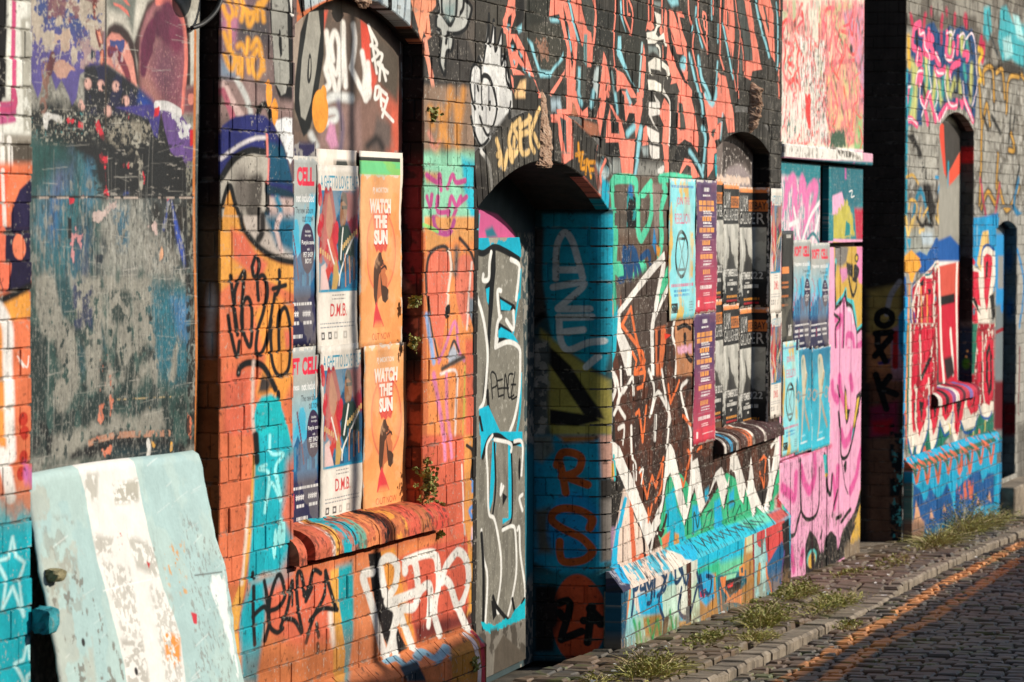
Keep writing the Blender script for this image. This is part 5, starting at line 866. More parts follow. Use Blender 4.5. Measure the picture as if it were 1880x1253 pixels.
# ================= gate: upper panel of red line work, white beam, teal panels, pink letters
G_ = SG
G_.poly(PX('1420,-60 1600,-60 1600,280 1420,280'), (226,218,200)); G_.poly(Re('270,40 400,0 480,60 490,720 330,700 280,420'), (206,196,140), soft=.08); G_.poly(Re('90,0 160,0 170,110 130,180 100,100'), (190,190,150), soft=.05); G_.poly(Re('380,60 500,20 500,720 440,720 470,400'), (200,150,176), soft=.05); G_.poly(Re('280,60 330,80 400,260 360,330 290,280'), (232,214,180), soft=.04); G_.poly(Re('300,320 380,340 440,560 430,700 380,640 330,600'), (228,196,140), soft=.04); G_.poly(Re('440,560 480,520 480,720 440,720'), (140,190,120), soft=.04)
for st in ('95,180 100,110 130,100 150,150 165,80 190,20', '95,180 110,250 100,340 130,400 160,360', '105,600 120,420 150,380 180,420 190,560 170,670 130,680', '165,140 180,200 165,300 190,440 200,640', '230,180 250,210 270,220 270,120', '230,190 235,320 250,420', '250,420 290,400 300,300', '110,200 150,230 120,290 150,320', '300,120 320,240 340,120 350,220 370,140', '280,240 300,60 340,40', '310,380 300,520 330,640', '330,400 360,520 340,600', '150,110 190,60 200,190', '410,80 430,170 440,60', '400,220 440,260 450,120', '380,150 410,160', '370,300 440,290', '250,640 200,690 110,690', '300,690 320,680', '390,420 420,640', '180,200 215,190 230,300'): G_.line(Re(st), .055, (236,76,70), soft=.014, worn=.12)
for st in ('90,20 120,50 150,120 180,40', '280,300 330,310 400,290 430,310', '330,100 380,200 400,280', '400,300 430,560 410,700', '420,90 450,60 470,160 490,130', '440,300 470,310 490,180', '330,330 390,560 400,640'): G_.line(Re(st), .06, (90,80,70), soft=.03, alpha=.8)
_r = random.Random(12)
G_.flecks(Re('60,0 500,0 500,690 60,690'), (240,140,140), .54, .10, 21, .75, .5); G_.flecks(Re('280,0 500,0 500,690 280,690'), (236,110,130), .6, .06, 22, .7, .5); G_.flecks(Re('60,0 500,0 500,690 60,690'), (70,64,58), .68, .05, 23, .6, .6)
for _ in range(46):
    x, y = _r.uniform(100, 470), _r.uniform(30, 660); q = [(x, y)]
    for _k in range(3): q.append((q[-1][0]+_r.uniform(-28, 28), q[-1][1]+_r.uniform(10, 70)))
    G_.line(np.array(q)/2.61+(1400, 0), _r.uniform(.025, .045), _r.choice(((232,70,70), (236,96,110), (222,60,80), (240,120,120))), soft=.012, alpha=.85)
G_.flecks(Re('170,170 300,200 310,700 200,680'), (236,234,226), .5, .05, 2, .9, .5); G_.flecks(Re('170,170 310,200 320,700 210,680'), (60,60,58), .66, .035, 3, .9, .5); G_.flecks(Re('90,440 200,440 200,700 90,700'), (236,232,222), .5, .05, 4, .9, .5); G_.flecks(Re('90,560 160,560 160,690 90,690'), (40,110,100), .68, .04, 5, .9); G_.poly(Re('205,450 230,460 230,620 210,600'), (226,60,60), rough=.02); G_.poly(Re('330,640 390,620 400,700 320,710'), (60,90,70), soft=.03, rough=.03); G_.dots(Re('425,235'), .06, .03, (50,44,44), soft=.02)
G_.poly(Re('60,684 530,722 530,780 60,752'), (238,232,222), soft=.004); G_.poly(Re('440,720 530,725 530,780 440,780'), (226,170,190), soft=.03); G_.poly(Re('300,705 350,705 440,770 330,750'), (90,84,76), soft=.02, worn=.4); G_.flecks(Re('60,684 530,722 530,780 60,752'), (150,140,130), .66, .04, 6, .8)
G_.poly(Re('80,760 500,780 500,1160 80,1160'), (30,130,140), soft=.01); G_.poly(Re('80,840 180,860 300,1000 300,1170 80,1170'), (236,206,214), soft=.05); G_.flecks(Re('80,860 300,880 300,1170 80,1170'), (60,150,150), .56, .05, 7, .9, .5); G_.flecks(Re('80,840 300,860 300,1170 80,1170'), (226,110,170), .6, .08, 8, .9, .6)
for st in ('110,980 120,900 150,860 160,1000', '190,860 200,960', '210,1060 220,920 260,900 230,1040'): G_.line(Re(st), .14, (232,120,176), soft=.05)
for st in ('150,1000 180,1160', '130,1080 170,1060', '190,1160 230,1040 280,960', '240,1160 280,1000'): G_.line(Re(st), .06, (244,238,236), soft=.02)
G_.line(Re('205,1170 240,1120 270,1160'), .05, (30,120,130), soft=.02); G_.poly(Re('325,770 490,780 490,960 440,1000 330,960'), (24,110,124), soft=.03); G_.line(Re('398,790 398,850'), .06, (214,90,170), soft=.03); G_.poly(Re('335,940 380,920 400,1000 370,1040 335,1030'), (240,180,210), soft=.02); G_.poly(Re('340,1040 370,1000 400,960 430,1020 440,1130 360,1150 340,1140'), (196,184,80), soft=.02, rough=.02); G_.poly(Re('440,1000 490,1000 490,1150 450,1150'), (196,40,70), soft=.04); G_.poly(Re('400,1060 420,1080 420,1130 395,1130'), (30,140,140), rough=.01); G_.poly(Re('340,1145 480,1150 480,1175 330,1200'), (240,170,200), soft=.01)
G_.line(Re('415,920 430,915 425,945 440,940'), .02, (240,236,230))
# right leaf (below)
G_.poly(Rf('520,180 800,215 800,1260 520,1260'), (214,172,76)); G_.poly(Rf('545,200 660,220 640,340 600,380 560,350'), (130,124,118), soft=.04); G_.poly(Rf('720,220 790,220 790,520 740,500 720,400'), (236,140,184), soft=.02); G_.poly(Rf('590,390 650,380 650,460 605,500'), (220,140,180), soft=.03); G_.poly(Rf('700,360 740,390 730,460 700,480'), (24,22,22), sm=True); G_.poly(Rf('640,340 690,360 690,460 650,440'), (50,46,44), soft=.02); G_.dots(Rf('720,310'), .09, .03, (24,22,22)); G_.dots(Rf('720,310'), .05, .016, (230,190,60)); G_.line(Rf('660,460 690,600 720,500 690,470'), .06, (40,36,34), soft=.012)
G_.line(Rf('560,340 550,480 555,700 620,600 635,560 640,640 690,660 710,780 720,880 770,830 800,810'), .10, (80,200,200), soft=.01, sm=False); G_.line(Rf('555,370 552,480 560,710 625,620 632,580 640,660 680,690 700,800 720,900 760,860 800,840'), .09, (24,22,22), soft=.01, sm=False)
PK = (244,172,204)
G_.poly(Rf('500,320 545,320 550,720 590,680 625,620 640,680 690,740 720,900 760,860 805,850 805,1400 500,1400'), PK, soft=.006); G_.poly(Rf('500,180 540,180 545,330 500,330'), PK); 
for st in ('560,780 600,760 590,820 560,860 565,1000', '620,640 610,1000', '640,960 650,900 690,920 700,1040', '720,1000 770,960 800,990', '630,1060 660,1020 690,1060'): G_.line(Rf(st), .10, (226,96,160), soft=.02)
for st in ('545,740 590,780 560,850 560,1000 550,1253', '720,880 725,1040 745,1253', '620,640 620,900 600,1253', '640,1253 655,1180'): G_.line(Rf(st), .05, (40,30,36), soft=.012)
G_.line(Rf('655,700 680,720 690,800'), .06, (248,220,232), soft=.02)
# lower half
G_.poly(Rg('110,480 670,330 670,1400 110,1400'), PK, soft=.006); G_.poly(PX('1525,640 1592,640 1592,1000 1525,1000'), PK)
for st in ('490,-20 495,60 520,140 545,200', '560,-20 570,40', '500,330 520,400 545,380 570,320', '660,350 620,480 600,600 560,700', '440,20 450,80 480,120', '240,560 260,640 300,700 330,600 330,480', '120,680 170,720 200,740 210,600', '460,800 470,700', '180,1080 195,1200', '240,1160 250,1100', '450,620 470,740 480,560'): G_.line(Rg(st), .14, (226,92,158), soft=.035)
G_.poly(Rg('520,20 535,60 540,180 560,180 545,260 535,280 520,200'), (24,22,22)); G_.poly(Rg('525,40 535,100 540,250 530,240'), (226,190,70)); G_.poly(Rg('600,90 625,60 615,200 580,330 565,400 575,280'), (24,22,22), soft=.01); G_.poly(Rg('605,110 618,100 605,210 578,310 580,250'), (226,190,70)); G_.line(Rg('580,310 568,370'), .05, (60,190,200))
G_.line(Rg('485,200 495,330 500,480 540,480 570,380 620,130 640,0'), .055, (28,24,26), soft=.008); G_.line(Rg('500,480 520,640 545,720'), .03, (28,24,26)); G_.poly(Rg('520,520 535,510 535,560 525,590 515,550'), (28,24,26), sm=True); G_.line(Rg('490,100 480,30'), .04, (28,24,26))
G_.line(Rg('235,500 235,700 245,840 290,885 340,850 360,740 360,560'), .055, (28,24,26), soft=.01); G_.line(Rg('160,990 200,980 220,900 240,820'), .055, (28,24,26), soft=.01); G_.line(Rg('395,470 405,560 410,680 430,720 440,600'), .07, (28,24,26), soft=.01); G_.poly(Rg('385,470 410,470 415,600 400,620'), (60,190,190)); G_.dots(Rg('405,600'), .05, .012, (236,190,60))
G_.poly(Rg('650,560 668,480 668,1000 550,1060 590,860'), (222,176,76), soft=.02); G_.line(Rg('665,470 650,620 600,830 540,940 500,1000'), .13, (30,28,28), soft=.02); G_.line(Rg('668,500 655,640'), .05, (80,190,180))
G_.poly(Rg('275,1253 270,1050 300,950 340,1000 370,1100 400,960 440,960 480,1000 560,920 600,900 560,1000 560,1100 480,1150 400,1253'), (30,28,28), soft=.012); G_.poly(Rg('370,960 385,1100 400,1000 440,940 470,960 480,1080 500,980 530,900 480,860 430,880'), PK, soft=.008); G_.dots(Rg('312,1130'), .17, .052, (90,196,190), soft=.01); G_.dots(Rg('312,1145'), .13, .045, (222,172,70), soft=.012); G_.line(Rg('318,1120 322,1200'), .12, (30,28,28), soft=.02)
for st in ('370,1000 378,960', '470,880 500,860', '440,860 480,700', '500,900 560,820'): G_.line(Rg(st), .06, (30,28,28), soft=.012)
G_.poly(Rg('520,1060 668,960 668,1160 520,1200'), (140,122,100), soft=.06, rough=.03); G_.flecks(Rg('110,900 668,800 668,1253 110,1253'), (110,96,84), .7, .05, 11, .9, .4)
G_.flecks(None, (214,206,190), .78, .02, 12, .8, .3); G_.flecks(PX('1430,840 1525,820 1525,1080 1430,1080'), (60,50,50), .73, .04, 13, .9, .25); G_.poly(Rg('110,470 440,400 440,430 120,520'), (226,120,150), soft=.02, worn=.4)
for x in (1450, 1470, 1490, 1508): G_.line([(x, 850), (x+1, 1080)], .016, (70,40,50), sm=False, worn=.35, wcell=.08)
# ================= far wall
c = SC
c.flecks(None, (110,104,94), .5, .12, 31, .8); c.flecks(None, (206,202,192), .62, .05, 32, .6); c.poly(PX('1650,-60 1900,-60 1900,140 1650,60'), (104,98,90), soft=.05); c.flecks(None, (176,172,160), .52, .25, 1, .5)
for x, y, cl in ((1710,30,0),(1700,40,0),(1738,30,0),(1754,40,0),(1772,40,0),(1690,60,0)): c.line([(x, y-10), (x+2, y+30)], .10, (176,50,80), soft=.06)
F1 = K(1650, 30, 4.478); F2 = K(1650, 400, 3.896); F3 = K(1650, 600, 3.448)
c.poly(F1('60,0 640,0 640,120 60,100'), (96,90,82), soft=.05)
c.poly(F1('70,440 110,180 120,90 170,30 200,100 250,60 290,50 330,130 400,110 420,70 460,110 520,80 570,120 600,100 640,220 650,600 620,880 540,760 400,720 330,860 250,700 190,820 190,900 60,900'), (24,74,120), soft=.03)
for st in ('90,400 120,420 110,700 100,820', '150,420 140,640 130,840', '220,320 230,500 220,640', '300,470 290,640 280,760', '330,560 350,700', '400,460 400,640', '430,160 420,280', '520,180 520,280', '600,420 590,680', '500,560 510,660', '460,540 430,640'): c.line(F1(st), .14, (206,206,120), soft=.09); 
for st in ('200,380 210,520', '250,420 260,560 250,640', '320,600 300,740', '370,500 360,640', '560,200 570,330', '110,600 90,740', '540,420 550,500'): c.line(F1(st), .12, (60,160,150), soft=.08)
for st in ('200,560 230,700', '490,440 485,640', '570,560 590,660', '580,220 600,300', '150,130 150,230', '470,640 490,740'): c.line(F1(st), .10, (24,26,34), soft=.06)
FP = (244,92,136); FW = (250,226,230)
for st in ('130,90 180,60 170,130 210,150 205,250', '120,130 115,240 140,270', '210,260 230,210 260,170 280,190 270,210', '250,120 240,180', '165,280 150,380 190,370 175,290', '210,300 260,330 290,310 250,230 230,300', '310,320 340,400 310,360 305,330', '145,540 170,480 195,450 175,560', '300,430 320,470 370,450 380,430', '400,140 390,300 410,350 440,340 450,230', '490,180 480,300', '530,310 570,310 560,360', '420,480 440,420 500,380', '190,680 220,740 250,640 300,860', '330,840 400,740 470,740 480,680', '510,680 520,740 540,700 610,860', '80,600 70,700', '60,860 100,850 150,896', '220,780 240,880'): c.line(F1(st), .11, FP, soft=.02)
for st in ('170,100 175,150 210,140 215,250 250,320 250,440 270,600 250,640 190,820', '400,140 430,130 445,180', '380,320 400,360 440,350 460,250', '460,120 430,190', '500,170 530,140 545,180 530,260', '555,190 600,140 630,230 640,420 645,580 600,760', '310,450 330,470 370,470', '300,480 320,640 300,760 320,850', '390,460 380,560 410,700 440,740 480,730', '430,540 420,480', '530,540 540,700', '180,560 180,700 220,760', '140,560 160,460 200,450', '160,270 150,400', '300,300 340,370', '60,590 100,580', '340,870 400,750', '70,850 110,850 150,890', '545,710 610,860'): c.line(F1(st), .035, FW, soft=.012)
for st in ('100,0 110,60', '215,0 210,90', '360,0 350,90', '465,0 460,60', '555,0 560,80 540,30', '350,150 350,210'): c.line(F1(st), .10, (196,50,84), soft=.05)
c.line(F1('680,180 670,260 700,240 690,360'), .14, (200,44,84), soft=.04); c.line(F1('80,190 85,400'), .14, (226,176,60), soft=.06); c.line(F1('660,270 690,300 660,370'), .10, (236,190,60), soft=.03); c.line(F1('660,430 680,520 660,540'), .10, (226,180,60), soft=.04)
c.poly(Re('690,330 698,330 692,1253 675,1253'), (30,150,170), soft=.02)
many(c, Re, ('1060,40 1090,30 1100,150 1080,200 1060,160', '1140,40 1170,30 1200,110 1253,120 1253,340 1190,280 1150,300 1130,200'), (70,176,186), soft=.06); many(c, Re, ('1150,190 1190,170 1200,260 1160,290', '1200,70 1230,80 1253,200 1220,180'), (170,220,220), soft=.05); c.line(Re('1080,60 1090,160 1130,270'), .06, (40,50,56), soft=.04); c.poly(Re('1080,320 1160,290 1253,320 1253,370 1080,350'), (64,58,52), soft=.06)
for st in ('1060,400 1060,340 1100,330 1110,480', '1120,350 1150,340 1160,470', '1170,540 1180,380 1230,370', '1240,360 1253,380', '1055,600 1075,500 1090,600', '1050,1000 1080,920 1120,980 1130,880 1170,1010 1230,900', '1130,740 1120,900', '1190,640 1210,720 1180,720', '1040,420 1050,640 1040,980'): c.line(Re(st), .15, (50,42,34), soft=.05); c.line(Re(st), .075, (206,156,70), soft=.02)
for st in ('1100,560 1140,640', '1190,520 1180,680', '1230,800 1210,900', '1060,560 1080,620', '1210,560 1200,620'): c.line(Re(st), .09, (40,38,36), soft=.04)
c.poly(PX('1668,300 1722,330 1722,470 1664,470'), (90,84,78), soft=.12, alpha=.6, worn=.35, wcell=.1); c.line(PX('1672,420 1690,350 1712,430'), .10, (30,130,160), soft=.04); c.line(PX('1800,330 1818,430 1836,340'), .09, (190,60,90), soft=.05); c.line(PX('1870,330 1862,380 1878,400'), .12, (40,120,160), soft=.05); c.poly(Re('690,650 720,640 760,720 830,1000 815,1070 790,1010 740,720'), (40,36,34), soft=.03)
many(c, Re, ('690,780 830,740 830,880 700,880',), (184,180,168), soft=.05, worn=.3)
for st in ('700,1000 710,960 740,980 730,1080 710,1110 695,1060', '690,850 720,840 745,880', '740,1120 760,1000', '850,940 840,1010 860,1100 870,980 855,945', '870,950 895,960 890,1060 875,1100 870,1020', '770,1040 790,1000', '720,1130 740,1080 780,1110'): c.line(Re(st), .05, (226,180,90), soft=.02)
for st in ('830,850 850,860 840,920', '900,950 930,870', '930,1000 935,1100'): c.line(Re(st), .05, (30,150,200), soft=.02)
c.poly(Re('690,1130 730,1090 830,1130 940,1130 950,1253 680,1253'), (150,170,170), soft=.08); c.poly(Re('760,1090 820,1080 830,1160 770,1200'), (190,206,210), soft=.04); c.poly(Re('820,1180 860,1120 900,1200 945,1180 945,1253 810,1253'), (20,80,150), soft=.03); c.poly(Re('1015,1050 1130,1020 1120,1253 1010,1253'), (30,140,200), soft=.03); c.poly(Re('1050,1060 1090,1050 1080,1180 1030,1253 1020,1180'), (222,184,120), soft=.03)
# red lettering
BLU = (20,92,160); CYN = (24,160,214); RD = (222,40,66); IV = (244,232,214)
c.poly(F2('30,0 440,0 440,250 30,250'), (170,160,140), soft=.05, alpha=.6)
for st in ('50,0 70,120 95,20', '110,0 100,60', '270,0 300,60 330,130 350,20', '150,100 180,90'): c.line(F2(st), .07, (238,198,110), soft=.02)
for st in ('130,0 170,60 200,10', '230,0 250,50', '380,60 360,140', '190,40 240,60'): c.line(F2(st), .07, (50,46,42), soft=.03)
c.poly(F2('160,100 240,110 250,190 170,190'), (190,204,210), soft=.04); c.poly(F2('30,60 50,60 60,240 30,260'), (24,150,180), soft=.02); c.poly(F2('60,150 90,150 80,230'), (24,150,180), soft=.02); c.line(F2('415,0 410,70'), .07, CYN, soft=.02)
c.poly(F2('120,260 150,240 200,270 240,200 270,140 320,180 350,150 380,220 440,210 440,280 280,310 230,390 150,400'), BLU, soft=.02); c.poly(F2('290,260 340,225 375,240 360,265 290,275'), (240,84,66), soft=.012); c.poly(F2('415,250 430,260 425,310'), (240,84,66)); c.poly(F2('40,280 90,230 150,290 160,350 120,400 100,470 80,450 70,400 30,380'), (244,172,66), soft=.015); c.poly(F2('20,430 50,420 60,560 30,600'), BLU, soft=.02); c.dots(F2('35,520'), .05, .06, (24,24,26))
c.poly(F2('30,560 70,560 60,896 0,896'), CYN, soft=.012); c.flecks(F2('0,640 60,640 60,896 0,896'), (130,214,230), .58, .04, 9); c.line(F2('75,480 70,700 65,896'), .06, (244,150,86), soft=.012); c.line(F2('88,660 92,800 85,896'), .05, (20,80,170), soft=.012)
c.poly(F2('95,500 120,470 190,400 265,310 410,270 440,380 440,896 95,896'), IV, soft=.012)
c.poly(F2('100,500 190,410 265,330 410,280 438,380 438,896 100,896'), (176,30,50), soft=.02, worn=.25, wcell=.06); c.poly(F2('525,380 590,400 610,250 660,240 685,420 650,600 640,780 680,896 525,896'), (176,30,50), soft=.02, worn=.3, wcell=.06)
many(c, F2, ('100,540 120,500 125,560 105,600', '135,470 170,420 190,430 185,560 140,560', '195,440 240,440 250,600 220,640 190,560', '260,500 300,350 400,320 390,560 300,590', '300,640 390,610 400,780 330,790', '180,600 190,760 170,896 150,896', '220,650 245,760 240,896 220,896', '195,620 215,740 200,896 185,896', '120,600 135,896 120,896', '415,480 438,460 438,640 415,600', '410,640 440,680 430,800', '350,800 380,810 390,896 340,896'), RD, soft=.012)
many(c, F2, ('145,480 180,430 180,480 150,500', '200,510 230,510 225,560', '310,590 390,555 385,620 310,630', '370,680 390,690 385,760', '170,560 180,700 165,760', '205,640 215,700 208,790'), (34,24,26), soft=.015)
for st in ('160,500 165,720 150,896', '205,560 205,760', '330,360 320,560', '360,350 350,540', '280,360 300,420'): c.line(F2(st), .05, (240,160,84), soft=.012)
for st in ('100,640 130,500 150,480 135,700 130,896', '260,460 250,640 255,896', '300,420 290,640 310,896', '405,300 400,560 405,896', '195,420 240,420', '270,350 400,300', '230,790 260,780', '200,896 240,800'): c.line(F2(st), .055, IV, soft=.01)
c.line(F2('120,460 100,500 95,600'), .03, BLU); c.line(F2('110,680 120,760 105,800'), .04, BLU, soft=.012); c.line(F2('190,410 230,400 265,330'), .03, (30,130,140)); c.dots(F2('262,580 290,620'), .03, .02, (30,150,160), soft=.01)
# right of the window
c.poly(F2('530,0 720,0 700,130 690,420 530,330'), CYN, soft=.015); c.poly(F2('600,100 640,90 650,200 600,260 590,380 560,330'), (236,196,120), soft=.02); c.line(F2('560,60 560,200'), .04, (150,206,226), soft=.02)
c.poly(F2('520,330 590,390 600,230 640,200 690,240 690,420 660,600 650,780 690,896 520,896'), IV, soft=.012); c.line(F2('590,330 600,230 640,195 680,230'), .05, BLU, soft=.012); c.line(F2('690,240 695,420 680,520'), .05, CYN, soft=.015)
many(c, F2, ('525,270 550,320 540,340 525,330', '525,380 570,390 580,560 590,640 560,620 525,560', '605,290 630,255 665,270 668,340 650,520 630,680 612,560', '525,600 560,660 575,800 530,760'), RD, soft=.012); many(c, F2, ('625,320 640,310 635,420 620,440', '525,580 545,570 590,700 560,660', '650,560 680,540 690,700 670,740'), (34,24,26), soft=.015); c.line(F2('575,400 600,600 620,760'), .05, IV, soft=.012); c.dots(F2('540,670'), .04, .03, (30,150,170), soft=.012); c.line(F2('610,760 620,896'), .03, BLU); c.line(F2('640,780 620,820 615,896'), .03, BLU)
# lower half
c.poly(F3('40,-20 640,-20 620,800 480,720 380,640 300,720 230,820 130,840 60,800'), (38,120,96), soft=.02)
c.poly(F3('0,-20 50,-20 45,330 30,896 0,896'), CYN, soft=.012); c.line(F3('60,0 50,330 45,640'), .06, (244,150,86), soft=.012); c.line(F3('78,0 70,330 60,600'), .035, BLU, soft=.012); c.line(F3('40,540 50,740'), .04, (226,80,60))
c.poly(F3('70,-20 380,-20 385,300 480,300 500,-20 610,-20 600,540 560,600 500,540 480,640 420,660 400,600 360,760 330,640 290,680 260,600 240,720 205,800 190,640 120,840 100,740 85,820 60,700'), IV, soft=.012)
c.poly(F3('80,-20 380,-20 385,300 480,300 500,-20 605,-20 600,470 540,480 480,560 430,440 380,620 340,520 290,600 265,480 215,650 185,500 120,690 80,620'), (170,28,48), soft=.02, worn=.25, wcell=.06)
many(c, F3, ('100,0 130,0 120,330 100,380 80,600 85,330', '150,0 230,0 190,180 140,330 125,200', '180,230 220,180 210,300 150,420 130,380', '80,440 110,430 100,680 80,640', '120,400 170,460 180,560 130,700 115,560', '205,450 270,450 240,640 215,690 205,560', '275,460 340,440 330,560 300,600 275,560', '350,440 420,420 410,560 370,700 355,640', '430,440 510,380 500,520 460,560 430,500', '240,60 260,280 240,300', '280,0 310,200 290,290', '330,30 370,20 372,290 330,290', '500,60 530,60 520,330 500,400', '560,80 580,50 600,100 600,400 575,500 540,480 535,200'), RD, soft=.012)
many(c, F3, ('190,200 215,190 150,340 135,330', '95,480 108,480 100,640', '130,470 160,480 140,600', '215,480 245,480 225,600', '285,480 315,480 300,560', '365,470 405,440 375,600', '310,190 340,250 330,290', '555,160 575,100 590,180 590,400 570,440 550,330', '450,460 490,420 470,520'), (40,24,28), soft=.014)
many(c, F3, ('565,200 578,150 582,330 570,400', '455,470 480,440 468,500'), RD, soft=.01)
for st in ('75,330 80,560 90,720', '110,400 110,600 130,740', '190,330 195,560 210,700', '265,450 270,560 300,620', '345,430 350,640', '425,420 425,560 460,600 505,560 520,440', '530,60 535,400 560,540 590,500', '135,60 140,330', '235,0 250,280'): c.line(F3(st), .05, IV, soft=.01)
for st in ('190,440 185,640 130,840', '205,800 240,740 260,600', '260,600 290,690 330,660', '330,660 345,540', '395,600 420,670 480,650 500,560', '510,500 530,570 570,580 590,540', '60,720 90,830 110,760'): c.line(F3(st), .045, BLU, soft=.015)
for st in ('150,840 165,770 170,830', '235,820 245,780', '470,740 475,710', '505,720 510,660 515,710', '430,760 440,720'): c.line(F3(st), .07, (240,110,80), soft=.015)
for st in ('325,680 320,620', '470,720 475,670', '545,660 550,600'): c.line(F3(st), .05, (226,206,110), soft=.02)
c.poly(F3('600,0 625,0 625,740 600,740'), (150,120,116), soft=.02); c.line(F3('608,330 606,640'), .05, (150,30,44), soft=.03)
c.poly(PX('1864,400 1900,380 1900,900 1864,900'), (170,166,156), soft=.02); c.line(PX('1868,460 1880,520 1872,600'), .08, (30,140,200), soft=.03); c.line(PX('1872,640 1870,760'), .06, (120,30,44), soft=.03); c.poly(PX('1868,780 1900,770 1900,900 1868,900'), (120,116,108), soft=.06)
cp = Both(SPC, SLC)
cp.poly(Ri('200,500 860,380 860,900 200,900'), (24,170,210), soft=.02); SLC.poly(Ri('270,600 830,420 850,460 320,640'), (44,104,84), soft=.02)
for i in range(8): x = 300+66*i; y = 590-20*i; cp.line(Ri('%d,%d %d,%d %d,%d %d,%d'%(x, y, x+34, y+30, x+50, y+100+20*(i%3), x+66, y+20)), .10, (222,110,76), soft=.02); cp.poly(Ri('%d,%d %d,%d %d,%d'%(x+20, y+20, x+48, y+30, x+48, y+90)), (44,110,90), soft=.02)
many(SPC, Ri, ('320,700 370,740 390,810 410,800 430,720 480,800 500,780 540,700 560,760 590,900 420,1000 320,940', '690,640 740,620 760,700 790,640 830,640 830,830 700,860', '590,740 700,640 700,900 590,960'), (24,90,150), soft=.03); many(SPC, Ri, ('330,940 345,810 375,920 400,960 390,1040 330,1050', '720,830 730,790 745,840', '790,800 800,750 815,820', '430,920 440,860 455,920', '510,880 520,830 530,880'), (226,170,130), soft=.03); SPC.poly(Ri('300,700 330,700 320,1110 290,1110'), (110,150,140), soft=.03); SPC.poly(Ri('280,930 400,940 390,1110 280,1110'), (150,116,96), soft=.06); SPC.flecks(Ri('590,600 700,500 700,800 600,800'), (222,110,80), .6, .08, 3); SLC.flecks(None, (222,110,76), .7, .06, 4)
for i, cl in enumerate(((180,40,60),(150,36,52),(60,30,34),(226,216,204),(206,50,70),(40,26,30),(210,50,72),(150,100,150),(238,228,216),(206,60,80),(90,36,50),(214,70,86),(130,110,170),(206,60,80))):
    stripe(SS3, 1705+6.3*i, 1712+6.3*i, cl, .02, 705)
# far window infill and reveals, far door, return wall
W_ = SWC
W_.poly(Re('850,560 960,560 960,1253 840,1253'), (150,146,134)); W_.poly(Re('860,570 960,620 950,720 880,860 865,760'), (70,66,62), soft=.03); W_.poly(Re('840,570 868,600 880,850 870,830 855,720'), (226,80,60), soft=.02); W_.poly(Re('950,720 960,720 955,820 890,900 885,840'), (232,90,66), soft=.02); W_.line(Re('890,790 890,860 885,940'), .06, (40,150,170), soft=.02); W_.poly(Rh('580,340 780,280 780,600 590,620'), (214,90,74), soft=.03); W_.poly(Rh('590,620 780,600 760,1260 600,1260'), (206,40,60), soft=.03); W_.poly(Rh('590,610 720,580 720,650 600,680'), (36,28,28), soft=.02)
for st in ('600,420 610,700 620,1000 640,1253', '740,350 735,600 740,900 750,1240', '690,880 700,1000 710,1180'): W_.line(Rh(st), .08, (244,236,224), soft=.015)
W_.poly(Rh('640,1080 700,1060 720,1200 660,1250'), (50,40,40), soft=.04); W_.poly(Rh('560,340 780,280 780,330 570,380'), (244,236,226), soft=.02)
W_.poly(Re('840,900 950,880 950,1130 840,1150'), (160,156,144), soft=.06); W_.poly(Re('830,1160 900,1130 945,1180 945,1253 830,1253'), (20,90,160), soft=.03)
SR4.poly(PX('1760,230 1795,230 1795,800 1760,800'), (88,88,84)); SR4.poly(PX('1760,270 1795,270 1795,300 1760,300'), (210,60,60), soft=.03); SR4.poly(PX('1760,470 1795,470 1795,590 1760,590'), (40,36,36), soft=.05); SR4.poly(PX('1760,600 1795,600 1795,700 1760,700'), (26,50,70), soft=.05); SR4.dots(PX('1774,668'), .03, .04, (60,130,40), soft=.02); SR4.dots(PX('1776,645 1774,655'), .008, .01, (240,200,120))
D_ = SDC
D_.poly(PX('1820,390 1880,390 1880,920 1820,920'), (120,130,132)); D_.poly(PX('1826,430 1850,430 1850,560 1826,560'), (50,150,210), soft=.05); D_.poly(PX('1832,470 1842,470 1842,530 1832,530'), (150,150,146), soft=.03); D_.poly(PX('1826,700 1850,700 1850,790 1826,790'), (110,30,40), soft=.05); D_.line(PX('1826,612 1850,600'), .03, (150,40,50)); D_.dots(PX('1840,565'), .08, .04, (40,140,210), soft=.03)
SR5.poly(PX('1840,400 1870,400 1870,920 1840,920'), (84,98,104)); SR5.dots(PX('1852,480 1854,570'), .03, .08, (20,80,120), soft=.03); SR5.poly(PX('1840,740 1870,740 1870,800 1840,800'), (110,30,40), soft=.06)
Q = SRC
Q.poly(PX('1580,-60 1670,-60 1670,1020 1580,1020'), (62,54,48)); Q.poly(Rh('60,560 310,510 300,850 60,900'), (196,166,90), soft=.06); Q.poly(Rh('60,900 290,850 270,1253 60,1253'), (214,140,90), soft=.06); Q.poly(Rh('230,860 300,820 330,1253 240,1253'), (190,150,170), soft=.03); Q.line(Rh('200,740 230,600 300,490'), .035, (190,180,176), soft=.015); Q.line(Rh('270,890 265,1140'), .04, (214,50,50), soft=.012); Q.poly(Rh('290,760 330,700 330,1100 290,1000'), (24,150,200), soft=.02); Q.poly(Rh('130,1110 230,1080 220,1120 140,1130'), (60,60,130), soft=.02)
for st in ('185,710 235,740 235,800 180,830 130,800 135,740 185,710', '115,890 235,880', '130,900 130,960', '110,1060 230,920', '130,980 190,1100'): Q.line(Rh(st), .045, (28,24,22), soft=.01)
for st in ('95,30 120,110 160,240', '180,40 120,120', '120,110 220,150'): Q.line(Ri(st), .045, (28,24,22), soft=.01)
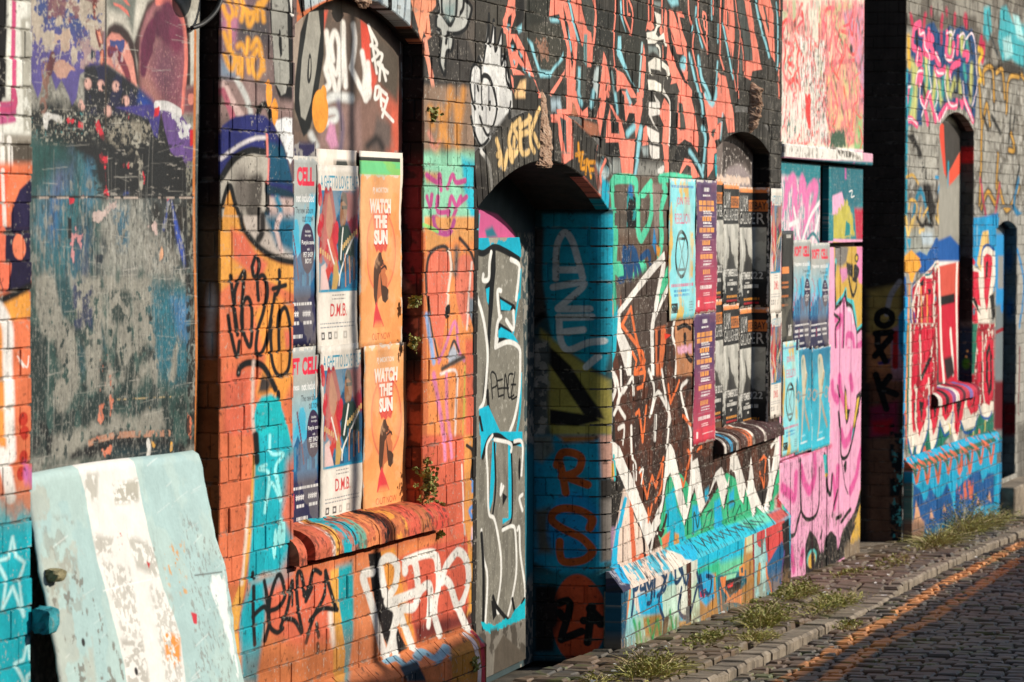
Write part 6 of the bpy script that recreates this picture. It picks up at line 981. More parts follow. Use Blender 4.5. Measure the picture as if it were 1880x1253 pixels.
Q.poly(Ri('60,10 260,0 250,200 60,240'), (150,96,70), soft=.05, alpha=.6); Q.poly(Ri('60,230 230,190 230,400 60,420'), (150,50,80), soft=.05); Q.poly(Ri('70,320 200,300 190,400 80,390'), (190,30,50), soft=.04); Q.poly(Ri('50,440 230,400 230,1120 50,1120'), (120,88,70), soft=.06); Q.flecks(Ri('180,340 300,300 320,1120 180,1120'), (30,40,44), .45, .06, 4); Q.flecks(Ri('200,340 300,300 320,1120 200,1120'), (90,190,190), .66, .04, 5)
for st in ('95,30 120,110 160,240', '180,40 120,120', '120,110 220,150'): Q.line(Ri(st), .045, (28,24,22), soft=.01)
# ================= street stone: worn double yellow line, soot, moss
r_ = SRD
r_.flecks(None, (122,112,96), .5, .22, 1, .7, 1.); r_.flecks(None, (70,72,74), .5, .25, 2, .6); r_.flecks(None, (112,84,62), .6, .4, 3, .5)
YL = (206,140,78)
for st in ('1340,1300 1420,1240 1560,1158 1640,1112 1740,1053 1880,983', '1400,1310 1480,1253 1600,1170 1700,1122 1880,1008'):
    r_.line(PX(st), .085, YL, soft=.02, worn=.24, wcell=.1, sm=False, alpha=.97)
r_.flecks(None, (96,110,50), .72, .12, 5, .6)
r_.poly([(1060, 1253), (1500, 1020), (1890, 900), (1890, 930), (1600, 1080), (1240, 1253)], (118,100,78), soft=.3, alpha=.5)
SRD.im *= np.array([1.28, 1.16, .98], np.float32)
for s_ in (SG, SW1, SW2, SDP, SLB, SLA, SLC, SS1, SS2, SS3, SRD): grain(s_)
scratches(SG, PX('1434,840 1590,640 1590,1060 1434,1060'), 120, (70,40,52), (.05, .3), .006, 90, 7, .6)
# ================= common ageing
for s_ in (SA, SB, SC, SPA, SPB, SPC): brickmap(s_)
for s_ in (SLA, SLB, SLC, SS1, SS2, SS3): s_.flecks(None, (60,54,48), .74, .03, 61, .7)
for s_ in (SJ, SR1, SR2, SR3, SR4, SR5, SRC): brickmap(s_, a=.4, dirt=.3, chips=.08)
# ------------------------------------------------------------------ build: walls
def bm_mats(name, sheet, **k):
    return [mat_sheet(name, sheet, **k), mat_mortar]
def joint_mat(sheet):
    k = 'joint_'+sheet.name
    if k not in JM: JM[k] = mat_sheet(k, sheet, rough=.8, bump=.9, bscale=90, grime=.6, spec=.05)
    return JM[k]
JM = {}
mat_mortar = mat_noise('mortar', [(.03,.028,.026), (.09,.085,.078), (.2,.19,.175)], 40, .95, .8, 120, .006)
M_A = mat_sheet('near_wall_paint', SA); M_B = mat_sheet('arch_wall_paint', SB); M_C = mat_sheet('far_wall_paint', SC)
W1 = Opening(2.393, 3.815, .80, 2.53, .13, .21); BAY = Opening(.213, 1.701, -1., 9.)
DO = Opening(.06, JAMB, -1., 1.93, .20, .215); W2 = Opening(4.99, 6.56, .74, 2.25, .10, .11)
WC = Opening(1.36, 2.87, .62, 2.55, .12, .11); DC = Opening(4.0, 5.05, -.15, 1.82, .06, .11)
TOP = 3.7
TA, TB, TC = PA.at(2, 0), PB.at(3.5, 0), PC.at(2.5, 0)
wall = empty('brick_wall', (TB[0], TB[1], 0)); tag(wall, 'long brick wall with arched doorway and two bricked window bays under dense graffiti', 'wall')
far = empty('brick_wall', (TC[0], TC[1], -.3)); tag(far, 'grey painted far brick wall with small arched window and red letters, past the pink gate', 'wall')
def panel(name, parent, M, sheet, pl_, u0, u1, v0, v1, opens=(), **k):
    mb = MB(); brick_panel(mb, pl_, u0, u1, v0, v1, sheet, opens, **k)
    return mb.build(name, None, parent, [M, joint_mat(sheet)])
panel('pier', wall, M_A, SA, PA, -1.2, 4.454, .05, TOP, [W1, BAY], seed=1)
panel('wall_face', wall, M_B, SB, PB, .0, 6.93, .05, TOP, [DO, W2, Opening(JAMB-.01, JAMB+.084, -1., 1.93)], seed=2)
panel('wall_face', far, M_C, SC, PC, .0, 12., -.75, 4.6, [WC, DC], seed=3, ragged=0.03)
def arch(name, parent, M, sheet, pl_, o, depth, sh2=None):
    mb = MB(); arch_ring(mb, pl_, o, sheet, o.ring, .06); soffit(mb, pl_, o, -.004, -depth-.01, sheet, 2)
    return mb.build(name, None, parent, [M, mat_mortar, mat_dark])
mat_dark = mat_noise('near_black_brick', [(.012,.011,.01), (.03,.026,.022), (.05,.035,.03)], 14, .9, .6, 50, .01)  # near-black brick for soffits, wall cores and the back of the gate
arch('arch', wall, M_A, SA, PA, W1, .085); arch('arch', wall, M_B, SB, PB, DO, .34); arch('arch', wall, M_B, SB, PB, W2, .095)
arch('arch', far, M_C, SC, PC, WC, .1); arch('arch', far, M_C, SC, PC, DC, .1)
# reveals
def reveal(name, parent, sheet, pl_, depth, v0, v1, seed, **k):
    M = mat_sheet(name+'_paint', sheet, grime=.4); return panel(name, parent, M, sheet, pl_, 0., depth-.003, v0, v1, seed=seed, head=.23, **k)
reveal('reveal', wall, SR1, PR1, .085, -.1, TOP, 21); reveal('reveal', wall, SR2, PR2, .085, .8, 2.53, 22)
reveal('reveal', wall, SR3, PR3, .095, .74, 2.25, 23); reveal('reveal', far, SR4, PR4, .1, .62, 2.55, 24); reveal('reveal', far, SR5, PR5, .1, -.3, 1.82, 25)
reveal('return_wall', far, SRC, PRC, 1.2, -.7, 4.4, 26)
# doorway jamb with a rounded brick corner
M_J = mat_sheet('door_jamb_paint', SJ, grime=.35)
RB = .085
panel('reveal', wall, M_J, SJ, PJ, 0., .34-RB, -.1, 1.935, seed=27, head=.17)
mb = MB(); rr = random.Random(9)
for k, a, b in courses(-.1, 1.93):
    n = 8
    for inset, g0, m in ((0., .0042, 0), (.008, 0., 1)):
        z0, z1 = a+g0*rr.uniform(.7, 1.3), b-g0*rr.uniform(.7, 1.3); V = []; T = []; off = rr.uniform(-.0012, .0012) if m == 0 else 0
        for i in range(n+1):
            t = PI/2*i/n; R = RB-inset+off
            # centre of the rounding sits RB in from both faces
            du = RB-R*math.cos(t); dd = -RB+R*math.sin(t)
            for z in (z0, z1):
                V.append(PB.at(JAMB+du, z, dd)); T.append(SJ.uv(.34-RB+R*math.sin(t)*.9, z))
        V2 = V+[PB.at(JAMB+RB, z0, -RB), PB.at(JAMB+RB, z1, -RB)]; T2 = T+[T[0], T[1]]; c0, c1 = 2*n+2, 2*n+3
        fs = [(2*i, 2*i+2, 2*i+3, 2*i+1) for i in range(n)]+[(c0, 2*i+2, 2*i) for i in range(n)]+[(c1, 2*i+1, 2*i+3) for i in range(n)]
        mb.add(V2, fs, T2, m)
mb.build('rounded_corner', None, wall, [M_J, mat_mortar])
# backs of the recesses
def back(name, parent, sheet, pl_, u0, u1, v0, v1, label=None, **k):
    mb = MB(); nu, nv = 24, 24; V = []; T = []; r = random.Random(3)
    for j in range(nv+1):
        for i in range(nu+1):
            u = u0+(u1-u0)*i/nu; v = v0+(v1-v0)*j/nv; V.append(pl_.at(u, v, r.uniform(-.0012, .0012))); T.append(sheet.uv(u, v))
    Fc = [(j*(nu+1)+i, j*(nu+1)+i+1, (j+1)*(nu+1)+i+1, (j+1)*(nu+1)+i) for j in range(nv) for i in range(nu)]
    mb.add(V, Fc, T); o = mb.build(name, mat_sheet(name+'_paint', sheet, **k), parent, smooth=True); return o
back('window_infill', wall, SW1, PA.off(-.085), 2.3, 3.83, .78, 2.75, rough=.45, bump=.12, bscale=90)
back('window_infill', wall, SW2, PB.off(-.095), 4.95, 6.58, .72, 2.42)
back('window_infill', far, SWC, PC.off(-.1), 1.3, 2.89, .6, 2.75)
back('door_back', wall, SDB, PB.off(-.34), 0., JAMB+.02, -.1, 2.2)
back('door', far, SDC, PC.off(-.1), 3.95, 5.08, -.3, 1.95)
# solid body behind the faces so that no light leaks in
mb = MB()
box(mb, PA, -3., .213, -.6, TOP+.3, -.6, -.02); box(mb, PA, .2, 4.6, -.6, TOP+.3, -.9, -.16); box(mb, PB, -.05, 6.9, -.6, TOP+.3, -1.2, -.42)
box(mb, PA, 1.72, 2.38, -.2, TOP+.28, -.2, -.013); box(mb, PA, 3.85, 4.44, -.2, TOP+.28, -.2, -.013); box(mb, PA, 2.3, 3.9, 2.85, TOP+.28, -.2, -.013); box(mb, PA, 2.3, 3.9, -.2, .72, -.2, -.06)
box(mb, PB, 2.46, 4.96, -.5, TOP+.28, -.43, -.013); box(mb, PB, 6.6, 6.92, -.5, TOP+.28, -.43, -.013); box(mb, PB, -.02, 7.0, 2.5, TOP+.26, -.43, -.014); box(mb, PB, 4.9, 6.63, -.5, .7, -.43, -.06); box(mb, PB, 4.9, 6.63, .7, 2.5, -.43, -.11)
mb.build('wall_core', mat_dark, wall)
mb = MB()
box(mb, PC, .02, 1.33, -.9, 4.8, -2., -.013); box(mb, PC, 2.9, 3.97, -.9, 4.8, -2., -.013); box(mb, PC, 5.08, 12., -.9, 4.8, -2., -.013); box(mb, PC, 1.3, 2.95, -.9, .6, -2., -.05); box(mb, PC, 1.3, 2.95, 2.85, 4.79, -2., -.014)
box(mb, PC, 3.9, 5.1, 2.05, 4.79, -2., -.015); box(mb, PC, 1.3, 2.95, .6, 2.85, -2., -.12); box(mb, PC, 3.9, 5.1, -.9, 2.05, -2., -.12); box(mb, PC, -3.2, .015, -.9, 4.8, -2.2, -1.3)
mb.build('wall_core', mat_dark, far)
# sills of bricks laid on edge, rounded towards the street
def sill(parent, pl_, sheet, u0, u1, zt, zb, back_, proud, broken=0, seed=1):
    mb = MB(); r = random.Random(seed); x = u0; RA = proud+.06; RB_ = (zt-zb)*.72; k = 0
    while x < u1-.03:
        w = min(r.uniform(.078, .09), u1-x); g = .0012; dz = r.uniform(-.0015, .0015); dp = r.uniform(-.002, .002)
        prof = [(-back_, zt+.012), (proud-RA, zt)]
        for i in range(1, 7):
            t = PI/2*i/6; prof.append((proud-RA+RA*math.sin(t), zt-RB_+RB_*math.cos(t)))
        prof.append((proud, zb))
        if broken and k == 0: prof = [(d*.75, z-.01) for d, z in prof]
        if broken and k == 1: x += .045; k += 1; continue
        V = []; T = []; n = len(prof)
        for e, ue in ((0, x+g), (1, x+w-g)):
            acc = zb; tv = []
            for q in range(len(prof)-1, -1, -1):
                if q < len(prof)-1: acc += math.hypot(prof[q][0]-prof[q+1][0], prof[q][1]-prof[q+1][1])
                tv.insert(0, acc)
            for (d, z), tz in zip(prof, tv): V.append(pl_.at(ue, z+dz, d+dp)); T.append(sheet.uv(ue, tz))
            V.append(pl_.at(ue, zb, -back_)); T.append(sheet.uv(ue, zb))
        n += 1
        fs = [(i, i+1, n+i+1, n+i) for i in range(n-1)]+[tuple(range(n))[::-1], tuple(range(n, 2*n)), (n-1, 0, n, 2*n-1)]
        mb.add(V, fs, T, 0); x += w; k += 1
    box(mb, pl_, u0+(.16 if broken else .01), u1-.01, zb+.006, zb+.04, -back_, proud-.012, sheet, 1)
    return mb.build('window_sill', None, parent, [mat_sheet('window_sill_paint', sheet, bump=.5, bscale=90), mat_mortar])
sill(wall, PA, SS1, 2.352, 4.0, .846, .742, .085, .048, 1, 4); sill(wall, PB, SS2, 4.96, 6.80, .78, .69, .095, .05, 0, 5); sill(far, PC, SS3, 1.10, 2.98, .675, .575, .1, .05, 0, 6)
# projecting plinths with a sloping course on top
def plinth(parent, pl_, s_face, s_top, hitop, lotop, proud, u0, u1, v0, hl, seed):
    mb = MB(); brick_panel(mb, pl_.off(proud), u0, u1, v0, lotop, s_face, (), seed=seed)
    r = random.Random(seed); x = u0; P, h = slope_plane(pl_, hitop, lotop, proud)
    while x < u1-.02:
        w = min(r.choice((.115, .117, .235)), u1-x); g = .003; B = .006; d = r.uniform(-.002, .002)
        V = [P.at(x+g, B, d+.004), P.at(x+w-g, B, d+.004), P.at(x+w-g, h-.003, d+.001), P.at(x+g, h-.003, d+.001)]
        T = [s_top.uv(x+g, 0), s_top.uv(x+w-g, 0), s_top.uv(x+w-g, h), s_top.uv(x+g, h)]
        V += [pl_.at(x+g, lotop-.002, proud+d+.003), pl_.at(x+w-g, lotop-.002, proud+d+.003)]; T += [s_top.uv(x+g, 0), s_top.uv(x+w-g, 0)]
        V += [pl_.at(x+g, lotop-.004, -.01), pl_.at(x+w-g, lotop-.004, -.01), pl_.at(x+w-g, hitop, -.01), pl_.at(x+g, hitop, -.01)]; T += [T[0], T[1], T[2], T[3]]
        mb.add(V, [(0,1,2,3), (4,5,1,0), (4,0,3,9,6), (1,5,7,8,2), (6,7,5,4), (3,2,8,9)], T, 2); x += w
    box(mb, pl_, u0+.01, u1-.01, v0, lotop, -.02, proud-.02, s_face, 1)
    # brick ends
    ms = [mat_sheet('plinth_paint', s_face), mat_mortar, mat_sheet('plinth_top_paint', s_top)]
    for ue in (u0, u1):
        box(mb, pl_, ue-.004, ue+.004, v0, lotop-.003, -.01, proud-.002, s_face, 0)
    return mb.build('plinth', None, parent, ms)
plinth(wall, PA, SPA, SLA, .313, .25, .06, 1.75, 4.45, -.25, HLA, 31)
plinth(wall, PB, SPB, SLB, .312, .222, .065, 2.44, 6.95, -.45, HLB, 32)
plinth(far, PC, SPC, SLC, .27, .19, .06, .04, 3.97, -.7, HLC, 33)
# tufa: lime that has run out of the joints and set
mat_tufa = mat_noise('lime_crust', [(.12,.07,.045), (.32,.19,.12), (.42,.28,.19), (.52,.40,.31)], 30, .95, .8, 70, .012)
def tufa(parent, pl_, pts, seed):
    """pts: (u, v, half width, bulge) down the wall"""
    bm = bmesh.new(); r = random.Random(seed); rings = []; NZ = vnoise(60, 60, 9, seed); NZ2 = vnoise(120, 120, 5, seed+1)-.5
    n = 18; P = []
    for i in range(len(pts)-1):
        for k in range(10):
            t = k/10; P.append([a+(b-a)*t for a, b in zip(pts[i], pts[i+1])])
    P.append(list(pts[-1]))
    for i, (u, v, w, bu) in enumerate(P):
        ring = []
        for j in range(n):
            t = PI*j/(n-1); k = .86+.28*NZ[(i*3) % 60, (j*4) % 60]+.22*NZ2[(i*9) % 120, (j*9) % 120]; ring.append(bm.verts.new(pl_.at(u-w*math.cos(t)*k, v+r.uniform(-.002, .002), -.012+bu*math.sin(t)*k)))
        rings.append(ring)
    for a, b in zip(rings, rings[1:]):
        for j in range(n-1): bm.faces.new((a[j], b[j], b[j+1], a[j+1]))
    bm.faces.new(rings[-1]); bm.faces.new(rings[0][::-1])
    me = bpy.data.meshes.new('lime_deposit'); bm.to_mesh(me); bm.free(); me.materials.append(mat_tufa)
    o = bpy.data.objects.new('lime_deposit', me); C.objects.link(o); o.parent = parent; o.matrix_parent_inverse = Matrix.Translation(-Vector(parent.location)); return o
tufa(wall, PB, [(1.10, 2.45, .02, .005), (1.13, 2.39, .07, .018), (1.16, 2.32, .06, .02), (1.18, 2.25, .095, .03), (1.18, 2.17, .095, .032), (1.17, 2.115, .105, .036), (1.17, 2.10, .09, .028)], 2)
tufa(wall, PB, [(5.97, 2.62, .02, .02), (5.95, 2.58, .05, .075), (5.96, 2.50, .045, .07), (5.94, 2.43, .045, .065), (5.92, 2.38, .035, .05), (5.92, 2.35, .025, .02)], 3)
tufa(wall, PA, [(3.12, 2.74, .04, .015), (3.12, 2.70, .07, .03), (3.12, 2.645, .06, .03), (3.12, 2.625, .03, .015)], 4)
# ------------------------------------------------------------------ boards, door leaf and gate
def sheet_board(name, pl_, sheet, outline, thick, M, parent=None, nu=30, nv=40, wob=.003, seed=1):
    """flat board with a wavering surface; outline = left/right edge pairs (v, ua, ub) from bottom to top"""
    r = random.Random(seed); mb = MB(); V = []; T = []
    vs = [o[0] for o in outline]
    ph = [r.uniform(0, 6) for _ in range(6)]
    for j in range(nv+1):
        v = vs[0]+(vs[-1]-vs[0])*j/nv; ua = np.interp(v, vs, [o[1] for o in outline]); ub = np.interp(v, vs, [o[2] for o in outline])
        for i in range(nu+1):
            u = ua+(ub-ua)*i/nu; d = wob*(math.sin(u*5+ph[0]+v*2)+math.sin(v*6+ph[1])*.6+math.sin(u*13+v*9+ph[2])*.3)
            V.append(pl_.at(u, v, d)); T.append(sheet.uv(u, v))
    W = nu+1; Fc = [(j*W+i, j*W+i+1, (j+1)*W+i+1, (j+1)*W+i) for j in range(nv) for i in range(nu)]
    b = len(V); rim = [i for i in range(W)]+[j*W+nu for j in range(1, nv+1)]+[nv*W+i for i in range(nu-1, -1, -1)]+[j*W for j in range(nv-1, 0, -1)]
    for i in rim: V.append(tuple(np.array(V[i])-pl_.N*thick)); T.append(T[i])
    m = len(rim); Fe = [(rim[(k+1)%m], rim[k], b+k, b+(k+1)%m) for k in range(m)]
    mb.add(V, Fc, T, 0); mb.F += Fe; mb.M += [1]*len(Fe); mb.F.append(tuple(b+k for k in range(m))[::-1]); mb.M.append(1)
    return mb.build(name, None, parent, [M, mat_edge])
mat_edge = mat_noise('board_edge', [(.12,.07,.04), (.35,.2,.1), (.5,.3,.16)], 30, .8, .4, 90, .004)
rr = random.Random(77)
ol = [(.25, .22, 1.66)]+[(.3+i*.06, .205+rr.uniform(-.006, .006), 1.675+rr.uniform(-.005, .006)) for i in range(40)]+[(3.0, .21, 1.67)]
bo = sheet_board('painted_board', PA.off(-.066), SBD, ol, .018, mat_sheet('painted_board_paint', SBD, rough=.55, bump=.35, bscale=70, grime=.2, spec=.2), wob=.0035)
tag(bo, 'tall flaking board of teal, grey and purple paint fixed in the left bay', 'board')
# leaning sheet: sits on the ground, top edge against the board
V = []; T = []; nu, nv = 40, 50; mb = MB(); r = random.Random(8)
for j in range(nv+1):
    t = j/nv
    for i in range(nu+1):
        s = i/nu; rg = .006*math.sin(t*17+1)+.004*math.sin(t*41)+r.uniform(-.004, .004)
        u = .25+1.325*s+(rg if i in (0, nu) else 0)-.03*math.exp(-((t-.22)/.12)**2)*(1 if i == nu else s**8)
        D = .20+.055*s; cl = max(0., 1-t/.03); d = -.014*cl*cl+-.035+D*t**1.15+.012*math.sin(PI*t)*s+.006*math.sin(s*7+t*3)+.014*math.exp(-((s-1)/.08)**2)*math.sin(t*7)
        z = 1.178-1.065*t+.006*math.sin(s*5)-.010*cl**3
        V.append(PA.at(u, z, d)); T.append(SL.uv(1.335*s+.01, 1.08*(1-t)+.01))
W = nu+1; Fc = [(j*W+i, (j+1)*W+i, (j+1)*W+i+1, j*W+i+1) for j in range(nv) for i in range(nu)]
b = len(V); rim = [i for i in range(W)]+[j*W+nu for j in range(1, nv+1)]+[nv*W+i for i in range(nu-1, -1, -1)]+[j*W for j in range(nv-1, 0, -1)]; m = len(rim)
V += [tuple(np.array(v)-PA.N*.0045) for v in V]; T += T[:b]; mb.add(V, Fc, T); mb.F += [tuple(b+i for i in f)[::-1] for f in Fc]; mb.M += [0]*len(Fc)
mb.F += [(rim[k], rim[(k+1)%m], b+rim[(k+1)%m], b+rim[k]) for k in range(m)]; mb.M += [0]*m
lb = mb.build('leaning_sheet', mat_sheet('leaning_sheet_paint', SL, rough=.5, bump=.35, bscale=45, grime=.1, spec=.2), smooth=True)
tag(lb, 'pale blue and white striped sheet leaning against the tall painted board', 'sheet')
# door leaf standing in the arched doorway
PD = PB.off(-.312)
du = [PD.hit([(x, y)])[0] for x, y in ((966, 1240), (964, 1000), (962, 700), (956, 450), (953, 436))]
dl = sheet_board('door', PD, SDP, [(-.06, .98, du[0][0])]+[(q[1], .98, q[0]) for q in du], .026, mat_sheet('door_paint', SDP, rough=.45, bump=.2, bscale=80, grime=.2), wob=.0015)
tag(dl, 'grey door with white outlined bubble letters and the word PEACE, in the arched doorway', 'door')
# pink gate of boards with a white beam
gate = empty('gate', (PB.at(8.5, 0)[0], PB.at(8.5, 0)[1], -.25)); tag(gate, 'wooden gate painted with pink letters under a white cross beam, right of the arched wall', 'gate')
M_G = mat_sheet('gate_paint', SG, rough=.5, bump=.35, bscale=60)
def gp(name, u0, u1, v0, v1, d0, d1, nb=.003, grooves=0, seed=0):
    mb = MB()
    if not grooves: box(mb, PG, u0, u1, v0, v1, d0, d1, SG, 0, nb)
    else:
        w = (u1-u0)/grooves; r = random.Random(seed)
        for i in range(grooves): box(mb, PG, u0+w*i+.002, u0+w*(i+1)-.002, v0, v1+r.uniform(-.004, .004), d0, d1+r.uniform(-.003, .003), SG, 0, .004)
    return mb.build(name, M_G, gate)
gp('upper_panel', 6.94, 10.215, 2.30, TOP, -.04, .0)
bmx = MB(); box(bmx, PG, 6.93, 10.27, 2.235, 2.312, -.03, .055, SG, 0, .006); bmx.build('beam', M_G, gate)
gp('poster_panel', 6.94, 8.50, .52, 2.215, -.04, .0); gp('poster_panel', 8.84, 10.215, 1.745, 2.215, -.04, .0)
gp('door_leaf', 8.84, 10.215, -.4, 1.715, -.04, .002, .003, 6, 2); gp('plank', 6.96, 8.82, -.4, .51, -.04, .004, .004, 7, 1)
bmx = MB(); box(bmx, PG, 8.5, 8.84, .5, 2.22, -.12, -.05); box(bmx, PG, 6.9, 10.2, -.45, TOP, -.16, -.05); bmx.build('frame', mat_dark, gate)
# ------------------------------------------------------------------ ground, pavement, kerb, road of stone setts
def gpt(u, e, h=0.):
    p = PB.O+PB.U*u+PB.N*e; return np.array([p[0], p[1], -GSL*(u-1.0)+h])
DROP = -.055
mat_earth = mat_noise('earth', [(.03,.026,.02), (.07,.06,.045), (.12,.1,.075)], 6, .95, .8, 40, .02)
mb = MB(); quad(mb, [gpt(-60, -40, -.085), gpt(-60, 60, -.085), gpt(140, 60, -.085), gpt(140, -40, -.085)]); o = mb.build('ground', mat_earth); tag(o, kind='structure')
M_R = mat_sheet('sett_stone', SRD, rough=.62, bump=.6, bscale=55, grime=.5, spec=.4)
def setts(name, u0, u1, efun, e_hi, hfun, du=(.11,.15), de=(.075,.125), seed=1, jig=.006, m=M_R):
    mb = MB(); r = random.Random(seed); u = u0
    while u < u1:
        L = r.uniform(*du); e0 = efun(u); e = e0-r.uniform(0, .06)
        while e < e_hi:
            w = r.uniform(*de); a0, a1 = max(e, e0)+.004, min(e+w, e_hi)-.005
            if a1-a0 > .025:
                g = .007; b0, b1 = u+g*r.uniform(.6, 1.6), u+L-g*r.uniform(.6, 1.6); h = r.uniform(-jig, jig)
                jt = lambda s=.006: r.uniform(-s, s)
                q = [(b0+jt(), a0+jt(.004)), (b1+jt(), a0+jt(.004)), (b1+jt(), a1+jt(.004)), (b0+jt(), a1+jt(.004))]
                cu, ce = (b0+b1)/2, (a0+a1)/2
                V = []; T = []
                for k, dz in ((.80, .0), (.94, -.007), (1., -.045)):
                    for x, y in q:
                        uu, ee = cu+(x-cu)*k, ce+(y-ce)*k; hh = hfun(uu, ee)
                        V.append(gpt(uu, ee, hh+h+dz+.004+(jt(.0025) if k < 1 else 0))); T.append(SRD.uv(uu, ee))
                fs = [(3,2,1,0)]+[(k*4+i, k*4+(i+1)%4, k*4+4+(i+1)%4, k*4+4+i) for k in (0, 1) for i in range(4)]
                mb.add(V, fs, T)
            e += w
        u += L
    o = mb.build(name, m, smooth=False); tag(o, kind='structure'); return o
def kerb_e(u): return .60+.04*math.sin(u*.5)-.004*max(0, u-8)
def dropk(u): return max(0., min(1., (u-4.75)/.25))*max(0., min(1., (7.6-u)/.6))
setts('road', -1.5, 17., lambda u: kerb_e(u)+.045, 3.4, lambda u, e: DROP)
setts('pavement', -1.5, 17., lambda u: -.3 if u > 10 else -.02, .0, lambda u, e: 0.) if False else None
def pave_h(u, e): return -(.05)*dropk(u)*max(0, min(1, (e-.1)/.45))+.0
mb = MB()
setts('pavement', -2., 18., lambda u: -.35 if 10.1 < u < 10.9 else -.06, .55, pave_h, (.13, .22), (.10, .17), 3, .006)
# kerb stones
mat_kerb = mat_noise('kerb_stone', [(.07,.055,.04), (.19,.15,.105), (.30,.245,.18)], 7, .8, .7, 60, .008)
mb = MB(); r = random.Random(12); u = -1.
while u < 17.:
    L = r.uniform(.17, .28); d = dropk(u+L/2); h = -.015-.034*d+r.uniform(-.005, .005); k = kerb_e(u+L/2)+r.uniform(-.006, .006)
    a, b = u+.004, u+L-.005; bt = .012; w0 = k-.075; w1 = k+.04
    V = []
    for (i0, i1, dz, ins) in ((0, 0, 0., bt), (0, 0, -bt, 0.), (0, 0, -.16, 0.)):
        for (x, y) in ((a+ins, w0+ins*.3), (b-ins, w0+ins*.3), (b-ins, w1-ins), (a+ins, w1-ins)): V.append(gpt(x+r.uniform(-.003, .003), y+r.uniform(-.003, .003), h+.006+dz))
    mb.add(V, [(3,2,1,0)]+[(q*4+i, q*4+(i+1)%4, q*4+4+(i+1)%4, q*4+4+i) for q in (0, 1) for i in range(4)]); u += L
o = mb.build('kerb', mat_kerb); tag(o, kind='structure')
# litter: scraps of paper and dead leaves along the wall foot
mb = MB(); r = random.Random(31)
for i in range(150):
    u, e = r.uniform(.4, 12.), abs(r.gauss(0, .3))+.09
    if e > .9: continue
    a = r.uniform(0, PI); L, w_ = r.uniform(.012, .04), r.uniform(.008, .024); h = (0. if e < .58 else DROP)+.012
    P = [(u+L*math.cos(a)*x-w_*math.sin(a)*y, e+L*math.sin(a)*x+w_*math.cos(a)*y) for x, y in ((-.5,-.5), (.5,-.4), (.45,.5), (-.5,.45))]
    mb.add([gpt(x, y, h+r.uniform(0, .012)) for x, y in P], [(0,1,2,3)], None, 0 if r.random() < .4 else 1)
mat_scrap = mat_noise('paper_scrap', [(.4,.37,.32), (.62,.6,.55), (.7,.68,.64)], 20, .8); mat_dead = mat_noise('dead_leaf', [(.06,.04,.02), (.16,.10,.05), (.26,.18,.08)], 20, .8)
o = mb.build('litter', None, None, [mat_scrap, mat_dead]); tag(o, 'scraps of paper and dead leaves scattered along the foot of the wall', 'litter', kind='stuff')
# step at the far door, threshold slab in the passage
mb = MB(); box(mb, PC, 3.95, 5.3, -.75, -.19, -.1, .17, None, 0, .012); box(mb, PC, 5.3, 6.4, -.75, -.28, -.05, .2, None, 0, .012); mb.build('doorstep', mat_kerb, far)
mb = MB(); mb.add([gpt(10.1, .02, .008), gpt(10.1, -1.5, .008), gpt(11.7, -1.5, .0), gpt(11.7, .02, .0)], [(0,1,2,3)]); o = mb.build('threshold_slab', mat_kerb); tag(o, kind='structure')
# ------------------------------------------------------------------ posters: each a pasted sheet of paper, art drawn in unit coordinates (x right, y up)
def psheet(name, w, h, base, tex=.0016, seed=1):
    s = Sheet(name, 0, w, 0, h, tex, base, None, seed); s.M = lambda P: np.asarray(P, float).reshape(-1, 2)*(w, h); s.wh = (w, h); return s
UQ = K(0, 0, 1)
def T(s, t, x0, y0, x1, y1, col, bold=0., **k): s.text(t, [(x0,y0),(x1,y0),(x1,y1),(x0,y1)], col, bold, **k)
def Rr(s, x0, y0, x1, y1, col, **k): s.poly([(x0,y0),(x1,y0),(x1,y1),(x0,y1)], col, soft=k.pop('soft', .002), **k)
def bars(s, x0, x1, ys, col, h=.008, seed=1, n=9):
    """lines of print too small to read"""
    r = random.Random(seed)
    for y in ys:
        x = x0
        while x < x1-.01:
            l = r.uniform(.02, .07)
            Rr(s, x, y-h/2, min(x+l, x1), y+h/2, col, alpha=.85); x += l+.014
def age(s, c=(196,184,166), a=.35):
    s.flecks(None, c, .6, .12, 71, a); s.flecks(None, (120,110,100), .86, .02, 72, .5)
    for q in ('0,0 1,0 1,.012 0,.012', '0,.988 1,.988 1,1 0,1', '0,0 .014,0 .014,1 0,1', '.986,0 1,0 1,1 .986,1'): s.poly(UQ(q), (226,216,200), soft=.004, rough=.012, rc=.03, alpha=.8)
    grain(s, .1, .16)
    s.im *= (1-.18*np.clip((s.noise(.2, 73, 4)-.5)*2, 0, 1))[..., None]
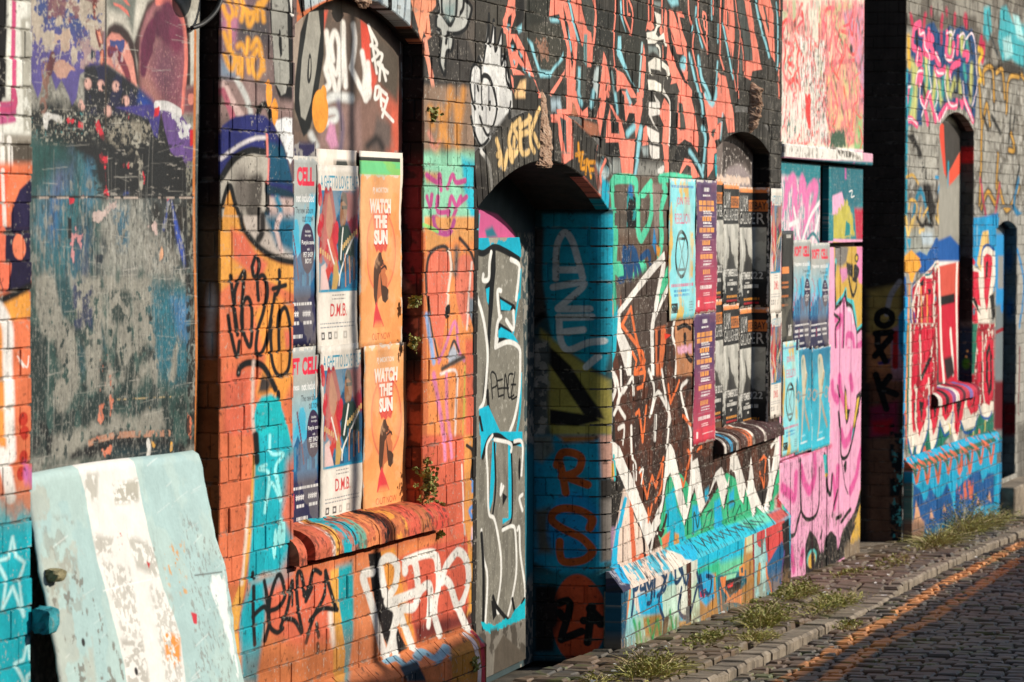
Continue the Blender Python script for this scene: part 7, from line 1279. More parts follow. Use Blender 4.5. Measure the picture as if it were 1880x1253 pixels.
# album poster, grey over blue city
def art_album(s, full):
    s.im[:] = alb((176,178,172))
    s.grad(UQ('0,0.52 1,0.52 1,0.80 0,0.80'), (120,196,214), (176,178,172)); s.grad(UQ('0,.24 1,.24 1,.53 0,.53'), (56,130,176), (150,190,214)); s.flecks(UQ('0.3,0.5 1,0.45 1,0.8 .6,.8'), (40,190,226), .5, .12, 3, .8)
    T(s, 'SOFT', .07, .85, .46, .945, (232,40,72), .05); T(s, 'CELL', .53, .845, .92, .945, (232,40,72), .05)
    T(s, '*Happiness', .07, .755, .46, .805, (248,246,242), .02); T(s, 'not included', .52, .76, .93, .805, (248,246,242), .02)
    T(s, 'The new album', .50, .70, .92, .735, (44,40,50), .004); T(s, 'out now', .68, .655, .92, .69, (44,40,50), .004)
    s.poly(UQ('0,.37 .08,.42 .16,.40 .24,.47 .34,.45 .42,.52 .5,.46 .62,.5 .74,.45 .86,.49 1,.44 1,.30 0,.30'), (30,104,150), soft=.01)
    r = random.Random(4)
    for i in range(26):
        x = r.uniform(.02, .95); h = r.uniform(.05, .16); Rr(s, x, .29, x+r.uniform(.02, .05), .32+h, (r.choice(((24,80,124),(70,150,186),(30,60,100)))), alpha=.75)
    for i in range(15): s.dots([(.10+.28*math.sin(i*.35)*.4+.04*(i % 2), .66-.022*i)], .008, .008, (204,40,60)); s.dots([(.40+.012*i, .64-.02*i)], .007, .007, (120,70,90))
    s.dots([(.785, .515)], .078, .085, (54,38,72), soft=.003)
    T(s, 'Includes', .74, .60, .86, .615, (250,248,244)); T(s, 'the single', .73, .575, .87, .592, (250,248,244)); T(s, 'Purple zone', .65, .53, .95, .56, (250,248,244), .015); T(s, 'with', .77, .505, .83, .52, (250,248,244)); T(s, 'PET SHOP', .68, .47, .92, .497, (250,248,244), .015); T(s, 'BOYS', .72, .437, .88, .463, (250,248,244), .015)
    Rr(s, 0, 0, 1, .265, (44,42,78)); s.grad(UQ('0,.255 1,.255 1,.32 0,.32'), (44,42,78), (36,104,150))
    bars(s, .1, .9, (.225,), (244,240,236), .016, 3)
    for x in (.1, .38, .66): T(s, '*****', x, .155, x+.2, .19, (244,240,236), .02)
    bars(s, .1, .28, (.125,), (244,240,236), .018, 4); bars(s, .40, .58, (.125,), (244,240,236), .018, 5); bars(s, .68, .88, (.125,), (244,240,236), .018, 6); Rr(s, .335, .11, .347, .20, (214,40,80)); bars(s, .4, .66, (.055,), (240,236,232), .02, 8)
    age(s, a=.2)
ALB = psheet('album_poster_art', .46, .64, (176,178,172), seed=41); art_album(ALB, 1)
# painted couple, love tale
LOV = psheet('love_tale_poster_art', .43, .62, (240,230,216), seed=42); s = LOV
T(s, 'A GHETTO LOVE TALE', .07, .875, .95, .945, (20,150,180), .012)
Rr(s, .06, .33, .97, .865, (20,120,160)); s.flecks(UQ('.06,.33 .97,.33 .97,.865 .06,.865'), (16,70,104), .5, .1, 2, .9)
s.poly(UQ('.62,.865 .97,.865 .97,.62 .8,.6 .66,.72'), (150,30,54), soft=.03, rough=.02); s.poly(UQ('.08,.62 .2,.86 .34,.86 .4,.66 .5,.5 .36,.42 .16,.5'), (196,40,50), soft=.012); s.poly(UQ('.2,.70 .24,.83 .32,.85 .38,.76 .36,.66 .3,.6 .24,.62'), (196,120,84), sm=True); s.poly(UQ('.22,.66 .27,.60 .34,.62 .46,.5 .5,.44 .34,.46'), (206,90,70), soft=.012)
s.poly(UQ('.54,.74 .57,.84 .65,.85 .71,.78 .69,.70 .62,.66 .56,.68'), (150,100,66), sm=True); s.poly(UQ('.55,.80 .6,.86 .68,.85 .72,.78 .62,.81'), (40,30,28)); Rr(s, .58, .765, .71, .785, (24,40,40)); s.poly(UQ('.5,.66 .6,.68 .74,.68 .88,.6 .9,.46 .6,.42 .48,.5'), (26,60,52), soft=.01)
for st in ('.2,.86 .14,.74 .12,.62 .1,.5', '.3,.86 .42,.7 .44,.6'): s.line(UQ(st), .03, (170,40,44), soft=.01)
for q in ('.04,.86 .06,.82', '.1,.70 .08,.66', '.46,.66 .45,.62'): s.dots(UQ(q), .022, .026, (206,40,56))
s.line(UQ('.25,.6 .4,.47 .52,.40'), .01, (240,236,226)); s.line(UQ('.88,.62 .66,.5 .53,.42 .5,.36'), .01, (240,236,226)); s.line(UQ('.62,.66 .55,.5'), .012, (240,236,226))
s.poly(UQ('.08,.33 .1,.46 .2,.48 .3,.33'), (232,196,190), soft=.008); s.poly(UQ('.34,.33 .38,.46 .44,.5 .5,.4 .44,.33'), (200,160,90), soft=.01); s.poly(UQ('.2,.44 .3,.5 .34,.44 .26,.38'), (206,60,54), soft=.01)
for i in range(9): Rr(s, .62+.035*i, .34+.006*i, .645+.035*i, .53-.004*i, ((30,100,140), (200,120,70), (20,60,90))[i % 3], alpha=.9)
for i in range(8): Rr(s, .60+.045*i, .545+.012*i, .635+.045*i, .575+.012*i, (222,180,110), alpha=.9)
for i in range(5): Rr(s, .08+.05*i, .53-.01*i, .115+.05*i, .56-.01*i, (220,170,100), alpha=.9)
s.line(UQ('.06,.33 .97,.33'), .008, (20,150,186)); bars(s, .36, .66, (.305, .285), (120,110,110), .006, 3)
T(s, 'D.M.B.', .33, .19, .70, .26, (214,60,64), .015); bars(s, .1, .9, (.155, .135), (110,120,130), .006, 4)
for i, x in enumerate((.12, .28, .42, .62)): Rr(s, x, .07, x+.08, .11, (40,36,36), alpha=.9 if i < 2 else .5); Rr(s, x+.02, .08, x+.06, .1, (230,224,216))
age(s, a=.3)
# orange poster with profile
SUN_ = psheet('orange_poster_art', .44, .62, (250,164,96), seed=43); s = SUN_
s.flecks(None, (250,176,112), .5, .2, 2, .8)
T(s, 'PJ MORTON', .30, .885, .66, .925, (252,246,238), .02)
s.dots([(.50, .56)], .152, .152, (226,84,76), soft=.004); s.dots([(.50, .56)], .145, .145, (250,164,96), soft=.02); s.dots([(.50, .56)], .14, .14, (240,130,96), soft=.05, alpha=.5); s.dots([(.50, .56)], .125, .125, (250,166,100), soft=.04)
s.poly(UQ('.26,.79 .72,.79 .68,.82 .62,.56 .4,.56 .3,.82'), (230,86,74), soft=.02, alpha=.8)
for t, y0, y1, x0, x1 in (('WATCH', .775, .86, .24, .74), ('THE', .69, .765, .36, .64), ('SUN', .595, .68, .35, .65)): T(s, t, x0-.008, y0-.012, x1-.008, y1-.012, (214,70,60), .06); T(s, t, x0, y0, x1, y1, (252,246,238), .055)
s.poly(UQ('.36,.585 .64,.585 .60,.55 .55,.57 .5,.54 .44,.57 .4,.55'), (222,84,70))
s.poly(UQ('.36,.38 .34,.46 .38,.51 .46,.54 .53,.52 .58,.49 .63,.46 .61,.43 .66,.40 .66,.37 .64,.34 .64,.30 .58,.27 .54,.30 .46,.28 .42,.22 .38,.26'), (206,118,74), soft=.003)
s.poly(UQ('.34,.30 .34,.44 .37,.50 .45,.55 .50,.55 .53,.51 .56,.505 .54,.47 .50,.47 .52,.44 .47,.42 .45,.36 .42,.26 .38,.24'), (86,56,40), soft=.003); s.poly(UQ('.50,.44 .56,.36 .64,.35 .69,.33 .69,.28 .62,.255 .56,.27 .53,.33'), (78,52,38), soft=.003); s.line(UQ('.52,.455 .60,.47 .63,.46'), .008, (60,40,30)); s.line(UQ('.54,.49 .64,.45'), .005, (60,40,30))
s.poly(UQ('.30,.12 .34,.20 .40,.27 .46,.22 .52,.17 .58,.12'), (226,66,70), soft=.006); s.grad(UQ('.32,.12 .56,.12 .52,.16 .36,.16'), (250,164,96), (230,90,80)); T(s, 'OUT NOW', .28, .045, .74, .085, (190,64,40), .0)
age(s, (250,196,150), .3)
def head_strip(s0, name):
    """the topmost orange poster keeps a strip of an older sheet along its head"""
    s = psheet(name, .44, .70, (244,232,216), seed=47); n = s0.im.shape; s.im[:n[0], :n[1]] = s0.im
    Rr(s, 0, .885, .97, .955, (140,206,110)); s.flecks(UQ('0,.885 .97,.885 .97,.955 0,.955'), (110,210,140), .5, .05, 2, .9, 4.); Rr(s, .0, .953, .97, .972, (48,50,42)); Rr(s, .95, .6, 1, 1, (240,228,212)); return s
SUNH = head_strip(SUN_, 'orange_poster_head_art')
# rebellion poster with the hourglass in a ring
REB = psheet('rebellion_poster_art', .62, 1.0, (140,224,230), .002, 44); s = REB
s.flecks(None, (236,190,90), .58, .22, 3, .95, .6); s.poly(UQ('.16,.22 .78,.22 .78,.74 .16,.74'), (140,224,230), soft=.05); s.poly(UQ('.14,.66 .82,.66 .8,.86 .2,.86'), (150,226,228), soft=.1, alpha=.7)
bars(s, .06, .92, (.945,), (30,110,190), .018, 2); T(s, 'JOIN THE', .26, .80, .74, .87, (222,66,120), .01); T(s, 'REBELLION', .20, .68, .78, .755, (222,66,120), .01)
def ring_(s, cx, cy, rx, ry, w, col):
    s.line([(cx+rx*math.cos(a), cy+ry*math.sin(a)) for a in [2*PI*i/28 for i in range(29)]], w, col, sm=False)
ring_(s, .47, .465, .235, .160, .028, (34,40,36)); s.poly(UQ('.33,.585 .61,.585 .61,.565 .33,.565'), (34,40,36)); s.poly(UQ('.33,.365 .61,.365 .61,.345 .33,.345'), (34,40,36)); s.line(UQ('.35,.57 .59,.36'), .016, (34,40,36)); s.line(UQ('.59,.57 .35,.36'), .016, (34,40,36))
bars(s, .1, .92, (.245,), (222,66,120), .022, 4); bars(s, .22, .78, (.205, .175), (30,130,190), .018, 5); Rr(s, .08, .05, .34, .12, (34,40,36), worn=.3, wcell=.02); bars(s, .78, .92, (.06, .08, .1, .12), (40,90,100), .008, 6); age(s, (200,236,234), .3)
# listing bill, purple to red
LIS = psheet('listing_poster_art', .58, 1.0, (86,54,96), .002, 45); s = LIS
s.grad(UQ('0,0 1,0 1,.62 0,.62'), (222,70,86), (88,52,96), rough=.1); Rr(s, 0, 0, 1, .12, (224,66,84))
T(s, 'sbg', .36, .915, .62, .945, (250,246,240), .05) if False else bars(s, .38, .62, (.93,), (250,246,240), .03, 1)
r = random.Random(8)
for i, (y, hh, two) in enumerate(((.86,.065,1),(.74,.03,0),(.655,.032,0),(.56,.032,0),(.455,.034,0),(.34,.034,0))):
    bars(s, .34, .66, (y+.025,), (250,246,240), .014, i)
    for k in range(2 if two else 1): yy = y-.03-.045*k; wd = .36 if two else r.uniform(.17, .36); [Rr(s, .5-wd+2*wd*j/4+.01, yy-.018, .5-wd+2*wd*(j+1)/4-.012, yy+.018, (246,166,80), alpha=.95) for j in range(4)]
    bars(s, .36, .74, (y-.065-.045*two, y-.085-.045*two), (250,240,236), .010, i+9); s.line([(.2, y-.105-.03*two), (.86, y-.105-.03*two)], .003, (200,150,160))
T(s, '', .1, .1, .2, .2, 'w') if False else bars(s, .22, .80, (.195,), (250,246,240), .028, 31); bars(s, .36, .7, (.15, .135), (250,220,216), .008, 32); Rr(s, .14, .05, .22, .10, (246,236,232), alpha=.9); bars(s, .4, .9, (.075,), (250,220,216), .008, 33); age(s, (150,90,110), .25)
# black concert bill
CON = psheet('concert_poster_art', .86, 1.02, (30,29,28), .0026, 46); s = CON
Rr(s, 0, .955, 1, 1, (246,150,80)); Rr(s, .52, .80, .99, .895, (240,140,60)); T(s, 'CARDIFF BAY', .54, .815, .97, .88, (34,30,28), .02)
T(s, 'LIAM', .08, .80, .46, .93, (226,222,212), -.004); T(s, 'GALLAGHER', .06, .695, .95, .79, (226,222,212), -.004)
s.grad(UQ('.03,.22 .97,.22 .97,.665 .03,.665'), (150,148,138), (216,212,200)); s.flecks(UQ('.03,.22 .97,.22 .97,.665 .03,.665'), (190,188,176), .5, .2, 2, .7)
s.poly(UQ('.24,.62 .30,.585 .36,.56 .42,.52 .50,.47 .62,.42 .76,.36 .9,.28 .95,.2 .2,.2 .24,.3 .34,.4 .38,.47 .34,.54'), (70,68,62), soft=.02, rough=.02); s.poly(UQ('.3,.2 .36,.36 .5,.42 .7,.34 .9,.24 .95,.2'), (50,48,46), soft=.03); s.line(UQ('.14,.6 .22,.45 .18,.2'), .03, (230,226,216), soft=.02)
Rr(s, 0, 0, 1, .215, (30,29,28)); s.grad(UQ('0,.2 1,.2 1,.3 0,.3'), (30,29,28), (90,88,82)); Rr(s, .0, .1, .2, .3, (200,198,188), worn=.4)
T(s, 'SEPTEMBER 2022', .12, .235, .94, .295, (236,232,222), .01); bars(s, .42, .62, (.205,), (220,216,206), .014, 3); bars(s, .3, .9, (.175,), (226,222,212), .03, 4); bars(s, .5, .6, (.13,), (226,222,212), .02, 5); bars(s, .28, .9, (.07,), (240,160,60), .02, 6); bars(s, .28, .9, (.035,), (206,40,56), .018, 7); age(s, (70,68,64), .3)
# blue bill with a hand and scissors
HAN = psheet('scissors_poster_art', .70, .90, (30,160,196), .0026, 48); s = HAN
s.grad(UQ('0,0 1,0 1,1 0,1'), (60,200,222), (12,120,156)); s.flecks(None, (90,210,226), .62, .2, 2, .5)
s.poly(UQ('.34,.90 .46,.93 .56,.88 .62,.78 .66,.74 .60,.64 .56,.52 .46,.48 .40,.56 .36,.7'), (222,206,172), sm=True, soft=.01); s.poly(UQ('.38,.88 .44,.9 .42,.8'), (110,110,80), soft=.02); s.line(UQ('.62,.74 .56,.62'), .02, (150,130,100), soft=.01)
s.poly(UQ('.44,.52 .54,.52 .52,.40 .34,.10 .30,.14 .40,.36'), (196,184,160), soft=.006); s.poly(UQ('.5,.50 .58,.46 .86,.20 .80,.18 .56,.38'), (170,160,140), soft=.006)
for cx in (.14, .78): ring_(s, cx, .545, .09, .05, .02, (176,164,150))
ring_(s, .28, .55, .05, .03, .016, (176,164,150)); ring_(s, .92, .55, .05, .03, .016, (176,164,150)); s.line(UQ('.22,.545 .44,.545 .7,.545'), .012, (160,150,140)); Rr(s, .3, .10 if False else .085, .72, .105, (226,240,240), alpha=.8); bars(s, .34, .6, (.16,), (170,226,236), .02, 3); age(s, (70,190,210), .25)
# black pasted bill with orange print
BLA = psheet('black_poster_art', .42, .86, (44,42,38), .0026, 49); s = BLA
Rr(s, 0, .62, .7, .68, (230,140,70)); bars(s, 0., .6, (.54, .5, .42, .34), (214,124,60), .02, 2); s.flecks(UQ('0,.0 1,0 1,.4 0,.4'), (96,92,80), .5, .15, 3, .8); bars(s, .4, .8, (.95,), (220,216,206), .03, 4); Rr(s, .6, .06, .9, .16, (200,196,186), worn=.4)
PM = {}
def pmat(s):
    if s.name not in PM: PM[s.name] = mat_sheet(s.name.replace('_art', '_paper'), s, rough=.5, bump=.5, bscale=22, grime=.16, spec=.2)
    return PM[s.name]
def poster(name, label, group, P, sheet, u0, u1, v0, v1, d=.004, wrap=None, seed=1, wob=.0018, flip=0, curl=0.):
    r = random.Random(seed); nu, nv = 14, 26; V = []; T_ = []; a = [r.uniform(0, 6) for _ in range(8)]; W, H = sheet.wh; Lw = (u1-u0)+(wrap or 0)
    cols = [i/nu for i in range(nu+1)]
    if wrap: k = (u1-u0)/Lw; cols = [k*i/8 for i in range(9)]+[k+(1-k)*i/6 for i in range(1, 7)]
    for j in range(nv+1):
        for i, x in enumerate(cols):
            v = v0+(v1-v0)*j/nv; e = Lw*x
            w = wob*(math.sin(e*17+v*9+a[0])+.7*math.sin(v*23+a[1])+.5*math.sin(e*40-v*13+a[2]))
            if wrap and e > (u1-u0)+1e-6: p = P.at(u1-.002-w, v, d+(e-(u1-u0)))
            else: p = P.at(u0+e, v, d+w+curl*max(0, x-.8)**2*25*max(0, 1-abs(j/nv-.05)*6))
            rg = .004 if i in (0, len(cols)-1) else 0
            V.append(p+P.U*r.uniform(-rg, rg) if not wrap else p); T_.append((x, j/nv))
    n = len(cols); Fc = [(j*n+i, j*n+i+1, (j+1)*n+i+1, (j+1)*n+i) for j in range(nv) for i in range(n-1)]
    me = mesh_obj(name, V, Fc, pmat(sheet), None, T_, smooth=True); sm = me.modifiers.new('paper', 'SOLIDIFY'); sm.thickness = .0006; sm.offset = -1
    tag(me, label, 'poster', group); return me
def span(P, x0, x1, ya, yb):
    """surveyed left/right edges and top/bottom (at the left edge) in metres on the wall"""
    ym = (ya+yb)/2; q = P.hit([(x0, ym), (x1, ym), (x0, ya), (x0, yb)]); return q[0][0], q[1][0], q[3][1], q[2][1]
PW1 = PA.off(-.085)
u0, u1, v0, v1 = span(PW1, 540, 579.5, 286, 638)
GA = 'album posters in the tall window'
poster('poster', 'grey blue album poster reading CELL, upper one left in the tall window', GA, PW1, ALB, u1-.44, u1, v0, v1, .004, seed=1)
u0, u1, v0, v1 = span(PW1, 545, 589, 638, 972)
poster('poster', 'grey blue album poster reading CELL, lower one just above the brick sill', GA, PW1, ALB, u1-.44, u1, v0, v1, .005, seed=2)
GB = 'love tale posters in the tall window'
paper = psheet('blank_paper_art', .44, .7, (242,230,216), .003, 50); Rr(paper, .42, .93, 1, .975, (50,52,44)); Rr(paper, .5, .895, 1, .93, (240,160,96)); paper.flecks(None, (226,206,186), .55, .06, 2, .6)
u0, u1, v0, v1 = span(PW1, 578, 653, 273, 980); poster('poster', 'torn blank cream poster showing above the upper love tale poster', None, PW1, paper, u0, u1, v0+.02, v1, .002, seed=3, wob=.0006)
u0, u1, v0, v1 = span(PW1, 577, 655, 302, 650); poster('poster', 'white love tale poster with a painted couple, upper of two in the tall window', GB, PW1, LOV, u0, u1, v0, v1, .009, seed=4)
u0, u1, v0, v1 = span(PW1, 582, 661, 636, 972); poster('poster', 'white love tale poster with a painted couple, lower of two above the sill', GB, PW1, LOV, u0, u1, v0, v1, .013, seed=5)
GC_ = 'orange posters in the tall window'
u0, u1, v0, v1 = span(PW1, 653, 731, 277, 642); poster('poster', 'orange WATCH THE SUN poster with green strip along its head, upper one', GC_, PW1, SUNH, u0, u1, v0, v1, .014, seed=6)
u0, u1, v0, v1 = span(PW1, 658, 740, 636, 947); poster('poster', 'orange WATCH THE SUN poster standing on the sill, lower of two', GC_, PW1, SUN_, u0, u1, v0, v1, .019, seed=7, curl=.01)
u0, u1, v0, v1 = span(PB, 1226, 1275, 327, 590); poster('poster', 'pale blue JOIN THE REBELLION poster on brick beside the purple bill', 'rebellion posters', PB, REB, u0, u1, v0, v1, .006, seed=8)
u0, u1, v0, v1 = span(PB, 1274, 1313, 330, 577); poster('poster', 'purple to red listing poster beside the blue rebellion poster, upper of two', 'listing posters', PB, LIS, u0, u1, v0, v1, .009, seed=9)
u0, u1, v0, v1 = span(PB, 1271, 1311, 575, 820); poster('poster', 'purple to red listing poster left of the striped sill, lower of two', 'listing posters', PB, LIS, u0, u1, v0, v1, .006, seed=10)
PW2 = PB.off(-.095); GD = 'concert posters in the small window'
for row, (ya, yb) in enumerate(((336, 562), (560, 786))):
    nm = ('upper', 'lower')[row]
    a = span(PW2, 1298, 1326, ya-8, yb-6); poster('poster', 'black concert poster half hidden left in the small window, %s row' % nm, GD, PW2, CON, a[1]-.48, a[1], a[2], a[3], .004, seed=11+row)
    a = span(PW2, 1325, 1354, ya, yb); poster('poster', 'black concert poster in the middle of the small window, %s row' % nm, GD, PW2, CON, a[0], a[1], a[2], a[3], .006, seed=13+row)
    a = span(PW2, 1355, 1386.5, ya+7, yb+5); poster('poster', 'black concert poster bent round onto the shaded brick jamb, %s row' % nm, GD, PW2, CON, a[0], 6.553, a[2], a[3], .006, wrap=.088, seed=15+row)
for row, (ya, yb) in enumerate(((346, 577), (575, 770))):
    a = span(PB, 1413, 1433, ya, yb); poster('poster', 'narrow red and blue love tale poster at the wall corner, %s one' % ('upper', 'lower')[row], 'love tale posters at the wall corner', PB, LOV, a[0], a[1], a[2], a[3], .005, seed=17+row)
a = span(PG, 1434, 1454, 424, 632); poster('poster', 'black pasted poster with orange print at the left edge of the gate', None, PG, BLA, a[0], a[1], a[2], a[3], .004, seed=19)
a = span(PG, 1434, 1464, 629, 840); poster('poster', 'pale blue JOIN THE REBELLION poster on the gate above the pink planks', 'rebellion posters', PG, REB, a[0], a[1], a[2], a[3], .008, seed=20)
a = span(PG, 1454, 1486.5, 441, 645); poster('poster', 'grey and blue SOFT CELL poster on the gate, left one', 'album posters on the gate', PG, ALB, a[0], a[1], a[2], a[3], .006, seed=21)
a = span(PG, 1485, 1520, 447, 642); poster('poster', 'grey and blue SOFT CELL poster on the gate, right one', 'album posters on the gate', PG, ALB, a[0], a[1], a[2], a[3], .007, seed=22)
a = span(PG, 1459, 1489, 641, 836); poster('poster', 'blue poster of a hand with scissors beside the rebellion poster', 'scissors posters', PG, HAN, a[0], a[1], a[2], a[3], .006, seed=23)
a = span(PG, 1488, 1522, 640, 830); poster('poster', 'blue poster of a hand with scissors at the dark gap in the gate', 'scissors posters', PG, HAN, a[0], a[1], a[2], a[3], .007, seed=24)
# ------------------------------------------------------------------ plants
def leafmat(name, c0, c1, c2):
    m = mat_noise(name, [c0, c1, c2], 35, .6, .2, 80, .002, spec=.3); b = m.node_tree.nodes['Principled BSDF']
    b.inputs['Transmission Weight'].default_value = 0.; b.inputs['Subsurface Weight'].default_value = 0.; return m
M_gr = leafmat('grass_blades', (.16,.17,.03), (.34,.32,.07), (.52,.46,.16)); M_lf = leafmat('weed_leaves', (.10,.12,.02), (.24,.24,.05), (.42,.38,.12)); M_dry = leafmat('dry_stems', (.2,.14,.05), (.4,.3,.13), (.55,.45,.25))
def blade(V, Fc, p, d, L, w, r, bend=.5):
    d = np.array(d, float); d /= np.linalg.norm(d); sd = np.cross(d, (0, 0, 1.)); n = np.linalg.norm(sd); sd = sd/n if n > .05 else np.array([1., 0, 0])
    a = r.uniform(0, PI); sd = sd*math.cos(a)+np.cross(sd, d)*math.sin(a); b = len(V); q = np.array(p, float)
    for k in range(4):
        t = k/3; c = q+d*L*t+np.array([d[0], d[1], 0])*L*bend*t*t-np.array([0, 0, 1.])*L*bend*.5*t*t; ww = w*(1-t*t)*.5+.0004
        V.append(c-sd*ww); V.append(c+sd*ww)
    Fc += [(b+2*k, b+2*k+1, b+2*k+3, b+2*k+2) for k in range(3)]
def leaf(V, Fc, p, d, L, w, r):
    d = np.array(d, float); d /= np.linalg.norm(d); s = np.cross(d, np.array([r.uniform(-1, 1), r.uniform(-1, 1), r.uniform(-.3, 1)])); n = np.linalg.norm(s); s = s/n if n > 0 else s; up = np.cross(s, d); b = len(V); p = np.array(p)
    for t, k, h in ((0, .1, 0), (.3, .85, .12), (.65, 1., .15), (1., .08, 0)):
        V.append(p+d*L*t-s*w*k/2+up*L*h); V.append(p+d*L*t+s*w*k/2+up*L*h)
    Fc += [(b+2*k, b+2*k+1, b+2*k+3, b+2*k+2) for k in range(3)]
def tuft(name, label, cat, base, ru, re, h, n, leafy, group, seed, dry=.28, lean=0.):
    """grass and weed clump: base point on the ground, spread along and across the street"""
    r = random.Random(seed); root = empty(name, tuple(base)); tag(root, label, cat, group)
    parts = {'blades': ([], []), 'leaves': ([], []), 'stems': ([], [])}
    for i in range(n):
        a = r.gauss(0, .42)*ru; e = r.gauss(0, .42)*re; q = base+PB.U*a+PB.N*e; q[2] = ground_z(q[0], q[1])-.005; k = math.exp(-(a/ru)**2-(e/re)**2); hh = h*(.35+.65*k)*r.uniform(.5, 1.15)
        d = np.array([r.gauss(0, .5), r.gauss(0, .5), 1.])+PB.U*a/ru*.8+PB.N*(e/re*.6+lean)
        t = r.random()
        if t < leafy:
            V, Fc = parts['stems']; blade(V, Fc, q, d, hh*.9, .003, r, .3)
            V, Fc = parts['leaves']
            for j in range(r.randint(5, 9)):
                s_ = r.uniform(.25, 1.); leaf(V, Fc, q+d/np.linalg.norm(d)*hh*.9*s_, (r.gauss(0, 1), r.gauss(0, 1), r.uniform(-.1, .8)), r.uniform(.010, .026), r.uniform(.005, .012), r)
        elif t < leafy+dry: V, Fc = parts['stems']; blade(V, Fc, q, d, hh*1.15, .0035, r, .6)
        else: V, Fc = parts['blades']; blade(V, Fc, q, d, hh, r.uniform(.003, .006), r, r.uniform(.4, 1.5))
    for k, m in (('blades', M_gr), ('leaves', M_lf), ('stems', M_dry)):
        V, Fc = parts[k]
        if V: tag(mesh_obj(k, V, Fc, m, root), kind='stuff')
    return root
def gp_(x, y): return ground_hit([(x, y)])[0]
GW = 'weeds along the foot of the wall'
tuft('weed_clump', 'large bushy weed clump by the doorway corner at the foot of the turquoise plinth', 'weed', gp_(1195, 1238), 0.391, 0.102, 0.15498, 444, 0.17325, GW, 1)
tuft('grass_tuft', 'small grass tuft on the doorway floor left of the large weed clump', 'grass', gp_(1098, 1252), 0.17, 0.068, 0.069741, 135, 0.04125, GW, 2)
tuft('grass_tuft', 'bright green grass tuft between the bushy weed and the kerb', 'grass', gp_(1388, 1172), 0.289, 0.085, 0.07749, 301, 0.020625, GW, 3)
tuft('weed_clump', 'brown and green bushy weed where the plinth ends beside the kerb', 'weed', gp_(1405, 1146), 0.357, 0.085, 0.170478, 372, 0.2475, GW, 4, .25)
tuft('grass_tuft', 'tiny grass tuft on the pavement nearest the kerb stones', 'grass', gp_(1343, 1193), 0.136, 0.051, 0.038745, 78, 0.020625, GW, 5)
tuft('weed_clump', 'low leafy weed clump at the foot of the pink planks', 'weed', gp_(1462, 1092), 0.51, 0.085, 0.100737, 372, 0.226875, GW, 6)
tuft('grass_tuft', 'broad low grass patch spilling over the dropped kerb', 'grass', gp_(1530, 1108), 0.85, 0.119, 0.07749, 545, 0.0495, GW, 7)
tuft('weed_clump', 'sparse weed under the pink gate next to the stone threshold', 'weed', gp_(1560, 1054), 0.51, 0.085, 0.046494, 171, 0.20625, GW, 8)
tuft('grass_tuft', 'tall yellowish grass tuft at the far wall left of the climbing stems', 'grass', gp_(1720, 1000), 0.68, 0.102, 0.216972, 444, 0.04125, GW, 9)
tuft('grass_tuft', 'wide yellow green grass along the foot of the far blue plinth', 'grass', gp_(1800, 968), 1.615, 0.119, 0.216972, 790, 0.12375, GW, 10)
tuft('weed_clump', 'tall leafy stems climbing the far plinth between the grass tufts', 'weed', gp_(1762, 978), 0.2975, 0.068, 0.480438, 107, 0.350625, GW, 11)
tuft('grass_tuft', 'tiny dry tuft between the setts beside the worn yellow line', 'grass', gp_(1560, 1150), .3, .08, .05, 90, .2, GW, 12, .5)
tuft('grass_tuft', 'low dry tuft in front of the stone threshold of the dark passage', 'grass', gp_(1640, 1035), .7, .10, .06, 160, .2, GW, 13, .5)
tuft('grass_tuft', 'short tuft against the turquoise plinth halfway along it', 'grass', gp_(1300, 1178), .5, .07, .07, 170, .3, GW, 14, .4)
def fern(label, P, x, y, ru, rv, n, seed, gr, out=.05):
    r = random.Random(seed); c = P.hit([(x, y)])[0]; base = P.at(c[0], c[1], .0); root = empty('wall_plant', tuple(base)); tag(root, label, 'plant', gr); V, Fc, Vs, Fs = [], [], [], []
    for i in range(n):
        a = r.gauss(0, .45)*ru; b_ = r.gauss(0, .45)*rv; q = base+P.U*a*.4+np.array([0, 0, b_*.5]); tip = base+P.U*a+np.array([0, 0, b_])+P.N*r.uniform(.2, 1.)*out
        blade(Vs, Fs, q, tip-q, np.linalg.norm(tip-q), .002, r, .1)
        for j in range(6):
            t = r.uniform(.4, 1.05); leaf(V, Fc, q+(tip-q)*t, (r.gauss(0, 1), r.gauss(0, 1), r.gauss(0, .8)), r.uniform(.012, .022), r.uniform(.009, .016), r)
    tag(mesh_obj('leaves', V, Fc, M_lf, root), kind='stuff'); tag(mesh_obj('stems', Vs, Fs, M_dry, root), kind='stuff'); return root
GF = 'small plants rooted in the brickwork'
PRv = PA.off(-.04)
fern('leafy wall plant hanging in the corner above the right end of the brick sill', PRv, 762, 886, .075, .085, 90, 1, GF, .08)
fern('small wall plant beside the orange posters, halfway up the window jamb', PRv, 752, 627, .04, .03, 14, 2, GF)
fern('smallest sprig in the window jamb, uppermost of the wall plants', PRv, 750, 556, .03, .025, 9, 3, GF)
fern('small sprig on the brick face just right of the sill end', PA, 802, 930, .05, .03, 12, 4, GF, .03); fern('tiny sprig below the sill end', PA, 803, 978, .025, .015, 6, 5, GF, .02)
fern('tiny sprig in a dark brick joint high on the pier', PA, 793, 212, .05, .025, 8, 6, GF, .02)
fern('tiny sprig in the brick joint at the door leaf foot, on the plinth slope', PA.off(.06), 868, 1218, .05, .035, 10, 7, GF, .02)
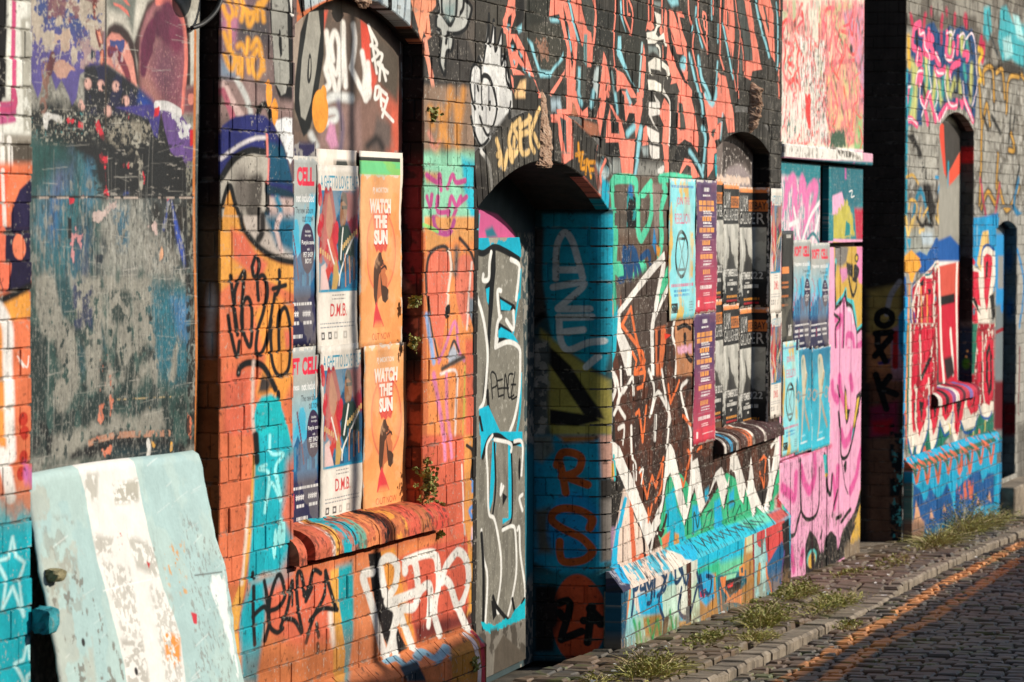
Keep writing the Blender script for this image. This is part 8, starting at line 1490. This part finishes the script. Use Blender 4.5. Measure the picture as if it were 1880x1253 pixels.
# ------------------------------------------------------------------ lamp and cable over the bay
def tube(P, rad, n=8):
    P = smooth_pts(P, False, 8); V = []; Fc = []
    for i, p in enumerate(P):
        t = P[min(i+1, len(P)-1)]-P[max(i-1, 0)]; t /= np.linalg.norm(t); a = np.cross(t, (0.3, .2, 1.)); a /= np.linalg.norm(a); b = np.cross(t, a)
        for k in range(n): V.append(p+a*rad*math.cos(2*PI*k/n)+b*rad*math.sin(2*PI*k/n))
    for i in range(len(P)-1): Fc += [(i*n+k, i*n+(k+1)%n, (i+1)*n+(k+1)%n, (i+1)*n+k) for k in range(n)]
    Fc += [tuple(range(n))[::-1], tuple(range((len(P)-1)*n, len(P)*n))]; return V, Fc
mat_blk = mat_noise('black_enamel', [(.012,.012,.012), (.02,.02,.02), (.04,.038,.035)], 20, .5, .2, 60, .003)
def sp(P, x, y): c = P.hit([(x, y)])[0]; return P.at(c[0], c[1])
lamp_o = sp(PA.off(.02), 388, -16); lamp = empty('wall_lamp', tuple(lamp_o)); tag(lamp, 'black bowl shaped wall lamp on a curved arm at the top of the left bay', 'lamp')
V = []; Fc = []; n = 24
for i in range(9):
    t = PI/2*i/8
    for k in range(n): V.append(lamp_o+np.array([0, 0, .02])+PA.U*.08*math.cos(t)*math.cos(2*PI*k/n)+PA.N*.05*math.cos(t)*math.sin(2*PI*k/n)+np.array([0, 0, -.05*math.sin(t)]))
for i in range(8): Fc += [(i*n+k, (i+1)*n+k, (i+1)*n+(k+1)%n, i*n+(k+1)%n) for k in range(n)]
Fc.append(tuple(range(n))); mesh_obj('bowl', V, Fc, mat_blk, lamp, smooth=True)
V, Fc = tube([sp(PA.off(-.05), 352, 52), sp(PA.off(-.03), 372, 44), sp(PA.off(-.01), 392, 26), sp(PA.off(0), 404, 4), sp(PA.off(0), 408, -20)], .008); mesh_obj('arm', V, Fc, mat_blk, lamp, smooth=True)
# broken brick ends by the leaning sheet
def lump(name, label, P, x, y, a, b, c, d, seed, mat):
    r = random.Random(seed); bm = bmesh.new(); bmesh.ops.create_cube(bm, size=1.); bmesh.ops.subdivide_edges(bm, edges=bm.edges[:], cuts=3, use_grid_fill=True); q = P.hit([(x, y)])[0]
    for v in bm.verts:
        co = v.co.lerp(v.co.normalized()*.55, .55)+Vector((r.uniform(-.08, .08), r.uniform(-.08, .08), r.uniform(-.08, .08)))
        v.co = Vector(P.at(q[0]+co.x*a, q[1]+co.z*c, d+co.y*b))
    me = bpy.data.meshes.new(name); bm.to_mesh(me); bm.free(); me.materials.append(mat); o = bpy.data.objects.new(name, me); C.objects.link(o); tag(o, label, 'brick'); return o
mat_tb = mat_noise('turquoise_brick', [(.01,.10,.13), (.015,.26,.30), (.3,.2,.1)], 16, .7, .8, 50, .01, [.3,.55,.8]); mat_ob = mat_noise('ochre_brick', [(.05,.04,.02), (.2,.17,.08), (.3,.26,.15)], 16, .8, .8, 50, .01)
lump('broken_brick', 'broken turquoise brick end sticking out left of the leaning sheet, lower lump', PA, 64, 1138, .08, .06, .075, .03, 1, mat_tb)
lump('broken_brick', 'broken olive brick end against the edge of the leaning sheet, upper lump', PA, 82, 1055, .07, .05, .034, .03, 2, mat_ob)
# ------------------------------------------------------------------ light: low sun from the right, street opposite shades the road
EL, AZ = math.radians(27), math.radians(25)
S = math.cos(EL)*(math.cos(AZ)*PB.N+math.sin(AZ)*PB.U)+np.array([0, 0, math.sin(EL)])
sun = bpy.data.lights.new('sun', 'SUN'); sun.energy = 4.8; sun.angle = math.radians(.5); sun.color = (1., .93, .82)
so = bpy.data.objects.new('sun', sun); C.objects.link(so); so.rotation_euler = Vector(S).to_track_quat('Z', 'Y').to_euler(); so.location = (0, 0, 20)
w = bpy.data.worlds.new('World'); bpy.context.scene.world = w; w.use_nodes = True; nt = w.node_tree
sk = nt.nodes.new('ShaderNodeTexSky'); sk.sky_type = 'NISHITA'; sk.sun_disc = False; sk.sun_elevation = EL
sk.sun_rotation = math.atan2(S[0], S[1]); nt.links.new(sk.outputs[0], nt.nodes['Background'].inputs[0]); nt.nodes['Background'].inputs[1].default_value = .12
# terrace across the lane (outside the picture): its eaves cast the shade on the road
D = 6.0; T = math.tan(EL)/math.cos(AZ); SH = (D-.0)*math.tan(AZ)
mat_op = mat_noise('soot_brick', [(.05,.03,.025), (.12,.07,.05), (.2,.12,.09)], 9, .9, .5, 60, .01)
op = empty('brick_building', tuple(PB.at(4, 0, D))); tag(op, 'low dark brick terrace across the lane shading the road', 'building')
def terr(u0, u1, h0, h1, name):
    V = []
    for d in (D, D+6):
        V += [PB.at(u0, -1.5, d), PB.at(u1, -1.5, d), PB.at(u1, h1, d), PB.at(u0, h0, d)]
    mesh_obj(name, V, [(0,1,2,3), (7,6,5,4), (0,4,5,1), (1,5,6,2), (2,6,7,3), (3,7,4,0)], mat_op, op)
ES = .88
us = lambda u: u-(D-ES)*math.tan(AZ)        # where the shade of roof point u falls along the street
H = lambda u: (D-ES)*T-GSL*(us(u)-1.0)-.05
terr(3.3, 30, H(3.3), H(30), 'house_front'); terr(-16, 3.295, D*T+.36, D*T+.30, 'added_shade_block')  # taller left block is added, unseen, shaped to shade the near wall's foot
# slim post before the terrace (outside the picture): draws the narrow upright shadow over the posters
wp = PA.off(-.085).hit([(645, 500)])[0]; pb = PA.off(-.085).at(wp[0], 0)+np.array([S[0], S[1], 0])/math.cos(EL)*5.6; pb[2] = ground_z(pb[0], pb[1])
post = empty('lamp_post', tuple(pb)); tag(post, 'slim grey lamp post standing before the brick terrace across the lane', 'lamp post')
V, Fc = tube([pb-np.array([0, 0, .2]), pb+np.array([0, 0, 3.]), pb+np.array([0, 0, 6.2])], .036); mesh_obj('pole', V, Fc, mat_blk, post, smooth=True)
V, Fc = tube([pb+np.array([0, 0, 6.15]), pb+np.array([0, 0, 6.5])+PB.N*.3, pb+np.array([0, 0, 6.55])+PB.N*.9], .03); mesh_obj('arm', V, Fc, mat_blk, post, smooth=True)
# ------------------------------------------------------------------ camera
cam = bpy.data.cameras.new('camera'); co = bpy.data.objects.new('camera', cam); C.objects.link(co)
cam.sensor_width = 36.; cam.lens = F/1880*36.; cam.clip_end = 500; cam.clip_start = .1
M4 = Matrix([[*RM[i], EYE[i]] for i in range(3)]+[[0, 0, 0, 1]]); co.matrix_world = M4
cam.dof.use_dof = True; cam.dof.focus_distance = 15.; cam.dof.aperture_fstop = 9.
sc = bpy.context.scene; sc.camera = co
sc.view_settings.view_transform = 'Standard'; sc.view_settings.look = 'None'; sc.view_settings.exposure = .24; sc.view_settings.gamma = 1.
sc.render.engine = 'CYCLES'; sc.cycles.max_bounces = 6
